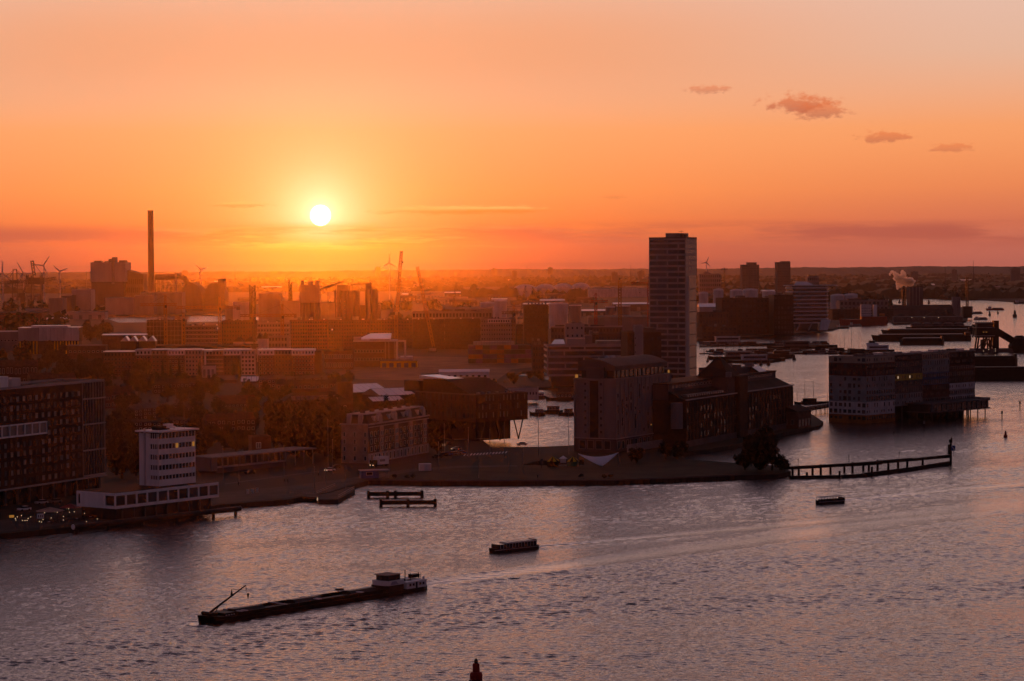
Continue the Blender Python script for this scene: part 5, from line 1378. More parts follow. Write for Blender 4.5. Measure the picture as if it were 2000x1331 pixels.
def harbour_cranes():
    Y = 4900
    k = thing('container_crane', 'tall container crane with raised boom at the far left harbour', 'crane', gy(68, Y))
    zt = at(68, 511, Y).z; zd = at(68, 540, Y).z
    for x in (-6, 12):
        for y in (0, 16): MB().bar((x, y, 0), (x, y, zd), 2.2).build('leg', 'metal_dark', k)
    MB().lattice((-2, 8, zd), (-6, 8, zt), 5, 8, .8).build('raised_boom', 'metal_dark', k)
    MB().box(-14, 0, zd - 18, 20, 16, zd - 4).build('machine_house', 'metal_dark', k)
    MB().lattice((-10, 8, zd - 14), (42, 8, zd - 6), 5, 10, .9).build('bridge_girder', 'metal_dark', k)
    MB().bar((-6, 8, zt), (16, 8, zd), .9).build('stay', 'metal_dark', k)
    k = thing('gantry_crane', 'wide gantry ship unloader with tied masts at the left edge', 'crane', gy(30, Y))
    zt = at(30, 527, Y).z; zd = at(30, 546, Y).z
    for x in (-6, 6):
        MB().bar((x, 0, 0), (x * .6, 0, zt), 1.6).build('leg', 'metal_dark', k)
    MB().lattice((-34, 0, zd - 8), (40, 0, zd - 6), 4, 18, .7).build('boom', 'metal_dark', k)
    for x in (-32, 36, -16, 20): MB().bar((0, 0, zt), (x, 0, zd - 6), .7).build('stay', 'metal_dark', k)
    MB().box(-10, -3, zd - 9, 8, 3, zd - 3).build('trolley', 'metal_dark', k)
    k = thing('grab_crane', 'slewing grab crane between the two harbour cranes', 'crane', gy(46, Y - 200))
    MB().box(-5, -5, 0, 5, 5, 20).build('pedestal', 'metal_dark', k); MB().lattice((0, 0, 18), (9, 0, 62), 3, 9, .7).build('jib', 'metal_dark', k); MB().box(-9, -4, 18, 4, 4, 27).build('cab', 'metal_dark', k)
harbour_cranes()

# ------------------------------------------------------------------ works below the sun
def works():
    Y = 3000
    b = B('storage_silo', 'square cement silo tower right below the sun', 'silo', px=586, Y=Y, yaw=0, pxr=624, D=24, top=556)
    W, H = b.W, b.H
    MB().box(0, 0, H * .58, W, 24, H).build('head_house', 'concrete', b.root)
    for i in range(4): MB().cyl((W * (i + .5) / 4, 5, 0), (W * (i + .5) / 4, 5, H * .58), W / 8 * .96, None, 10).build('cell', 'concrete_dark', b.root)
    MB().box(W * .05, 2, H, W * .22, 10, H + 5).build('roof_house', 'concrete', b.root); MB().box(W * .42, 2, H, W * .66, 10, H + 4).build('roof_house', 'concrete', b.root); MB().box(W * .8, 2, H, W * .96, 10, H + 5).build('roof_house', 'concrete', b.root)
    c = thing('conveyor', 'long slanted conveyor bridge between the works silos', 'conveyor', gy(624, Y + 10))
    x1 = gy(672, Y).x - gy(624, Y).x; za, zb = at(624, 570, Y).z, at(676, 552, Y).z
    MB().bar((0, 4, za), (x1, 4, zb), 2.6).build('gallery', 'concrete_dark', c)
    for t in (.35, .7): MB().bar((x1 * t, 4, 0), (x1 * t, 4, za + (zb - za) * t), .8).build('trestle', 'metal_grey', c)
    for i, (a, e, t, h2) in enumerate(((652, 703, 568, 0), (712, 738, 566, 0))):
        s = B('works_silo', ('broad dark', 'narrower dark')[i] + ' silo block of the works right of the sun', 'silo', px=a, Y=Y + 60, yaw=0, pxr=e, D=26, top=t)
        n = 4 if i == 0 else 2
        for j in range(n): MB().cyl((s.W * (j + .5) / n, 8, 0), (s.W * (j + .5) / n, 8, s.H), s.W / n / 2 * .98, None, 12).build('cell', 'concrete_dark', s.root)
        MB().box(s.W * .1, 4, s.H, s.W * .55, 12, s.H + 7).build('head_house', 'concrete_dark', s.root)
        for j in range(6): MB().box(s.W * .42, -1.0, 6 + j * 5, s.W * .44, -.6, 7 + j * 5).build('stair_lamp', 'lit_warm', s.root)
    c = thing('conveyor', 'upper conveyor sloping over the dark works silos', 'conveyor', gy(686, Y + 80))
    x1 = gy(728, Y).x - gy(686, Y).x; MB().bar((0, 0, at(686, 560, Y).z), (x1, 0, at(728, 557, Y).z), 2.2).build('gallery', 'concrete_dark', c)
    MB().bar((0, 0, 0), (0, 0, at(686, 560, Y).z), .8).build('trestle', 'metal_grey', c)
    for i, (px, t, w) in enumerate(((494, 560, 5), (568, 554, 3))):
        s = thing('works_tower', ('stout ladder tower left of the sun', 'slim works tower just left of the cement silo')[i], 'tower', gy(px, Y + 40)); h = at(px, t, Y).z
        MB().lattice((0, 0, 0), (0, 0, h), w * 1.3, 9, .8).build('frame', 'metal_dark', s); MB().cyl((0, 0, 0), (0, 0, h * .92), w * .5, w * .4, 10).build('shaft', 'concrete_dark', s)
    for i, (a, e, t, m) in enumerate(((505, 548, 574, 'concrete'), (548, 588, 588, 'concrete_pale'), (455, 490, 590, 'white_dull'), (626, 655, 592, 'concrete'), (700, 742, 596, 'concrete_dark'), (440, 470, 598, 'concrete'))):
        shed('works_shed', ORD[i] + ' flat works shed around the cement silo', a, Y + 20 + i * 15, e, t, .8, m, 'roof_grey', D=24, group='sheds round the cement silo')
works()

# ------------------------------------------------------------------ tanks
def tank(px, pxr, Y, top, dome, label, group, m='white_dull', name='storage_tank'):
    a, c = gy(px, Y), gy(pxr, Y); r = (c.x - a.x) / 2
    t = thing(name, label, 'tank', ((a.x + c.x) / 2, Y + r, 1.5), 0, group)
    H = at(px, top, Y).z - 1.5
    MB().cyl((0, 0, 0), (0, 0, H), r, r, 24).build('shell', m, t)
    prof = [(r * math.cos(R(q)), H + dome * math.sin(R(q))) for q in range(0, 90, 9)] + [(.01, H + dome)]
    MB().lathe(prof, n=24).build('dome' if dome > 3 else 'cover', m, t, smooth=True)
    MB().lathe([(r * 1.01, H - .6), (r * 1.01, H + .5), (r * .99, H + .5)], n=24).build('rim', 'white', t)
    return t
for i, (a, c) in enumerate(((1003, 1049), (1046, 1085), (1081, 1120), (1116, 1153))):
    tank(a, c, 5600 + 50 * i, 567 - i * 1.2, 13.0, 'big white domed tank, %s of four from the left' % ORD[i], 'four domed tanks')
tank(938, 968, 2850, 592, 1.2, 'pale tank with a walkway behind the slanted crane', 'pale tanks behind the back row'); tank(966, 990, 2800, 588, 1.2, 'taller pale tank left of the narrow dark tower', 'pale tanks behind the back row')
tank(1073, 1110, 2900, 594, 1.4, 'wide pale tank right of the narrow dark tower', 'pale tanks behind the back row'); tank(1112, 1136, 2880, 597, 1.2, 'grey tank second right of the narrow dark tower', 'pale tanks behind the back row', 'concrete')
tank(1183, 1202, 2760, 600, 1.0, 'narrow grey tank left of the thin lattice crane', 'pale tanks behind the back row', 'concrete'); tank(1204, 1232, 2780, 598, 1.2, 'round tank behind the thin lattice crane', 'pale tanks behind the back row', 'concrete')
for i, (a, c, t) in enumerate(((1394, 1414, 563), (1427, 1452, 564), (1452, 1482, 563), (1490, 1516, 566), (1366, 1384, 569))):
    tank(a, c, 3700 + 30 * i, t + 4, 2.2, '%s white tank in the row above the long brick office' % ORD[i], 'white tanks above the brick office')
for i, (a, c, t) in enumerate(((1624, 1652, 578), (1650, 1677, 577))): tank(a, c, 3600, t, 2.5, ('left', 'right')[i] + '-hand white tank right of the striped office', 'two tanks by the striped office')

# ------------------------------------------------------------------ distant towers and buildings
for i, (a, c, t, lb, st) in enumerate(((1450, 1483, 518, 'broad distant apartment tower with stepped top, left of a pair', .33), (1518, 1544, 513, 'slim distant apartment tower, right of a pair', 0))):
    b = office('distant_tower', lb, a, 5200, c, t, 'concrete_dark', 14, 6, 6, 24, .0, win=(.7, .4), fm='concrete', extra=False)
    if st: MB().box(b.W * st, 2, b.H, b.W * .86, 18, b.H + 5.5).build('top_storey', 'concrete_dark', b.root)
    else: MB().box(b.W * .35, 2, b.H, b.W * .98, 18, b.H + 2.6).build('top_storey', 'concrete_dark', b.root)
b = office('distant_slab', 'distant pale slab building left of the pair of towers', 1366, 5600, 1408, 536, 'concrete', 5, 10, 2, 20, 0); MB().box(b.W * .2, 2, b.H, b.W * .45, 12, b.H + 6).build('roof_house', 'concrete', b.root)
office('cooling_block', 'pale ribbed block behind the striped office roof', 1577, 4300, 1600, 541, 'concrete', 6, 6, 0, 20, 0)
for i, (px, t, Y, w) in enumerate(((1195, 532, 9000, 22), (1245, 531, 9000, 16), (960, 525, 14000, 26), (733, 522, 15000, 26), (1720, 536, 9000, 40), (1975, 524, 7500, 28), (1860, 527, 9000, 18), (1780, 531, 8000, 22), (1000, 530, 9500, 20), (355, 529, 15000, 30), (1250, 529, 11000, 20), (1070, 523, 16000, 24))):
    b = B('horizon_block', '%s small building breaking the far horizon line' % ORD[i], px=px, Y=min(Y, 11900), z0=1.5 if Y < 11900 else 24.0, yaw=3, W=w, D=14, top=t, group='small blocks on the horizon')
    b.walls('concrete_dark'); MB().box(w * .3, 2, b.H, w * .6, 8, b.H + 3).build('roof_house', 'concrete_dark', b.root)
for i, (px, t, Y) in enumerate(((459, 521, 14000), (1029, 519, 12000), (1232, 518, 9000), (1846, 521, 6000), (1901, 510, 6500), (1354, 520, 9000), (1152, 521, 12000))):
    s = thing('horizon_mast', '%s thin spire or mast on the horizon from the list left to right' % ORD[i] if False else ('thin church spire left of the sun on the horizon', 'thin mast in the middle of the horizon', 'thin mast just left of the tall river tower', 'thin chimney right of the steam plume', 'red-white lattice mast far right on the horizon', 'faint mast right of the tall river tower', 'faint mast between the centre and the river tower')[i], 'mast', gy(px, min(Y, 10800))); h = at(px, t, min(Y, 10800)).z
    MB().cyl((0, 0, 0), (0, 0, h * .5), 1.6, 1.1, 6).cyl((0, 0, h * .5), (0, 0, h), .9, .3, 6).build('spire', 'metal_dark', s)

# low sheds and halls scattered over the flat land: each its own thing
rs = random.Random(21)
zones = [(20, 1000, 572, 612, 26, 'the works flats left of centre'), (760, 1262, 575, 622, 26, 'the tank yards in the centre'), (1366, 1690, 556, 600, 16, 'the docks right of the tall tower'),
         (1690, 1998, 545, 578, 18, 'the far right bank'), (20, 1260, 545, 572, 30, 'the far harbour plain'), (30, 280, 600, 645, 8, 'the left dock land')]
for (x0, x1, y0, y1, n, where) in zones:
    it = sorted((rs.uniform(x0, x1), rs.uniform(y0, y1)) for _ in range(n)); cnt = {True: 0, False: 0}
    for k, (px, py) in enumerate(it):
        if 150 < px < 575 and 605 < py < 660: continue
        p = gp(px, py); w = rs.uniform(25, 70); h = rs.uniform(5, 12)
        pale = rs.random() < .4
        cnt[pale] += 1
        t = thing('distant_shed', ORD[cnt[pale] - 1] + (' pale' if pale else ' dark') + ' low shed from the left on ' + where, 'shed', p, R(rs.uniform(-6, 6)), 'low sheds on ' + where)
        MB().box(0, 0, 0, w, 25, h).build('wall', 'concrete_pale' if pale else 'concrete_dark', t)
        MB().xprism([(-.5, h), (25.5, h), (12.5, h + rs.uniform(1, 3))][::-1], -.5, w + .5).build('roof', rs.choice(('roof_metal', 'roof_grey', 'roof_grey', 'roof_dark')), t)
        for j in range(4): MB().box(w * (j + .25) / 4, -.1, .2, w * (j + .6) / 4, -.005, h * .6).build('door', 'metal_grey', t)
wh = shed('long_warehouse', 'very long pale warehouse right of the domed tanks', 1150, 5500, 1268, 564, 2, 'white_dull', 'roof_grey', D=60)
shed('long_warehouse', 'long pale warehouse above the tall back row', 870, 2650, 962, 604, 1.5, 'concrete', 'roof_grey', D=30)
shed('long_warehouse', 'long low warehouse with metal roof left of the river tower', 1150, 2560, 1266, 620, 1.5, 'concrete', 'roof_grey', D=40)
shed('quay_warehouse', 'pale quay warehouse with a bright gable left of the tower row', 1366, 2950, 1404, 600, 4, 'concrete_pale', 'roof_metal', D=30)
shed('long_warehouse', 'wide white hall on the far right bank above the steam plant', 1788, 6900, 1826, 556, 1.5, 'white_dull', 'roof_metal', D=40, win=6)

# ------------------------------------------------------------------ tree belts far off, read as one mass each
mat('leaf_belt', (0.028, 0.032, 0.016), .9, .45, .03)
def belt(lines, label, seed, dens=1.0):
    """lines: (px0, px1, Y, height, depth)"""
    rr = np.random.RandomState(seed); V = []; Fc = []
    for (x0, x1, Y, h, dep) in lines:
        A, E = gy(x0, Y), gy(x1, Y); L = E.x - A.x
        if Y > 4500:                               # a continuous ragged ridge of crowns
            m = int(L / 5); base = len(V); prof = np.zeros(m + 1)
            for w_, a_ in ((7, .05), (19, .10), (53, .12), (160, .12), (480, .12)):
                k_ = np.linspace(0, L / w_ * 2 * math.pi, m + 1); prof += a_ * np.sin(k_ * rr.uniform(.8, 1.2) + rr.rand() * 6.3)
            prof += rr.normal(0, .06, m + 1)
            for i in range(m + 1):
                x = A.x + L * i / m; z = 1.5 + h * (.72 + prof[i])
                V += [np.array([x, Y, 0.0]), np.array([x, Y + h * .3, z]), np.array([x, Y + dep * .5 + h, z * .97]), np.array([x, Y + dep + h, 0.0])]
                if i:
                    o = base + 4 * i
                    for q in range(3): Fc.append((o - 4 + q, o + q, o + q + 1, o - 3 + q))
        n = int(max(12, L / (h * .5) * dens * (.35 if Y > 4500 else 1)))
        for i in range(n):
            cx_ = A.x + L * rr.rand(); cyy = Y + dep * rr.rand(); hh = h * rr.uniform(.55, 1.12); r = hh * rr.uniform(.35, .6)
            for j in range(26):
                d = rr.normal(size=3); d /= np.linalg.norm(d)
                p = np.array([cx_, cyy, 1.5 + hh * .55]) + d * np.array([r, r, hh * .47]) * rr.uniform(.6, 1)
                s = r * rr.uniform(.22, .42); a = rr.normal(size=3); a /= np.linalg.norm(a); b = np.cross(a, d); b /= max(np.linalg.norm(b), 1e-6)
                o = len(V); V += [p - a * s, p + b * s, p + a * s, p - b * s]; Fc.append((o, o + 1, o + 2, o + 3))
    me = bpy.data.meshes.new('treeline'); me.from_pydata([tuple(v) for v in V], [], Fc); me.materials.append(MATS['leaf_belt']); me.update()
    tag(link('treeline', me), label, None, kind='stuff')
belt([(-40, 2040, 11000, 22, 300), (-40, 2040, 9400, 19, 300), (-40, 1300, 8200, 17, 300), (1300, 2040, 7600, 20, 300)], 'dim far woods along the horizon', 1, 1.6)
belt([(900, 1275, 5600, 26, 200), (1366, 2040, 6200, 24, 300), (1600, 2040, 5200, 24, 200), (-40, 900, 7000, 18, 300), (1366, 1700, 4700, 20, 200), (1850, 2040, 5000, 22, 120)], 'dark woods behind the docks', 2)
belt([(0, 110, 3900, 24, 120), (140, 300, 4300, 18, 60), (740, 940, 4000, 20, 120), (10, 105, 2750, 26, 60), (1690, 1740, 3700, 26, 80), (1640, 1700, 4000, 28, 80), (1380, 1500, 3300, 14, 60), (760, 800, 3000, 16, 40)], 'bushy tree rows between the works yards', 3)
belt([(380, 620, 1560, 6, 20), (520, 690, 1640, 5, 30), (200, 330, 1640, 9, 30), (840, 1000, 1570, 4, 15)], 'scrub and hedges along the streets below the white-topped row', 4, .6)

for i, px in enumerate((148, 158, 176, 190, 200, 213, 224, 236, 250, 262, 272)):
    tree(gy(px, 3930 + 20 * (i % 3)), rnd.uniform(15, 19), rnd.uniform(6.5, 8.5), '%s round tree from the left in the row before the power station' % ORD[i], 'tree row before the power station')
for i, px in enumerate((1012, 1022, 1038, 1046, 1054, 1104, 1112, 1120)):
    tree(gy(px, 4700 + 25 * (i % 3)), rnd.uniform(15, 20), rnd.uniform(7.5, 9.5), '%s dark round tree from the left before the domed tanks' % ORD[i], 'trees before the domed tanks')
# ================================================================== cranes
def tower_crane(px, Y, top, hook, jl, jr, label, m='yellow_crane', cab=True, base_z=1.5, apex=7, flip=1):
    """hammerhead crane: mast, slewing jib to the left and the right, counterweight, stays"""
    p = gy(px, Y); z = at(px, hook, Y).z - 1.5; zt = at(px, top, Y).z - 1.5
    t = thing('tower_crane', label, 'crane', p)
    MB().lattice((0, 0, 0), (0, 0, z), 2.2, max(8, int(z / 3)), .42).build('mast', m, t)
    xl, xr = gy(jl, Y).x - p.x, gy(jr, Y).x - p.x
    MB().lattice((0, 0, z), (0, 0, zt), 1.4, 3, .25).build('apex', m, t)
    MB().lattice((0, 0, z), (xl, 0, z), 1.9, max(4, int(abs(xl) / 3)), .34, tri=True).build('jib', m, t)
    MB().lattice((0, 0, z), (xr, 0, z), 1.9, max(3, int(abs(xr) / 3)), .34, tri=True).build('counter_jib', m, t)
    short = xr if abs(xr) < abs(xl) else xl; lng = xl if short == xr else xr
    MB().box(min(short * .82, short), -1, z - 2.4, max(short * .82, short), 1, z + .4).build('counterweight', 'concrete', t)
    MB().box(-.4, -2.4, z - 2.6, 1.5, -.8, z - .2).build('cab', 'glass_mid', t)
    for x in (short * .85, lng * .65): MB().bar((0, 0, zt), (x, 0, z + .8), .14).build('stay', 'metal_dark', t)
    MB().bar((lng * .5, 0, z - 1), (lng * .5, 0, z - 9), .08).box(lng * .5 - .4, -.4, z - 10, lng * .5 + .4, .4, z - 9).build('hook_cable', 'metal_dark', t)
    return t
tower_crane(324, 2150, 577, 596, 275, 347, 'hammerhead tower crane above the scaffolded dark block')
tower_crane(430, 2150, 580, 601, 345, 470, 'hammerhead tower crane with the longest jib, left of the sun')
tower_crane(552, 2120, 594, 617, 470, 580, 'hammerhead tower crane below the sun')
tower_crane(1164, 2300, 573, 590, 1152, 1188, 'short hammerhead crane left of the thin lattice mast', 'red_paint')
tower_crane(1004, 2150, 592, 612, 980, 1013, 'small crane beside the narrow dark tower', 'yellow_crane')
tower_crane(1267, 2500, 540, 554, 1233, 1272, 'crane half hidden by the tall river tower', 'red_paint')
tower_crane(359, 2050, 611, 622, 342, 370, 'little crane over the unfinished block', 'yellow_crane')
tower_crane(497, 1730, 634, 676, 490, 505, 'dark lattice mast in the gap of the white-topped row', 'metal_dark')
tower_crane(1415, 4800, 523, 526, 1408, 1422, 'faint distant crane between the river tower and the pair of towers', 'metal_dark')
def luffing(px, py_base, tip, Y, label, m='yellow_crane', w=1.8, mast_top=None):
    p = gy(px, Y)
    t = thing('luffing_crane', label, 'crane', p)
    zt = at(tip[0], tip[1], Y).z - 1.5; xt = at(tip[0], tip[1], Y).x - p.x
    zm = (at(px, mast_top, Y).z - 1.5) if mast_top else 3.5
    if mast_top:
        MB().lattice((0, 0, 0), (0, 0, zm), 2.2, max(6, int(zm / 4)), .34).build('mast', m, t)
        MB().box(-4.5, -1.4, zm, 3, 1.4, zm + 2.4).build('machine_deck', 'metal_dark', t)
        MB().box(-.5, -2.6, zm + .2, 1.5, -1.4, zm + 2.6).build('cab', 'metal_grey', t)
        MB().lattice((-1, 0, zm + 2.4), (-3, 0, zm + 13), 1.0, 4, .2).build('back_mast', m, t)
        MB().bar((-3, 0, zm + 13), (xt, 0, zt), .12).build('luffing_rope', 'metal_dark', t)
    else:
        MB().box(-3, -4, .9, 3, 4, 3.2).build('crawler_body', 'metal_grey', t)
        for s in (-1, 1): MB().box(-4, s * 3 - .7, 0, 4, s * 3 + .7, 1.2).build('track', 'metal_dark', t)
        MB().bar((-3, 0, 3), (-4, 0, 12), .3).bar((-4, 0, 12), (xt, 0, zt), .12).build('back_stay', 'metal_dark', t)
    MB().lattice((.8, 0, zm + 1.5), (xt, 0, zt), w, max(10, int(zt / 4)), .3).build('boom', m, t)
    MB().bar((xt, 0, zt), (xt + 1, 0, zt - 8), .08).box(xt + .6, -.4, zt - 9.4, xt + 1.4, .4, zt - 8).build('hook_block', 'metal_dark', t)
    return t
luffing(774, 690, (784, 491), 1900, 'very tall luffing tower crane with steep boom, right of the sun', mast_top=616)
luffing(845, 660, (815, 521), 2150, 'crawler crane with a slanted lattice boom leaning left', w=2.2)
luffing(877, 620, (892, 552), 2900, 'small crane with boom leaning right above the long gallery', 'metal_dark')
luffing(1015, 600, (1027, 558), 3400, 'small dark crane boom in front of the domed tanks', 'metal_dark')
def lattice_mast(px, Y, top, label):
    t = thing('lattice_mast', label, 'mast', gy(px, Y)); z = at(px, top, Y).z - 1.5
    MB().lattice((0, 0, 0), (0, 0, z), 2.6, 22, .5).build('mast', 'yellow_crane', t); MB().box(-.8, -.8, z, .8, .8, z + 2).build('head', 'metal_dark', t)
lattice_mast(1211, 2350, 547, 'thin upright lattice crane mast left of the river tower')
# ================================================================== vessels and things in the water
def hull_mesh(L, Bm, z0, z1, bow=.12, stern=.04, flare=.0, bowz=0.0, n=10, mi=0):
    """closed hull along +x from bow (0) to stern (L), near side at y=0, far side y=Bm"""
    top = []; bot = []
    for i in range(n + 1):
        t = i / n; x = L * t
        if t < bow: w = math.sin(t / bow * math.pi / 2) ** .7
        elif t > 1 - stern: w = .55 + .45 * math.sin((1 - t) / stern * math.pi / 2)
        else: w = 1
        top.append((x, w)); bot.append((x + (L * .02 if i == 0 else 0), w * .9))
    zt = lambda t: z1 + bowz * max(0, 1 - t / .18) ** 2
    V = []
    for i in range(n + 1):
        x, w = top[i]; xb, wb = bot[i]
        V += [(x, Bm / 2 - w * Bm / 2, zt(i / n)), (x, Bm / 2 + w * Bm / 2, zt(i / n)), (xb, Bm / 2 + wb * Bm / 2, z0), (xb, Bm / 2 - wb * Bm / 2, z0)]
    Fc = []
    for i in range(n):
        a, b = 4 * i, 4 * (i + 1)
        Fc += [(a, b, b + 1, a + 1), (a + 1, b + 1, b + 2, a + 2), (a + 2, b + 2, b + 3, a + 3), (a + 3, b + 3, b, a)]
    Fc += [(0, 1, 2, 3), (4 * n + 3, 4 * n + 2, 4 * n + 1, 4 * n)]
    mb = MB(); mb.add(V, Fc, mi); return mb
def barge():
    b = B('cargo_barge', 'long black inland cargo barge with white wheelhouse sailing left, nearest vessel', 'barge', px=408, py=1220.5, z0=0.0, yaw=50.3, W=75, D=7.4, H=3)
    r = b.root; L, Bm = 75.0, 7.4
    hull_mesh(L, Bm, -1.5, .75, .09, .06, bowz=1.0, n=28).build('hull', 'steel_black', r)
    MB().box(2, .02, .55, L - 3, .12, .68).build('rubbing_strake', 'metal_dark', r)
    MB().box(10, .7, .7, 58, .95, 1.6).box(10, Bm - .95, .7, 58, Bm - .7, 1.6).box(10, .95, .7, 10.3, Bm - .95, 1.6).box(57.7, .95, .7, 58, Bm - .95, 1.6).build('hatch_coaming', 'steel_black', r)
    for i in range(5):
        u0 = 10.4 + i * 9.45
        prof = [(1.0, .8), (Bm - 1.0, .8), (Bm * .62, 2.0), (Bm * .38, 2.05)] if i % 2 == 0 else [(1.0, .8), (Bm - 1.0, .8), (Bm * .5, 1.3)]
        MB().xprism(prof[::-1], u0, u0 + 9.2).build('cargo_heap', 'metal_dark', r)
    for u, w in ((10.6, .8), (12.0, .8), (25, .4), (35.5, 1.3), (50, 1.1)): MB().box(u, .65, 1.6, u + w, Bm - .65, 1.76).build('hatch_beam', 'white_dull', r)
    for s in (.2, Bm - .25):
        for i in range(16): MB().box(9 + i * 3.3, s, .7, 9.08 + i * 3.3, s + .06, 1.5).build('rail_post', 'metal_dark', r)
    MB().bar((44, Bm * .3, 1.6), (44, Bm * .3, 3.0), .14).box(43.6, Bm * .25, 2.7, 45.4, Bm * .4, 3.1).build('hatch_hoist', 'steel_black', r)
    # fore deck gear and the boom
    MB().box(2.6, Bm * .32, 1.2, 5.0, Bm * .68, 1.9).build('windlass', 'steel_black', r); MB().cyl((3.2, Bm * .25, 1.8), (3.2, Bm * .75, 1.8), .4).build('winch_drum', 'metal_dark', r)
    MB().box(6.2, 1.3, .8, 9.4, Bm - 1.3, 1.7).build('fore_house', 'steel_black', r)
    for i in range(4): MB().box(6.4 + i * .8, 1.22, 1.1, 6.8 + i * .8, 1.3, 1.35).build('port_light', 'white_dull', r)
    tip = Vector((15.0, Bm * .5, 6.9)); base = Vector((3.4, Bm * .5, 1.8))
    bm_ = MB().cyl(base, base + (tip - base) * .55, .26, .22, 8).cyl(base + (tip - base) * .55, tip, .22, .12, 8).build('boom', 'steel_black', r)
    c = base + (tip - base) * .84
    MB().bar(c + Vector((-1.2, 1.4, .2)), c + Vector((1.2, -1.4, -.2)), .1).build('cross_tree', 'steel_black', bm_)
    q = base + (tip - base) * .66
    MB().lathe([(.01, 0), (.32, .1), (.01, 1.5)], (q.x, q.y + .5, q.z - .2), 8).build('signal_cone', 'steel_black', bm_); MB().lathe([(.01, 0), (.3, 1.2), (.01, 1.5)], (c.x + 1.2, c.y - 1.4, c.z - 2.2), 8).build('signal_cone', 'steel_black', bm_)
    MB().bar(tip, tip + Vector((.2, 0, -1.0)), .1).build('hook', 'steel_black', bm_); MB().bar(base + Vector((1.5, 0, -.6)), base + (tip - base) * .28, .14).build('strut', 'steel_black', bm_)
    # wheelhouse
    MB().box(60, .8, .7, 65.4, Bm - .8, 2.1).build('engine_house', 'metal_dark', r)
    MB().prism([(60.2, 1.0), (65.6, .9), (65.8, Bm / 2), (65.6, Bm - .9), (60.2, Bm - 1.0), (59.6, Bm * .7), (59.6, Bm * .3)], 2.1, 3.2).build('bridge_wing', 'white', r)
    for k in range(4): MB().box(60.8 + .15 * k, .9, 2.3 + .2 * k, 63.6 - .25 * k, .96, 2.4 + .2 * k).build('name_stripe', 'blue_paint', r)
    MB().prism([(60.8, 1.7), (64.8, 1.6), (64.8, Bm - 1.6), (60.8, Bm - 1.7), (60.4, Bm / 2)], 3.2, 4.5).build('wheelhouse', 'glass_dark', r)
    MB().prism([(60.4, 1.4), (65.1, 1.3), (65.1, Bm - 1.3), (60.4, Bm - 1.4), (59.9, Bm / 2)], 4.5, 4.66).build('wheelhouse_roof', 'brick_tan', r)
    for x, y in ((60.8, 1.7), (62.8, 1.65), (64.8, 1.6)): MB().box(x - .07, y - .12, 3.2, x + .07, y - .02, 4.5).build('window_post', 'metal_dark', r)
    for x in (60.2, 61.0): MB().cyl((x, 1.0, .7), (x, 1.0, 2.1), .08).build('prop', 'red_paint', r)
    # aft accommodation
    acc = MB().box(66.2, .5, .7, 73.4, Bm - .5, 2.3).build('cabin', 'white', r)
    MB().box(66.0, .4, 2.3, 73.6, Bm - .4, 2.42).build('cabin_roof', 'white', r)
    for u in (67.4, 68.6, 71.0, 72.2): link('window', win_mesh(.85, .75, 'white_dull', 'glass_dark'), acc, (u, .495, 1.65))
    MB().box(69.4, .4, .75, 70.0, .49, 2.2).build('door', 'metal_dark', acc)
    MB().lathe([(.7, 0), (.8, .1), (.7, .16)], (69.6, Bm * .4, 2.42), 14).build('hatch', 'metal_dark', r)
    MB().box(66.6, Bm * .4, 2.42, 68.2, Bm * .75, 2.95).build('deck_box', 'metal_dark', r)
    MB().cyl((67.6, Bm * .32, 2.42), (67.6, Bm * .32, 5.2), .14, .1, 8).build('exhaust_mast', 'steel_black', r)
    dg = hull_mesh(3.6, 1.7, 2.7, 3.5, .4, .1, bowz=.3); dg.v = [(x + 70.8, y + Bm * .45, z) for x, y, z in dg.v]; dg.build('dinghy', 'steel_black', r)
    for u in (71.0, 74.0): MB().bar((u, Bm * .5, 2.4), (u, Bm * .5, 4.0), .12).build('davit', 'steel_black', r)
    MB().bar((74.2, Bm * .5, 1), (75, Bm * .5, 3.8), .1).build('flag_staff', 'white_dull', r)
    MB().lathe([(.2, 0), (.32, .3), (.2, .7)], (73.2, 1.3, 2.42), 8).build('light', 'white', r)
barge()
def tour_boat(px, py, yaw, L, Bm, label, name, glassy=True):
    b = B(name, label, 'boat', px=px, py=py, z0=0.0, yaw=yaw, W=L, D=Bm, H=3); r = b.root
    hull_mesh(L, Bm, -.6, .95, .16, .06, bowz=.35, n=16).build('hull', 'metal_dark', r)
    MB().box(L * .02, .02, .62, L * .98, .1, .74).build('rubbing_strake', 'white_dull', r)
    if glassy:
        MB().prism([(L * .12, .6), (L * .16, .35), (L * .92, .35), (L * .92, Bm - .35), (L * .16, Bm - .35), (L * .12, Bm - .6)], .95, 2.15).build('cabin', 'glass_dark', r)
        n = 12
        for i in range(n + 1):
            u = L * (.15 + .76 * i / n)
            MB().box(u - .05, .22, .95, u + .05, .34, 2.15).build('window_post', 'white_dull', r)
        ro = MB().box(L * .3, .3, 2.15, L * .93, Bm - .3, 2.35).build('roof', 'white_dull', r)
        for i in range(5): MB().box(L * (.32 + .12 * i), .6, 2.36, L * (.4 + .12 * i), Bm - .6, 2.44).build('roof_panel', 'glass_grey', ro)
        MB().box(L * .90, .8, 2.36, L * .94, Bm - .8, 2.62).build('helm_hood', 'metal_dark', r)
    else:
        for i in range(9):
            u = L * (.12 + .82 * i / 8)
            for y in (.3, Bm - .3): MB().bar((u, y, .9), (u, y, 2.2), .07).build('canopy_post', 'metal_dark', r)
        MB().box(L * .1, .15, 2.2, L * .96, Bm - .15, 2.3).build('canopy', 'metal_grey', r)
        for i in range(7): MB().box(L * (.16 + .1 * i), .5, .9, L * (.2 + .1 * i), Bm - .5, 1.35).build('bench', 'timber_dark', r)
        MB().box(L * .9, .3, .9, L * .97, Bm - .3, 1.7).build('stern_box', 'metal_dark', r)
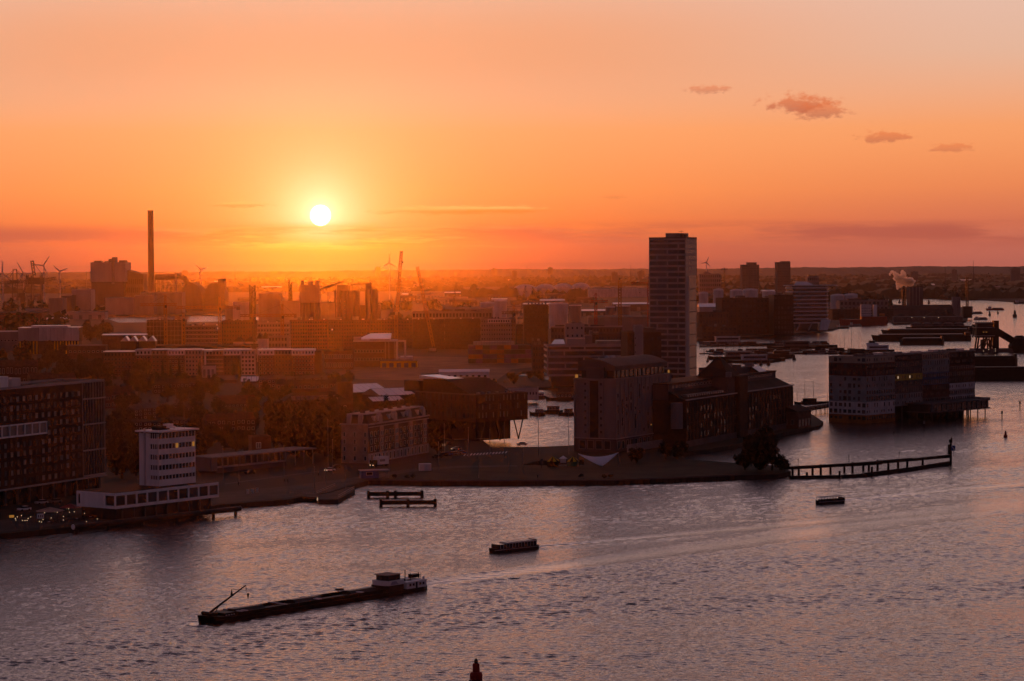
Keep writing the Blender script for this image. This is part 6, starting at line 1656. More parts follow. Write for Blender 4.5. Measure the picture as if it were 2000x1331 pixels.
tour_boat(965, 1081, 41, 17.5, 4.2, 'low glass-roofed canal tour boat in the middle of the river', 'tour_boat')
tour_boat(1599, 985.5, 31, 11.6, 3.2, 'small open boat with a canopy frame near the timber pier', 'canopy_boat', False)

# ------------------------------------------------------------------ buoys and marks
def buoy(px, py, s, label, m='red_paint', group=None):
    t = thing('buoy', label, 'buoy', gp(px, py, 0), 0, group)
    MB().lathe([(.9 * s, -.6 * s), (1.2 * s, 0), (1.25 * s, .7 * s), (1.1 * s, 1.25 * s), (.75 * s, 1.35 * s)], n=14).build('float', m, t)
    MB().lathe([(.72 * s, 1.3 * s), (.66 * s, 2.9 * s), (.5 * s, 3.0 * s)], n=10).build('tower', m, t)
    MB().lathe([(.35 * s, 3.0 * s), (.4 * s, 3.5 * s), (.1 * s, 3.9 * s), (.02, 4.1 * s)], n=8).build('lantern', 'metal_dark', t)
buoy(930, 1326, 1.0, 'large red channel buoy at the bottom edge of the picture')
buoy(1964, 854, .75, 'red buoy at the right edge beyond the timber pier')
for i, (px, py, s) in enumerate(((1551, 703.5, 1.3), (1486, 714, 1.2), (1501, 713.5, 1.3), (1382, 707, .9), (1933, 616, 1.6), (1982, 619, 2.6), (1949, 612.5, 1.2), (1757, 592, 2), (1814, 593, 2))):
    buoy(px, py, s, 'small conical buoy ' + ('alone in the open water left of the stilt block', 'nearest the pyramid roof, left of a pair', 'near the pyramid roof, right of a pair', 'just right of the tall tower', 'beside the far tug', 'at the right edge, biggest far out', 'between the tug and the far barge', 'in the far channel left of the plant tower', 'in the far channel right of the plant tower')[i], 'metal_dark', 'small distant buoys')
for i, (px, py) in enumerate(((1805, 838), (1957, 818), (1992, 798), (1746, 846))):
    t = thing('channel_post', 'slim channel post ' + ('below the stilt block terrace', 'right of the stilt block terrace', 'at the right edge above the red buoy', 'barely showing below the stilt block')[i], 'post', gp(px, py, 0)); h = 3.9 if i < 3 else .6
    MB().cyl((0, 0, -2), (0, 0, h * .62), .28, .24, 8).build('pile', 'timber_dark', t); MB().box(-.45, -.1, h * .62, .45, .1, h).build('board', 'metal_grey' if i == 0 else 'steel_black', t)
def beacon():
    p = gp(1857, 908, 0); t = thing('beacon_post', 'tall dark beacon post with a blue sign board at the end of the timber pier', 'beacon', p)
    s = 950 / F
    MB().cyl((0, 0, -3), (0, 0, 8.6), .52, .45, 10).build('pile', 'steel_black', t)
    MB().box(-1.1, -.5, 4.0, -.5, .5, 8.0).build('equipment_box', 'steel_black', t)
    sg = MB().box(-.1, -.95, 5.6, 1.6, -.85, 7.6).build('sign_board', 'blue_paint', t)
    MB().add([(-.06, -.97, 7.4), (.1, -.97, 7.56), (1.56, -.97, 5.8), (1.4, -.97, 5.64), (-.06, -.955, 7.4), (.1, -.955, 7.56), (1.56, -.955, 5.8), (1.4, -.955, 5.64)], [(0, 3, 2, 1), (4, 5, 6, 7), (0, 1, 5, 4), (1, 2, 6, 5), (2, 3, 7, 6), (3, 0, 4, 7)]).build('diagonal_stripe', 'white', sg)
    MB().box(-.7, -.5, 8.6, .55, .5, 10.0).build('lantern_box', 'steel_black', t); MB().lathe([(.3, 0), (.35, .4), (.02, .9)], (.35, 0, 10.0), 8).build('light', 'steel_black', t)
    for x in (-1.5, 1.1): MB().bar((x, .1, 3.4), (x, .1, 7.6), .1).build('ladder_rail', 'steel_black', t)
    MB().bar((-1.5, .1, 4.2), (1.1, .1, 4.2), .1).build('ladder_step', 'steel_black', t)
beacon()
def timber_pier():
    t = thing('timber_pier', 'long dark timber guide pier on piles running out from the spit', 'pier', gp(1548, 931, 0))
    O = t.location.copy()
    def seg(pa, pb, za, zb, w, name, m='timber_dark'):
        A = gp(*pa, 0) - O; E = gp(*pb, 0) - O; d = (E - A).normalized(); n = Vector((-d.y, d.x, 0)) * w / 2
        V = [A - n + Vector((0, 0, za)), E - n + Vector((0, 0, za)), E + n + Vector((0, 0, za)), A + n + Vector((0, 0, za)), A - n + Vector((0, 0, zb)), E - n + Vector((0, 0, zb)), E + n + Vector((0, 0, zb)), A + n + Vector((0, 0, zb))]
        MB().add(V, [(0, 3, 2, 1), (4, 5, 6, 7), (0, 1, 5, 4), (1, 2, 6, 5), (2, 3, 7, 6), (3, 0, 4, 7)]).build(name, m, t)
    wl = [(1541, 930), (1600, 927), (1660, 923.5), (1720, 919.5), (1780, 914), (1830, 909), (1856, 906.5)]
    rr = random.Random(4)
    for a, e in zip(wl[:-1], wl[1:]): seg(a, e, 2.5 + rr.uniform(-.15, .15), 3.7 + rr.uniform(-.2, .2), 1.6, 'walkway_beam')
    nl = [(1541, 935.5), (1600, 934.5), (1641, 934), None, (1645, 934), (1690, 931), (1730, 926), (1780, 919.5), (1856, 907.5)]
    for a, e in zip(nl[:-1], nl[1:]):
        if a and e: seg(a, e, -.8, 1.15 + rr.uniform(-.15, .2), 1.3, 'log_boom')
    for i, px in enumerate((1548, 1560, 1587, 1603, 1622, 1649, 1665, 1686, 1697, 1714, 1735, 1754, 1772, 1802)):
        k = (px - 1541) / 315; py = 930.5 - 24 * k
        p = gp(px, py, 0) - O; z = 3.9 if i % 3 else 4.6
        MB().cyl((p.x, p.y, -3), (p.x, p.y, z - 1.0), .5, .42, 8).build('pile', 'timber_dark', t)
    for px, py, h in ((1576, 934.3, 2.2), (1640, 934, 2.6), (1703, 930, 3.4), (1735, 925.6, 3.0)):
        p = gp(px, py, 0) - O; MB().cyl((p.x, p.y, -3), (p.x, p.y, h), .5, .4, 8).build('stub_pile', 'timber_dark', t)
    for px in (1559, 1658, 1756):
        k = (px - 1541) / 315; p = gp(px, 930.5 - 24 * k, 0) - O
        MB().cyl((p.x, p.y, 3.7), (p.x, p.y, 5.8), .09).lathe([(.2, 0), (.22, .35), (.05, .5)], (p.x, p.y, 5.8), 6).build('lamp_stalk', 'metal_dark', t)
timber_pier()
def fender(px0, py0, px1, label, posts, seedz):
    A = gp(px0, py0, 0); E = gp(px1, py0, 0); t = thing('mooring_fender', label, 'fender', A); L = E.x - A.x
    MB().box(0, -.5, .5, L, .5, 1.7).build('beam', 'timber_dark', t); MB().box(0, -.55, 1.7, L, .55, 1.85).build('cap', 'timber_dark', t)
    for k in posts: MB().cyl((L * k, 0, -3), (L * k, 0, 2.3), .6, .55, 8).build('pile', 'timber_dark', t)
    MB().cyl((L * posts[-1], 0, 2.3), (L * posts[-1], 0, 3.2), .12).build('bollard', 'metal_dark', t)
fender(719, 972, 825, 'rear dark timber mooring fender off the quay', (.01, .36, .5, .99), 1)
fender(742, 989, 852, 'front dark timber mooring fender off the quay', (.02, .5, .98), 2)
def pontoon():
    O = gp(630, 986, 0); t = thing('landing_pontoon', 'flat landing pontoon with pale railings below the quay street', 'pontoon', O)
    def poly(name, a, z0, z1, m):
        P = [gp(x, y, z1) - O for x, y in a]; MB().prism([(p.x, p.y) for p in P], z0, z1).build(name, m, t)
    poly('deck', ((622, 976), (660, 976), (693, 958), (690, 951), (655, 952), (618, 968)), -.6, 1.3, 'paving')
    poly('ramp', ((566, 968), (620, 972), (622, 966), (570, 962)), 1.0, 1.6, 'paving')
    for pa, pb in (((566, 966), (618, 967)), ((618, 967), (655, 951)), ((660, 975), (692, 957))):
        A, E = gp(*pa, 1.3) - O, gp(*pb, 1.3) - O
        for i in range(9):
            p = A + (E - A) * (i / 8); MB().bar((p.x, p.y, 1.3), (p.x, p.y, 2.5), .07).build('rail_post', 'metal_grey', t)
        for z in (1.9, 2.5): MB().bar((A.x, A.y, z), (E.x, E.y, z), .07).build('rail', 'metal_grey', t)
    for px, py in ((620, 978), (620, 981)): 
        p = gp(px, py - 3, 1.3) - O; MB().lathe([(.16, 0), (.2, .3), (.05, .5)], (p.x, p.y, 1.3), 6).build('lamp', 'lit_white', t)
pontoon()
def floating_pipe():
    A = gp(143, 1035, 1.0); E = gp(469, 998.5, 1.0); d = E - A
    t = thing('steel_pipe_boom', 'long dark horizontal steel pipe with white end caps along the left quay', 'pipe', A)
    MB().cyl((0, 0, .8), d + Vector((0, 0, .8)), .85, .85, 12).build('pipe', 'metal_dark', t)
    for p in (Vector((0, 0, .8)), d + Vector((0, 0, .8))):
        q = d.normalized() * (-.12 if p.length < 5 else .12)
        MB().cyl(p, p + q, .87, .8, 12).build('end_cap', 'white', t)
    for k in (.02, .2, .4, .6, .83, .97): 
        p = d * k; MB().cyl((p.x, p.y + .2, -3), (p.x, p.y + .2, .4), .55, .5, 8).build('pile', 'metal_dark', t)
floating_pipe()

# ------------------------------------------------------------------ moored boats
def small_boat(pos, L, yaw, label, group, hm='metal_dark', cm='white_dull', mast=0.0, cabin=True, name='moored_boat', cat='boat', hh=1.1):
    t = thing(name, label, cat, pos, yaw, group); Bm = L * .24
    hull_mesh(L, Bm, -.6, hh, .28, .08, bowz=hh * .5, n=10).build('hull', hm, t)
    if cabin:
        c = MB().box(L * .35, Bm * .14, hh, L * .85, Bm * .86, hh + L * .09 + .5).build('cabin', cm, t)
        MB().box(L * .38, Bm * .12, hh + L * .04, L * .82, Bm * .139, hh + L * .07 + .3).build('window_strip', 'glass_dark', c)
        MB().box(L * .33, Bm * .1, hh + L * .09 + .5, L * .87, Bm * .9, hh + L * .09 + .62).build('cabin_roof', cm, t)
    if mast: MB().cyl((L * .42, Bm / 2, hh), (L * .42, Bm / 2, hh + mast), .13, .06, 6).bar((L * .42, Bm / 2, hh + 2), (L * .8, Bm / 2, hh + 2.2), .12).build('mast', 'metal_dark', t)
    return t
rb = random.Random(12)
# the marina jetties
for i, (a, e, py) in enumerate((((1366), 1655, 692), (1366, 1600, 677))):
    A, E = gp(a, py, 0), gp(e, py - (2 if i == 0 else 2.5), 0); d = E - A
    t = thing('marina_jetty', ('near', 'far')[i] + ' long floating jetty of the marina', 'jetty', A)
    n = Vector((0, 2.2, 0)); V = []
    for z in (-.4, .9):
        for p in (-n, d - n, d + n, n): V.append((p.x, p.y, z))
    MB().add(V, [(0, 3, 2, 1), (4, 5, 6, 7), (0, 1, 5, 4), (1, 2, 6, 5), (2, 3, 7, 6), (3, 0, 4, 7)]).build('deck', 'timber_dark', t)
    for k in range(16): p = d * ((k + .5) / 16); MB().cyl((p.x, p.y, -3), (p.x, p.y, 4.2), .25, .25, 6).build('pile', 'timber_dark', t)
for row, (py, x0, x1, n, where) in enumerate(((688, 1372, 1655, 22, 'behind the near marina jetty'), (693.5, 1372, 1650, 20, 'before the near marina jetty'), (674, 1370, 1600, 15, 'at the far marina jetty'))):
    cnt = {True: 0, False: 0}
    for k in range(n):
        px = x0 + (x1 - x0) * (k + rb.uniform(.15, .85)) / n; m = rb.random()
        sail = rb.random() < .35; cnt[sail] += 1
        small_boat(gp(px, py - (px - 1366) * .006, 0), rb.uniform(8, 16), R(rb.uniform(-8, 8)), ORD[cnt[sail] - 1] + (' slim masted sailing boat from the left ' if sail else ' squat dark motor boat from the left ') + where, 'boats ' + where,
                   rb.choice(('metal_dark', 'steel_black', 'metal_grey')), rb.choice(('metal_dark', 'concrete_dark', 'brick_dark', 'concrete')), rb.uniform(6, 13) if sail else 0, not sail or rb.random() < .5)
small_boat(gp(1384, 703, 0), 42, R(4), 'black flat barge with a pale deck line in front of the marina', None, 'steel_black', 'metal_grey', 0, True, 'moored_barge', 'barge', 2.2)
small_boat(gp(1416, 709.5, 0), 40, R(3), 'dark passenger boat with a white cabin nearest the pyramid roof', None, 'steel_black', 'white_dull', 0, True, 'passenger_boat', 'boat', 2.0)
small_boat(gp(1462, 706, 0), 30, R(2), 'broad dark work boat right of the white-cabined passenger boat', None, 'steel_black', 'brick_dark', 5, True, 'work_boat', 'boat', 2.4)
small_boat(gp(1490, 700, 0), 26, R(-2), 'bulky dark tug moored at the end of the near marina jetty', None, 'steel_black', 'steel_black', 6, True, 'tug_boat', 'boat', 3.0)
small_boat(gp(1498, 682, 0), 46, R(1), 'dark work ship with a crane post at the far marina jetty', None, 'steel_black', 'concrete_dark', 12, True, 'work_ship', 'ship', 2.2)
small_boat(gp(1548, 681, 0), 42, R(1), 'long black lighter at the end of the far marina jetty', None, 'steel_black', 'steel_black', 6, False, 'lighter', 'barge', 3.0)
small_boat(gp(1365, 672, 0), 48, R(2), 'pale long canopy ship beside the foot of the tall tower', None, 'metal_grey', 'white_dull', 0, True, 'canopy_ship', 'ship', 2.0)
small_boat(gp(1640, 693, 0), 26, R(4), 'tall-masted sailing barge left of the white yacht', None, 'steel_black', 'metal_dark', 27, True, 'sailing_barge', 'boat', 1.8)
small_boat(gp(1660, 692, 0), 20, R(4), 'second tall-masted boat beside the white yacht', None, 'steel_black', 'metal_dark', 21, False, 'sailing_barge', 'boat', 1.6)
y_ = small_boat(gp(1668, 691, 0), 36, R(3), 'large white motor yacht behind the stilt block roof', None, 'metal_dark', 'white', 0, True, 'motor_yacht', 'yacht', 3.2)
MB().box(12, 2, 7, 22, 6.5, 9).build('flybridge', 'white', y_); MB().box(14, 2.2, 9, 19, 6.2, 11).build('bridge_cabin', 'metal_dark', y_)
for i, (px, py, L, mst) in enumerate(((1552, 790, 15, 14), (1566, 789, 17, 12))):
    small_boat(gp(px, py, 0), L, R(6), ('old sailing boat with the tallest mast beside the warehouse pier', 'second old sailing boat with a lowered bowsprit beside the warehouse pier')[i], 'sailing boats by the warehouse', 'steel_black', 'timber_dark', mst, i == 0, 'sailing_boat')
for i, (px, py, h) in enumerate(((1557, 803, 11), (1578, 806, 9), (1616, 812, 12))):
    t = thing('mooring_mast', 'bare thin mast %s' % ('left of the old sailing boats', 'right of the old sailing boats', 'at the left corner of the stilt block')[i], 'mast', gp(px, py, 0)); MB().cyl((0, 0, -2), (0, 0, h), .14, .08, 6).build('pole', 'metal_dark', t)
# houseboats in the canal
for i, (a, e, py, hm, cm, lb) in enumerate(((1032, 1068, 779, 'steel_black', 'white', 'white-walled houseboat in the canal beside the leg office'), (1066, 1126, 783, 'brick_dark', 'brick_brown', 'long brown houseboat with a flat roof at the far canal bank'), (1034, 1066, 812, 'steel_black', 'white_dull', 'black sailing barge with pale deckhouse in the canal'),
                                       (1052, 1100, 808, 'steel_black', 'concrete', 'grey houseboat in the middle of the canal row'), (1090, 1124, 812, 'steel_black', 'brick_red', 'houseboat with reddish cabin nearest the silo'))):
    A = gp(a, py, 0); E = gp(e, py, 0); L = E.x - A.x
    t = small_boat(A, L, 0, lb, 'houseboats in the canal', hm, cm, 11 if i == 2 else 0, True, 'houseboat', 'houseboat', 1.3)
    t.scale = (1, 1.2, 1.25)
    for k in range(4): link('window', win_mesh(L * .06, .9, 'white', 'glass_dark'), t, (L * (.42 + .12 * k), L * .24 * .119, 1.3 + L * .05))

# ------------------------------------------------------------------ big vessels and the loader on the right
def big_barge(px0, px1, py, hull_h, label, heaps=0, name='moored_barge', m='steel_black', top='metal_grey'):
    A, E = gp(px0, py, 0), gp(px1, py, 0); L = E.x - A.x
    t = thing(name, label, 'barge', A); Bm = 11
    hull_mesh(L, Bm, -1, hull_h, .06, .03, bowz=hull_h * .25, n=20).build('hull', m, t)
    MB().box(L * .08, 1, hull_h, L * .93, Bm - 1, hull_h + 1.3).build('coaming', m, t); n = 9
    for i in range(n): MB().xprism([(1.2, hull_h + 1.3), (Bm - 1.2, hull_h + 1.3), (Bm - 1.2, hull_h + 1.6), (Bm / 2, hull_h + 1.9), (1.2, hull_h + 1.6)][::-1], L * (.09 + .83 * i / n), L * (.09 + .83 * (i + .94) / n)).build('hatch_cover', top, t)
    for i in range(heaps): MB().lathe([(6.5, 0), (6.2, 2.2), (4, 3.6), (.3, 4)], (L * (.15 + .75 * i / max(1, heaps)), Bm / 2, hull_h + 1.9), 12).build('tarpaulin_heap', 'concrete_dark', t)
    MB().box(L * .94, 2, hull_h, L * .985, Bm - 2, hull_h + 3.2).build('deck_house', 'metal_dark', t)
    for i in range(10): MB().box(L * i / 10 + 1, .1, hull_h, L * i / 10 + 1.15, .22, hull_h + 1).build('rail_post', 'metal_dark', t)
    return t
big_barge(1703, 1905, 665.5, 4.5, 'very long black moored barge in the open harbour')
big_barge(1722, 1912, 652.5, 3.6, 'long barge with pale hatch covers behind the very long black barge', 0)
big_barge(1770, 1915, 646, 3.4, 'rear barge with rounded tarpaulin heaps in the harbour', 5)
big_barge(1758, 1848, 672.5, 4.2, 'short black barge in front of the very long barge')
big_barge(1880, 1992, 722, 8.0, 'large black ship hull with deck lamps under the loader', 0, 'moored_ship', 'steel_black', 'steel_black')
big_barge(1890, 2030, 743, 7.0, 'black ship hull nearest the right edge below the loader', 0, 'moored_ship', 'steel_black', 'steel_black')
for i, (px, py, Y) in enumerate(((1921, 686, 2050), (1931, 683, 2050), (1944, 682, 2050), (1944, 686, 2050), (1914, 696, 2050), (1928, 695.5, 2050), (1944, 694, 2050), (1958, 693, 2050), (1913, 727, 1800), (1933, 725, 1800), (1974, 722, 1800))):
    p = at(px, py, Y - 12); t = thing('deck_lamp', 'small bright deck lamp on the black ships at the loader', 'lamp', (p.x, p.y, 0), 0, 'deck lamps on the black ships')
    MB().cyl((0, 0, 4), (0, 0, p.z), .12).build('pole', 'metal_dark', t); MB().lathe([(.2, -.3), (.4, 0), (.2, .3)], (0, 0, p.z), 6).build('bulb', 'lit_white', t)
def loader():
    Y = 2110; p = gy(1930, Y, 0); t = thing('ship_loader', 'tall black ship loader tower on trestle legs with a sloping conveyor', 'loader', p)
    X = lambda px: gy(px, Y).x - p.x; Z = lambda py: at(1930, py, Y).z
    MB().box(X(1900), 0, -2, X(2060), 16, 3).build('quay_deck', 'concrete_dark', t)
    MB().box(X(1942), 2, 0, X(1952), 10, Z(627)).build('tower', 'steel_black', t)
    MB().box(X(1908), 0, Z(660), X(1942), 12, Z(640)).build('machine_house', 'steel_black', t)
    MB().box(X(1909), .5, Z(640), X(1940), 11, Z(630)).build('upper_house', 'metal_dark', t)
    for z in (632, 641, 657): MB().box(X(1905), -.6, Z(z), X(1943), 12.5, Z(z) + .7).build('gallery', 'metal_grey', t)
    for i in range(8): MB().box(X(1907 + i * 4.5), -.5, Z(632) + .7, X(1907 + i * 4.5) + .3, -.3, Z(632) + 2.4).build('rail_post', 'metal_dark', t)
    for px in (1919, 1925): MB().box(X(px), -.7, Z(649.5), X(px) + 1.2, -.61, Z(648.5)).build('lit_window', 'lit_warm', t)
    for px, qx in ((1909, 1912), (1922, 1926), (1934, 1932), (1940, 1941)):
        for y in (1, 11): MB().bar((X(px), y, 3), (X(qx), y, Z(660)), 1.3).build('leg', 'steel_black', t)
    for a, e in ((1909, 1926), (1922, 1932), (1934, 1926), (1940, 1932)): MB().bar((X(a), 1, 3), (X(e), 1, Z(660)), .7).build('brace', 'steel_black', t)
    MB().box(X(1918), 3, 3, X(1924), 8, Z(664)).build('stair_core', 'metal_dark', t)
    cv = MB().bar((X(1950), 6, Z(648)), (X(1996), 6, Z(676)), 6).build('conveyor', 'steel_black', t)
    MB().lathe([(9, 0), (10, 6), (7, 12), (3, 15)], (X(1994), 6, Z(690)), 10).build('transfer_house', 'steel_black', t)
    MB().box(X(1985), -2, 0, X(2050), 14, Z(686)).build('transfer_base', 'steel_black', t)
    MB().bar((X(1902), 6, Z(660)), (X(1906), 6, Z(637)), 1.2).build('cab_arm', 'metal_dark', t)
loader()
def red_ship():
    A = gp(1640, 634.5, 0); E = gp(1744, 635.5, 0); L = E.x - A.x
    t = thing('red_ship', 'dark red cargo ship with white superstructure moored at the far quay', 'ship', A)
    hull_mesh(L, 14, -1, 6.5, .08, .05, bowz=1, n=18).build('hull', 'red_paint', t)
    MB().box(L * .45, 1, 6.5, L * .98, 13, 10).build('poop', 'red_paint', t)
    s = MB().box(L * .45, 2, 10, L * .66, 12, 25).build('superstructure', 'white_dull', t)
    for i in range(4): MB().box(L * .45 - .5, 1.4, 12 + i * 3.4, L * .66 + .5, 1.95, 12.6 + i * 3.4).build('deck_edge', 'white', s)
    for i in range(4):
        for j in range(5): link('window', win_mesh(1.4, 1.2, 'white', 'glass_dark'), s, (L * (.47 + .04 * j), 1.98, 13.8 + i * 3.0))
    MB().box(L * .71, 3, 10, L * .78, 10, 25).build('funnel', 'white', t); MB().cyl((L * .745, 6, 25), (L * .745, 6, 29), 1.6, 1.4, 8).build('funnel_top', 'steel_black', t)
    MB().lattice((L * .12, 7, 6.5), (L * .12, 7, 18), 1.2, 6, .25).build('fore_mast', 'metal_dark', t)
    MB().cyl((L * .83, 2.6, 12), (L * .94, 2.6, 12), 1.6).build('lifeboat', 'orange_paint', t)
red_ship()
def motor_ship(px0, px1, py, label, hm, tall=3, name='motor_ship'):
    A, E = gp(px0, py, 0), gp(px1, py, 0); L = E.x - A.x
    t = thing(name, label, 'ship', A); Bm = L * .2
    hull_mesh(L, Bm, -1, L * .055, .1, .05, bowz=1.2, n=14).build('hull', hm, t)
    h = L * .055
    MB().box(L * .12, Bm * .2, h, L * .3, Bm * .8, h + tall).build('wheelhouse', 'white_dull', t); MB().box(L * .11, Bm * .15, h + tall, L * .31, Bm * .85, h + tall + .5).build('wheelhouse_roof', 'metal_grey', t)
    MB().box(L * .34, Bm * .15, h, L * .92, Bm * .85, h + 1.5).build('hatch', 'metal_grey', t); MB().cyl((L * .2, Bm / 2, h + tall), (L * .2, Bm / 2, h + tall * 2), .2, .1, 6).build('mast', 'metal_dark', t)
motor_ship(1926, 1964, 605.5, 'far reddish tanker barge sailing right of the plant peninsula', 'red_paint')
motor_ship(1980, 2016, 593, 'ship cut by the right edge in the far channel', 'steel_black', 4)
motor_ship(1892, 1921, 612.5, 'dark tug with tall bridge at the plant peninsula', 'steel_black', 9, 'tug_boat')
motor_ship(1902, 1931, 624, 'grey flat lighter beside the tug at the plant peninsula', 'metal_grey', 2, 'lighter')
motor_ship(1658, 1684, 637, 'small white launch in front of the red ship', 'metal_grey', 3, 'launch')
motor_ship(1812, 1822, 582.5, 'tiny white boat at the far channel bank', 'white_dull', 3, 'launch')
motor_ship(1632, 1660, 641, 'low dark pontoon boat left of the small white launch', 'steel_black', 2, 'launch')
def plant():
    Y = 3500
    b = B('plant_tower', 'dark square silo tower of the plant beside the steam plume', 'silo', px=1777, Y=Y, yaw=4, pxr=1803, D=20, top=561)
    b.walls('concrete_dark'); MB().box(.5, .5, b.H, b.W - .5, 19, b.H + 1).build('roof', 'roof_dark', b.root)
    for i in range(3): MB().box(b.W * (.2 + .25 * i), -.3, 0, b.W * (.26 + .25 * i), -.002, b.H).build('rib', 'concrete', b.root)
    p = gy(1765.5, Y); t = thing('steam_stack', 'slim black stack giving off the steam plume', 'chimney', p); zt = at(1765, 561, Y).z
    MB().cyl((0, 0, 0), (0, 0, zt), 1.6, 1.3, 10).build('shaft', 'steel_black', t); MB().lattice((0, 0, 0), (0, 0, zt * .9), 5, 9, .5).build('frame', 'metal_dark', t)
    s = shed('plant_hall', 'long dark hall of the plant under the square tower', 1742, 3300, 1862, 606, 6, 'concrete_dark', 'roof_dark', D=30)
    s = shed('plant_hall', 'low sloping conveyor hall right of the square plant tower', 1800, 3380, 1872, 600, 3, 'concrete_dark', 'roof_dark', D=20)
    s = shed('quay_shed', 'low pale quay shed at the water edge of the plant', 1745, 3130, 1880, 620, 1, 'concrete_dark', 'roof_grey', D=12, win=12)
    b = B('crane_house', 'pale blocky crane house at the right end of the plant', px=1861, Y=3350, yaw=0, pxr=1876, D=10, top=581); b.walls('concrete'); b.roof('roof_dark', .5, .4, 'concrete')
    MB().lattice((b.W * .7, 5, b.H), (b.W * .35, 5, b.H + 16), 2, 6, .5).build('jib', 'metal_dark', b.root); MB().bar((b.W * .35, 5, b.H + 16), (b.W * 1.2, 5, b.H + 4), .5).build('stay', 'metal_dark', b.root)
    m = thing('quay_crane', 'tall thin lattice quay crane at the right end of the plant', 'crane', gy(1889, 3320)); zt = at(1889, 543, 3320).z
    MB().lattice((0, 0, 0), (0, 0, zt), 2.6, 16, .5).build('mast', 'metal_dark', m); MB().box(-6, -4, 0, 6, 4, 16).build('house', 'steel_black', m); MB().bar((0, 0, zt), (-14, 0, 14), .4).build('stay', 'metal_dark', m)
    for i, (px, r, h) in enumerate(((1760, 16, 9), (1825, 22, 12), (1850, 18, 14))):
        t = thing('material_heap', ('left', 'middle', 'right')[i] + ' dark heap of bulk material at the plant', 'heap', gy(px, 3230)); MB().lathe([(r, 0), (r * .5, h * .55), (.3, h)], n=14).build('heap', 'ground', t)
    for i, px in enumerate((1781, 1805, 1833)):
        q = at(px, 620.5, 3120); t = thing('quay_lamp', '%s lit quay lamp in front of the plant' % ORD[i], 'lamp', (q.x, q.y, 1.5)); MB().cyl((0, 0, 0), (0, 0, q.z - 1.5), .2).build('pole', 'metal_dark', t); MB().lathe([(.3, -.5), (.7, 0), (.3, .5)], (0, 0, q.z - 1.5), 6).build('bulb', 'lit_white', t)
    # steam
    rs_ = np.random.RandomState(3); mb = MB()
    for (px, py, r) in ((1766, 556, 4), (1771, 553, 6), (1777, 551, 7), (1768, 549, 6), (1762, 552, 5), (1757, 549, 5), (1752, 556, 4), (1760, 543, 5.5), (1765, 538, 4.6), (1764, 532, 3.6), (1752, 540, 4.5), (1747, 535, 3.6), (1742, 531, 2.6), (1756, 545, 5), (1748, 545, 2.5), (1781, 556, 3.4), (1752, 563, 2.4), (1758, 560, 3.2), (1738, 536, 2)):
        c = at(px, py, Y)
        prof = [(r * math.sin(R(a)) + .01, -r * math.cos(R(a))) for a in range(0, 181, 20)]
        mb.lathe(prof, (c.x + rs_.uniform(-1, 1), c.y + rs_.uniform(-3, 3), c.z), 12)
    mm = bpy.data.materials.new('steam'); mm.use_nodes = True; nt = NT(mm.node_tree); o = nt.n('ShaderNodeOutputMaterial'); v = nt.n('ShaderNodeVolumePrincipled')
    v.inputs['Color'].default_value = (.97, .95, .95, 1); v.inputs['Density'].default_value = .3; v.inputs['Anisotropy'].default_value = .65
    nt.link(v.outputs[0], o.inputs['Volume']); MATS['steam'] = mm
    ob = mb.build('steam_plume', 'steam')
    md = ob.modifiers.new('remesh', 'REMESH'); md.mode = 'VOXEL'; md.voxel_size = .9
    tx = bpy.data.textures.new('puff', 'CLOUDS'); tx.noise_scale = 4.5; tx.noise_depth = 3
    dm = ob.modifiers.new('puff', 'DISPLACE'); dm.texture = tx; dm.strength = 6.5; dm.mid_level = .55; dm.texture_coords = 'GLOBAL'
    tag(ob, 'pale pink steam plume drifting from the black stack', 'steam', kind='thing')
plant()
# ================================================================== things on the quay and the streets
def car_parts(t, L=4.3, Wd=1.75, m='metal_dark', lights=True):
    MB().xprism([(-Wd / 2, .35), (Wd / 2, .35), (Wd / 2, .85), (Wd / 2 - .08, .95), (-Wd / 2 + .08, .95), (-Wd / 2, .85)][::-1], 0, L).build('body', m, t)
    MB().yprism([(L * .2, .95), (L * .9, .95), (L * .78, 1.45), (L * .36, 1.48)], -Wd / 2 + .12, Wd / 2 - .12).build('cabin', 'glass_dark', t)
    MB().yprism([(L * .37, 1.48), (L * .77, 1.45), (L * .76, 1.52), (L * .38, 1.55)], -Wd / 2 + .14, Wd / 2 - .14).build('roof', m, t)
    for x in (L * .19, L * .8):
        for y in (-Wd / 2, Wd / 2): MB().cyl((x, y - .1, .33), (x, y + .1, .33), .33, .33, 10).build('wheel', 'steel_black', t)
    if lights:
        for y in (-.55, .55): MB().box(-.05, y - .16, .55, .02, y + .16, .75).build('headlight', 'lamp', t)
def car(px, py, yaw, m, label, lights=True):
    t = thing('car', label, 'car', gp(px, py, 1.52), R(yaw), 'cars on the quay street'); car_parts(t, m=m, lights=lights)
car(36, 999, 42, 'white', 'white parked car nearest the string-lit terrace', False)
car(70, 986, 42, 'white_dull', 'silver parked car behind the white parked car', False)
car(97, 984, 42, 'metal_grey', 'grey parked car, third in the row by the dark block', False)
car(636, 922, 48, 'white', 'white car with lit headlights driving on the quay street')
car(478, 882, 30, 'metal_dark', 'dark car with headlights near the small brick house')
car(882, 880, 20, 'metal_grey', 'grey car with bright headlights at the crossing')
car(865, 870, 28, 'metal_dark', 'dark car with headlights behind the crossing')
car(1010, 871, 15, 'white_dull', 'pale car near the V legs of the dark office', False)
car(648, 916, 48, 'metal_dark', 'dark car following the white car on the quay street', False)
car(846, 896, 40, 'metal_dark', 'parked dark car at the end of the mansard row', False)
car(480, 927, 50, 'metal_dark', 'dark car parked below the canopy hall', False)
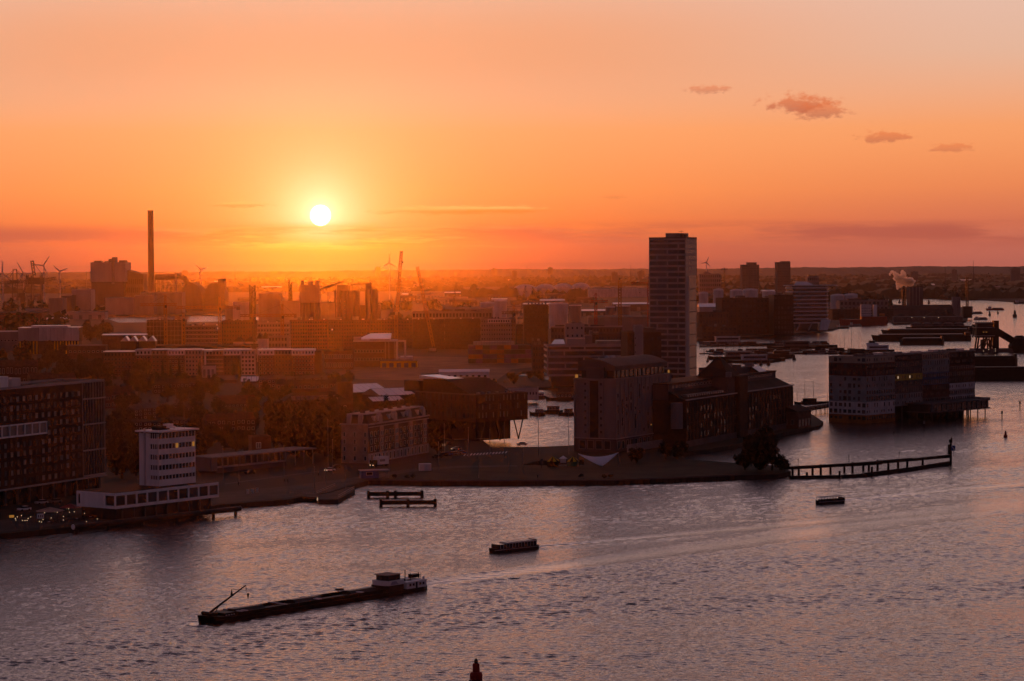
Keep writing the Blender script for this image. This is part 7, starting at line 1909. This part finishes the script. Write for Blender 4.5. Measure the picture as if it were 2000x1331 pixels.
for i in range(5): car(856 + 9 * i, 892 - 1.0 * i, 28, rnd.choice(('metal_dark', 'metal_grey', 'blue_paint')), '%s of five parked cars right of the mansard row' % ORD[i], False)
t = thing('box_truck', 'box truck with a white body and lit headlights by the mansard row', 'truck', gp(726, 913, 1.52), R(46))
MB().box(2.1, -1.2, .9, 8.2, 1.2, 3.9).build('cargo_box', 'white', t); MB().box(0, -1.1, .6, 2.0, 1.1, 2.7).build('cab', 'metal_dark', t); MB().box(-.04, -.95, 1.6, .02, .95, 2.4).build('windscreen', 'glass_dark', t)
MB().box(2.0, -.8, .5, 8.0, .8, .89).build('chassis', 'steel_black', t)
for x in (1.0, 6.6):
    for y in (-1.05, 1.05): MB().cyl((x, y - .15, .48), (x, y + .15, .48), .48, None, 10).build('wheel', 'steel_black', t)
for y in (-.8, .8): MB().box(-.08, y - .2, .7, -.01, y + .2, .95).build('headlight', 'lamp', t)
MB().prism([(3.2, -1.23), (6.0, -1.23), (6.0, -1.21), (3.2, -1.21)], 2.0, 2.9).build('side_emblem', 'metal_grey', t)
t = thing('shipping_container', 'white corrugated container on the grass edge', 'container', gp(820, 920, 1.52), R(12))
MB().box(0, 0, 0, 4.4, 2.4, 2.6).build('shell', 'white', t)
for i in range(9): MB().box(.25 + i * .48, -.06, .1, .45 + i * .48, -.002, 2.5).build('corrugation', 'white_dull', t)
t = thing('kiosk', 'low dark blue kiosk with a flat pale roof beside the footpath', 'kiosk', gp(706, 935, 1.52), R(14))
MB().box(0, 0, 0, 6.5, 4, 2.7).build('wall', 'blue_paint', t); MB().box(-.4, -.4, 2.7, 10.5, 4.4, 2.95).build('roof', 'concrete_pale', t)
for x in (9.6, 10.2): MB().cyl((x, .2, 0), (x, .2, 2.7), .09).build('post', 'metal_grey', t)
link('window', win_mesh(2.4, 1.2, 'white_dull', 'glass_dark'), t, (3, -.002, 1.7))

# white tensile sail
def sail():
    Y = gp(1176, 914).y
    t = thing('sail_canopy', 'pointed white tensile sail canopy in front of the silo', 'canopy', gp(1176, 914, 1.5)); O = t.location
    A = at(1129, 886.5, Y + 4) - O; Cc = at(1208, 884, Y + 3) - O; Bt = Vector((0, 0, .6)); mid = at(1168, 899.5, Y + 2.4) - O
    n = 12; V = []; Fc = []
    for i in range(n + 1):
        s = i / n
        top = A * (1 - s) ** 2 + mid * 2 * s * (1 - s) * 1.02 + Cc * s ** 2 if False else ((A * (1 - s) + mid * s * 1.0) * (1 - s) + (mid * (1 - s) + Cc * s) * s)
        e1 = Vector((A.x * .45, A.y * .5, A.z * .36)); e2 = Vector((Cc.x * .36, Cc.y * .5, Cc.z * .33))
        if s < .56:
            q = s / .56; low = (A * (1 - q) + e1 * q) * (1 - q) + (e1 * (1 - q) + Bt * q) * q
        else:
            q = (s - .56) / .44; low = (Bt * (1 - q) + e2 * q) * (1 - q) + (e2 * (1 - q) + Cc * q) * q
        for k in range(5):
            w = k / 4; p = low * (1 - w) + top * w; p.y += .5 * math.sin(math.pi * w); V.append(p)
    for i in range(n):
        for k in range(4): a = i * 5 + k; Fc.append((a, a + 5, a + 6, a + 1))
    mb = MB().add(V, Fc); ob = mb.build('membrane', 'membrane', t, smooth=True)
    sd = ob.modifiers.new('thick', 'SOLIDIFY'); sd.thickness = .06
    for p in (A, Cc): MB().cyl((p.x, p.y + 1.2, 0), (p.x, p.y, p.z), .14, .1, 8).build('mast', 'metal_grey', t)
    MB().cyl((0, .2, 0), (0, 0, .62), .12).build('anchor', 'metal_grey', t)
    for p in (A, Cc): MB().bar((p.x, p.y, p.z), (p.x * 1.18, p.y + 3, 0), .05).build('guy_wire', 'metal_grey', t)
sail()
for i, (px, py) in enumerate(((1080, 911), (1119, 911))):
    t = thing('round_tent', ('left', 'right')[i] + ' small round striped tent beside the white sail', 'tent', gp(px, py, 1.5), 0, 'two striped tents')
    MB().cyl((0, 0, 0), (0, 0, 2.1), 2.4, 2.4, 12).build('wall', 'green_paint' if i else 'steel_black', t)
    for k in range(12):
        a, e = 2 * math.pi * k / 12, 2 * math.pi * (k + 1) / 12
        MB().add([(2.6 * math.cos(a), 2.6 * math.sin(a), 2.0), (2.6 * math.cos(e), 2.6 * math.sin(e), 2.0), (0, 0, 3.9), (2.5 * math.cos(a), 2.5 * math.sin(a), 1.9), (2.5 * math.cos(e), 2.5 * math.sin(e), 1.9), (0, 0, 3.7)], [(0, 1, 2), (3, 5, 4), (0, 3, 4, 1), (1, 4, 5, 2), (2, 5, 3, 0)]).build('roof_panel', 'yellow' if k % 2 else 'timber_dark', t)
t = thing('small_tent', 'little white peaked tent between the two striped tents', 'tent', gp(1100, 904, 1.5)); MB().box(-1.1, -1.1, 0, 1.1, 1.1, 1.6).build('wall', 'white_dull', t); MB().lathe([(1.7, 1.6), (.1, 2.7)], n=4).build('roof', 'white', t)
t = thing('welcome_post', 'weathered upright sign board near the left striped tent', 'sign', gp(1058, 914, 1.5)); MB().box(-.5, -.1, 1.2, .5, .1, 3.4).build('board', 'concrete_dark', t); MB().cyl((0, 0, 0), (0, 0, 1.2), .1).build('post', 'timber_dark', t)

# street lamps and signal masts
for i, (px, py, h) in enumerate(((436, 942, 13), (467, 948, 11), (555, 935, 12), (650, 926, 13), (641, 909, 18), (614, 957, 8), (675, 955, 8), (636, 957, 7.5), (857, 920, 11), (1022, 925, 9), (868, 890, 13), (915, 893, 12), (957, 892, 11), (985, 893, 14), (1052, 890, 17), (1111, 888, 17), (935, 934, 8), (994, 924, 8), (760, 921, 9), (270, 990, 9))):
    lab = ('slim lamp post in front of the canopy hall', 'lamp post beside the canopy hall parking', 'lamp post at the right end of the canopy hall', 'lamp post by the white car', 'tallest mast by the dark tree belt', 'lamp post at the left end of the landing pontoon', 'lamp post at the right end of the landing pontoon', 'lamp post in the middle of the landing pontoon', 'lamp post on the grass right of the container', 'lamp post left of the striped tents', 'lamp post right of the mansard row', 'lamp post before the leg office', 'lamp post under the leg office', 'tall mast at the V legs of the office', 'lamp post against the bright canal, left', 'lamp post against the bright canal, right', 'low lamp post on the quay edge', 'low lamp post on the grass field', 'lamp post near the box truck', 'lamp post before the white harbour tower')[i]
    t = thing('lamp_post', lab, 'lamp post', gp(px, py, 1.5), 0, 'lamp posts along the quay street')
    MB().cyl((0, 0, 0), (0, 0, h), .13, .08, 8).build('pole', 'metal_grey', t); MB().box(-.12, -.9, h - .05, .12, .1, h + .1).build('lamp_head', 'metal_grey', t)
for i, (a, py, h, w) in enumerate(((887, 889, 6.5, 6), (930, 888, 6.5, 6))):
    t = thing('signal_gantry', ('left', 'right')[i] + ' traffic signal mast with a long arm at the crossing', 'traffic signal', gp(a + 27, py, 1.5))
    MB().cyl((0, 0, 0), (0, 0, h), .12).build('pole', 'metal_grey', t); MB().bar((0, 0, h), (-w, 0, h), .14).build('arm', 'metal_grey', t); MB().box(-w - .2, -.2, h - .9, -w + .2, .2, h + .3).build('signal_head', 'steel_black', t)
t = thing('traffic_light', 'small lit red traffic light at the crossing', 'traffic light', gp(896, 891, 1.5)); MB().cyl((0, 0, 0), (0, 0, 2.6), .07).build('pole', 'metal_grey', t); MB().box(-.18, -.15, 2.0, .18, .15, 3.0).build('head', 'steel_black', t); MB().box(-.1, -.17, 2.7, .1, -.151, 2.9).build('red_lamp', 'lamp_red', t)
for i, (px, py) in enumerate(((865, 889, ), (869, 889))):
    t = thing('lit_globe_lamp', ('left', 'right')[i] + ' lamp of the lit twin lamps right of the mansard row', 'lamp', gp(px, py, 1.5)); MB().cyl((0, 0, 0), (0, 0, 4), .07).build('pole', 'metal_grey', t); MB().lathe([(.05, -.25), (.22, 0), (.05, .25)], (0, 0, 4.1), 8).build('globe', 'lit_white', t)

# quay terrace with string lights
def terrace_cafe():
    for i, (px, py, r, m, lb) in enumerate(((98, 1015, 4.6, 'brick_tan', 'large pale parasol on the string-lit terrace'), (138, 1008, 3.6, 'red_paint', 'reddish parasol right of the large pale parasol'), (160, 1004, 3.0, 'brick_brown', 'small brown parasol next to the harbour office'))):
        t = thing('parasol', lb, 'parasol', gp(px, py, 1.5)); MB().cyl((0, 0, 0), (0, 0, 3.6), .08).build('pole', 'metal_dark', t)
        MB().lathe([(r, 2.7), (r * .5, 3.3), (.1, 3.9)], n=8).build('canopy', m, t)
    t = thing('menu_screen', 'bright white notice screen on the string-lit terrace', 'sign', gp(79, 1022, 1.5), R(10)); MB().box(-1.1, -.08, 1.3, 1.1, .08, 3.0).build('frame', 'metal_dark', t); MB().box(-1.0, -.1, 1.4, 1.0, -.081, 2.9).build('panel', 'white', t)
    for q in (-.5, .1, .6): MB().box(q - .15, -.12, 1.7, q + .12, -.101, 2.5).build('figure', 'metal_dark', t)
    for x in (-.9, .9): MB().cyl((x, 0, 0), (x, 0, 1.3), .05).build('leg', 'metal_dark', t)
    t = thing('yellow_sign', 'small glowing yellow sign at the left end of the terrace', 'sign', gp(23, 1019, 1.5), R(20)); MB().box(-.75, -.06, 1.2, .75, .06, 2.0).build('board', 'lit_warm', t); MB().cyl((0, .1, 0), (0, .1, 1.2), .06).build('post', 'metal_dark', t)
    t = thing('yellow_sign', 'small glowing yellow sign under the harbour office podium', 'sign', gp(215, 1013, 1.5), R(50)); MB().box(-.5, -.06, 2.4, .5, .06, 3.0).build('board', 'lit_warm', t); MB().cyl((0, .1, 0), (0, .1, 2.4), .06).build('post', 'metal_dark', t)
    lights = ((74, 1004), (87, 1002), (107, 1000), (112, 1001), (113, 997), (120, 996), (130, 993), (134, 994), (136, 1001), (145, 1000), (165, 1003), (124, 1009), (124, 1016), (42, 1007), (34, 1010), (30, 1013), (31, 1016), (55, 1013), (44, 1017), (49, 1017), (53, 1017), (77, 1019), (81, 1020), (84, 1015), (169, 1019), (190, 1014), (60, 1010), (100, 1012))
    for i, (px, py) in enumerate(lights):
        Y = gp(px, py + 16, 1.5).y; p = at(px, py, Y); t = thing('string_light', 'tiny warm bulb of the terrace string lights', 'light', (p.x, p.y, 1.5), 0, 'terrace string lights')
        MB().cyl((0, 0, 0), (0, 0, p.z - 1.5), .03).build('stem', 'metal_dark', t); MB().lathe([(.03, -.09), (.08, 0), (.03, .09)], (0, 0, p.z - 1.5), 6).build('bulb', 'lamp', t)
    for i in range(12):
        px, py = 96 + i * 9, 1024 - i * 1.1
        t = thing('cafe_table', 'small round table on the string-lit terrace', 'table', gp(px, py, 1.5), 0, 'terrace tables')
        MB().cyl((0, 0, .70), (0, 0, .75), .45, None, 10).build('table_top', 'white_dull' if i % 3 == 0 else 'timber_dark', t); MB().cyl((0, 0, 0), (0, 0, .7), .05).build('leg', 'metal_dark', t)
        for s in (-.8, .8):
            c = thing('cafe_chair', 'chair at a small round terrace table', 'chair', gp(px, py, 1.5) + Vector((s, .1, 0)), 0, 'terrace chairs'); MB().box(-.22, -.22, .42, .22, .22, .47).build('seat', 'timber_dark', c); MB().box(-.22 if s < 0 else .17, -.22, .47, -.17 if s < 0 else .22, .22, .95).build('backrest', 'timber_dark', c)
            for lx in (-.19, .19):
                for ly in (-.19, .19): MB().box(lx - .02, ly - .02, 0, lx + .02, ly + .02, .42).build('leg', 'metal_dark', c)
terrace_cafe()

# people walking on the quay: one continuous body each
def person_mesh(stride=.25):
    me = bpy.data.meshes.new('body')
    J = [(0, 0, .95), (0, 0, 1.18), (0, 0, 1.42), (0, 0, 1.52), (0, -.02, 1.68), (.18, 0, 1.42), (.26, .04, 1.15), (.24, -.1, .92), (-.18, 0, 1.42), (-.26, -.04, 1.15), (-.24, -.16, .95),
         (.1, 0, .9), (.11, -stride * .5, .5), (.11, -stride, .07), (.11, -stride - .16, .03), (-.1, 0, .9), (-.11, stride * .3, .5), (-.11, stride, .1), (-.11, stride - .15, .03)]
    E = [(0, 1), (1, 2), (2, 3), (3, 4), (2, 5), (5, 6), (6, 7), (2, 8), (8, 9), (9, 10), (0, 11), (11, 12), (12, 13), (13, 14), (0, 15), (15, 16), (16, 17), (17, 18)]
    Rd = [.15, .14, .15, .06, .11, .07, .05, .035, .07, .05, .035, .1, .065, .045, .04, .1, .065, .045, .04]
    me.from_pydata(J, E, []); ob = bpy.data.objects.new('body_source', me); C.objects.link(ob)
    md = ob.modifiers.new('skin', 'SKIN')
    if not me.skin_vertices: me.attributes.new('skin_vertices', 'SKIN', 'POINT') if False else None
    bpy.context.view_layer.objects.active = ob
    if not me.skin_vertices:
        import bmesh
        bm = bmesh.new(); bm.from_mesh(me); bm.verts.layers.skin.verify(); bm.to_mesh(me); bm.free()
    for v, r in zip(me.skin_vertices[0].data, Rd): v.radius = (r, r)
    me.skin_vertices[0].data[0].use_root = True
    sb = ob.modifiers.new('sub', 'SUBSURF'); sb.levels = 1; sb.render_levels = 1
    dg = bpy.context.evaluated_depsgraph_get(); m2 = bpy.data.meshes.new_from_object(ob.evaluated_get(dg))
    m2.name = 'body'; m2.materials.clear(); m2.materials.append(MATS['cloth_dark']); m2.materials.append(MATS['skin'])
    for p in m2.polygons:
        z = sum(m2.vertices[v].co.z for v in p.vertices) / len(p.vertices)
        p.material_index = 1 if z > 1.53 else 0
    bpy.data.objects.remove(ob)
    return m2
try:
    PM = person_mesh()
    hair = MB().lathe([(.02, .12), (.09, .1), (.12, .02), (.11, -.04)][::-1], (0, -.02, 1.7), 10).mesh('hair', 'steel_black')
    for i, (px, py, yw, lb) in enumerate(((562, 944, 60, 'person in dark clothes walking on the quay street below the canopy hall'), (556, 943, 240, 'second person in dark clothes beside the walker below the canopy hall'), (622, 931, 80, 'person in dark clothes crossing the quay street left of the white car'), (466, 950, 200, 'person in dark clothes standing by the parking rail'), (1050, 936, 30, 'person in dark clothes on the quay edge of the grass field'), (700, 931, 10, 'person in dark clothes by the dark blue kiosk'))):
        t = thing('person', lb, 'person', gp(px, py, 1.52), R(yw)); link('body', PM, t); link('hair', hair, t)
except Exception as ex: print('person failed', ex)
# low bushes on the quay edge and railing
for i, (px, py) in enumerate(((795, 936), (806, 935), (770, 935), (1135, 934), (1180, 935), (1192, 934))): tree(gp(px, py), 1.8, 1.3, '%s low shrub on the quay edge before the grass field, from the left' % ORD[i], 'shrubs on the quay edge', name='shrub')
for i in range(3):
    t = thing('white_post_box', '%s small white cabinet on the left quay' % ORD[i], 'cabinet', gp(484 + 9 * i, 965 - 1.3 * i, 1.5)); MB().box(-.4, -.3, 0, .4, .3, 1.5).build('cabinet', 'white_dull', t); MB().box(-.45, -.35, 1.5, .45, .35, 1.6).build('lid', 'metal_grey', t)
# quay wall: fender piles and cap stones
mbq = pts((720, 938), (830, 940), (1000, 940), (1200, 939), (1300, 935), (1440, 929))
t = thing('quay_wall', 'dark timber-faced quay wall along the grass spit', 'wall', (0, 0, 0))
for a, e in zip(mbq[:-1], mbq[1:]):
    d = e - a; n = int(d.length / 2.4)
    q = Vector((d.y, -d.x, 0)).normalized()
    for i in range(n):
        p = a + d * ((i + .5) / n) + q * .25; MB().box(p.x - .22, p.y - .2, -2, p.x + .22, p.y + .2, 1.35).build('fender_pile', 'timber_dark', t)
    MB().bar(a + q * .05 + Vector((0, 0, .12)), e + q * .05 + Vector((0, 0, .12)), .5).build('cap_beam', 'concrete_dark', t)
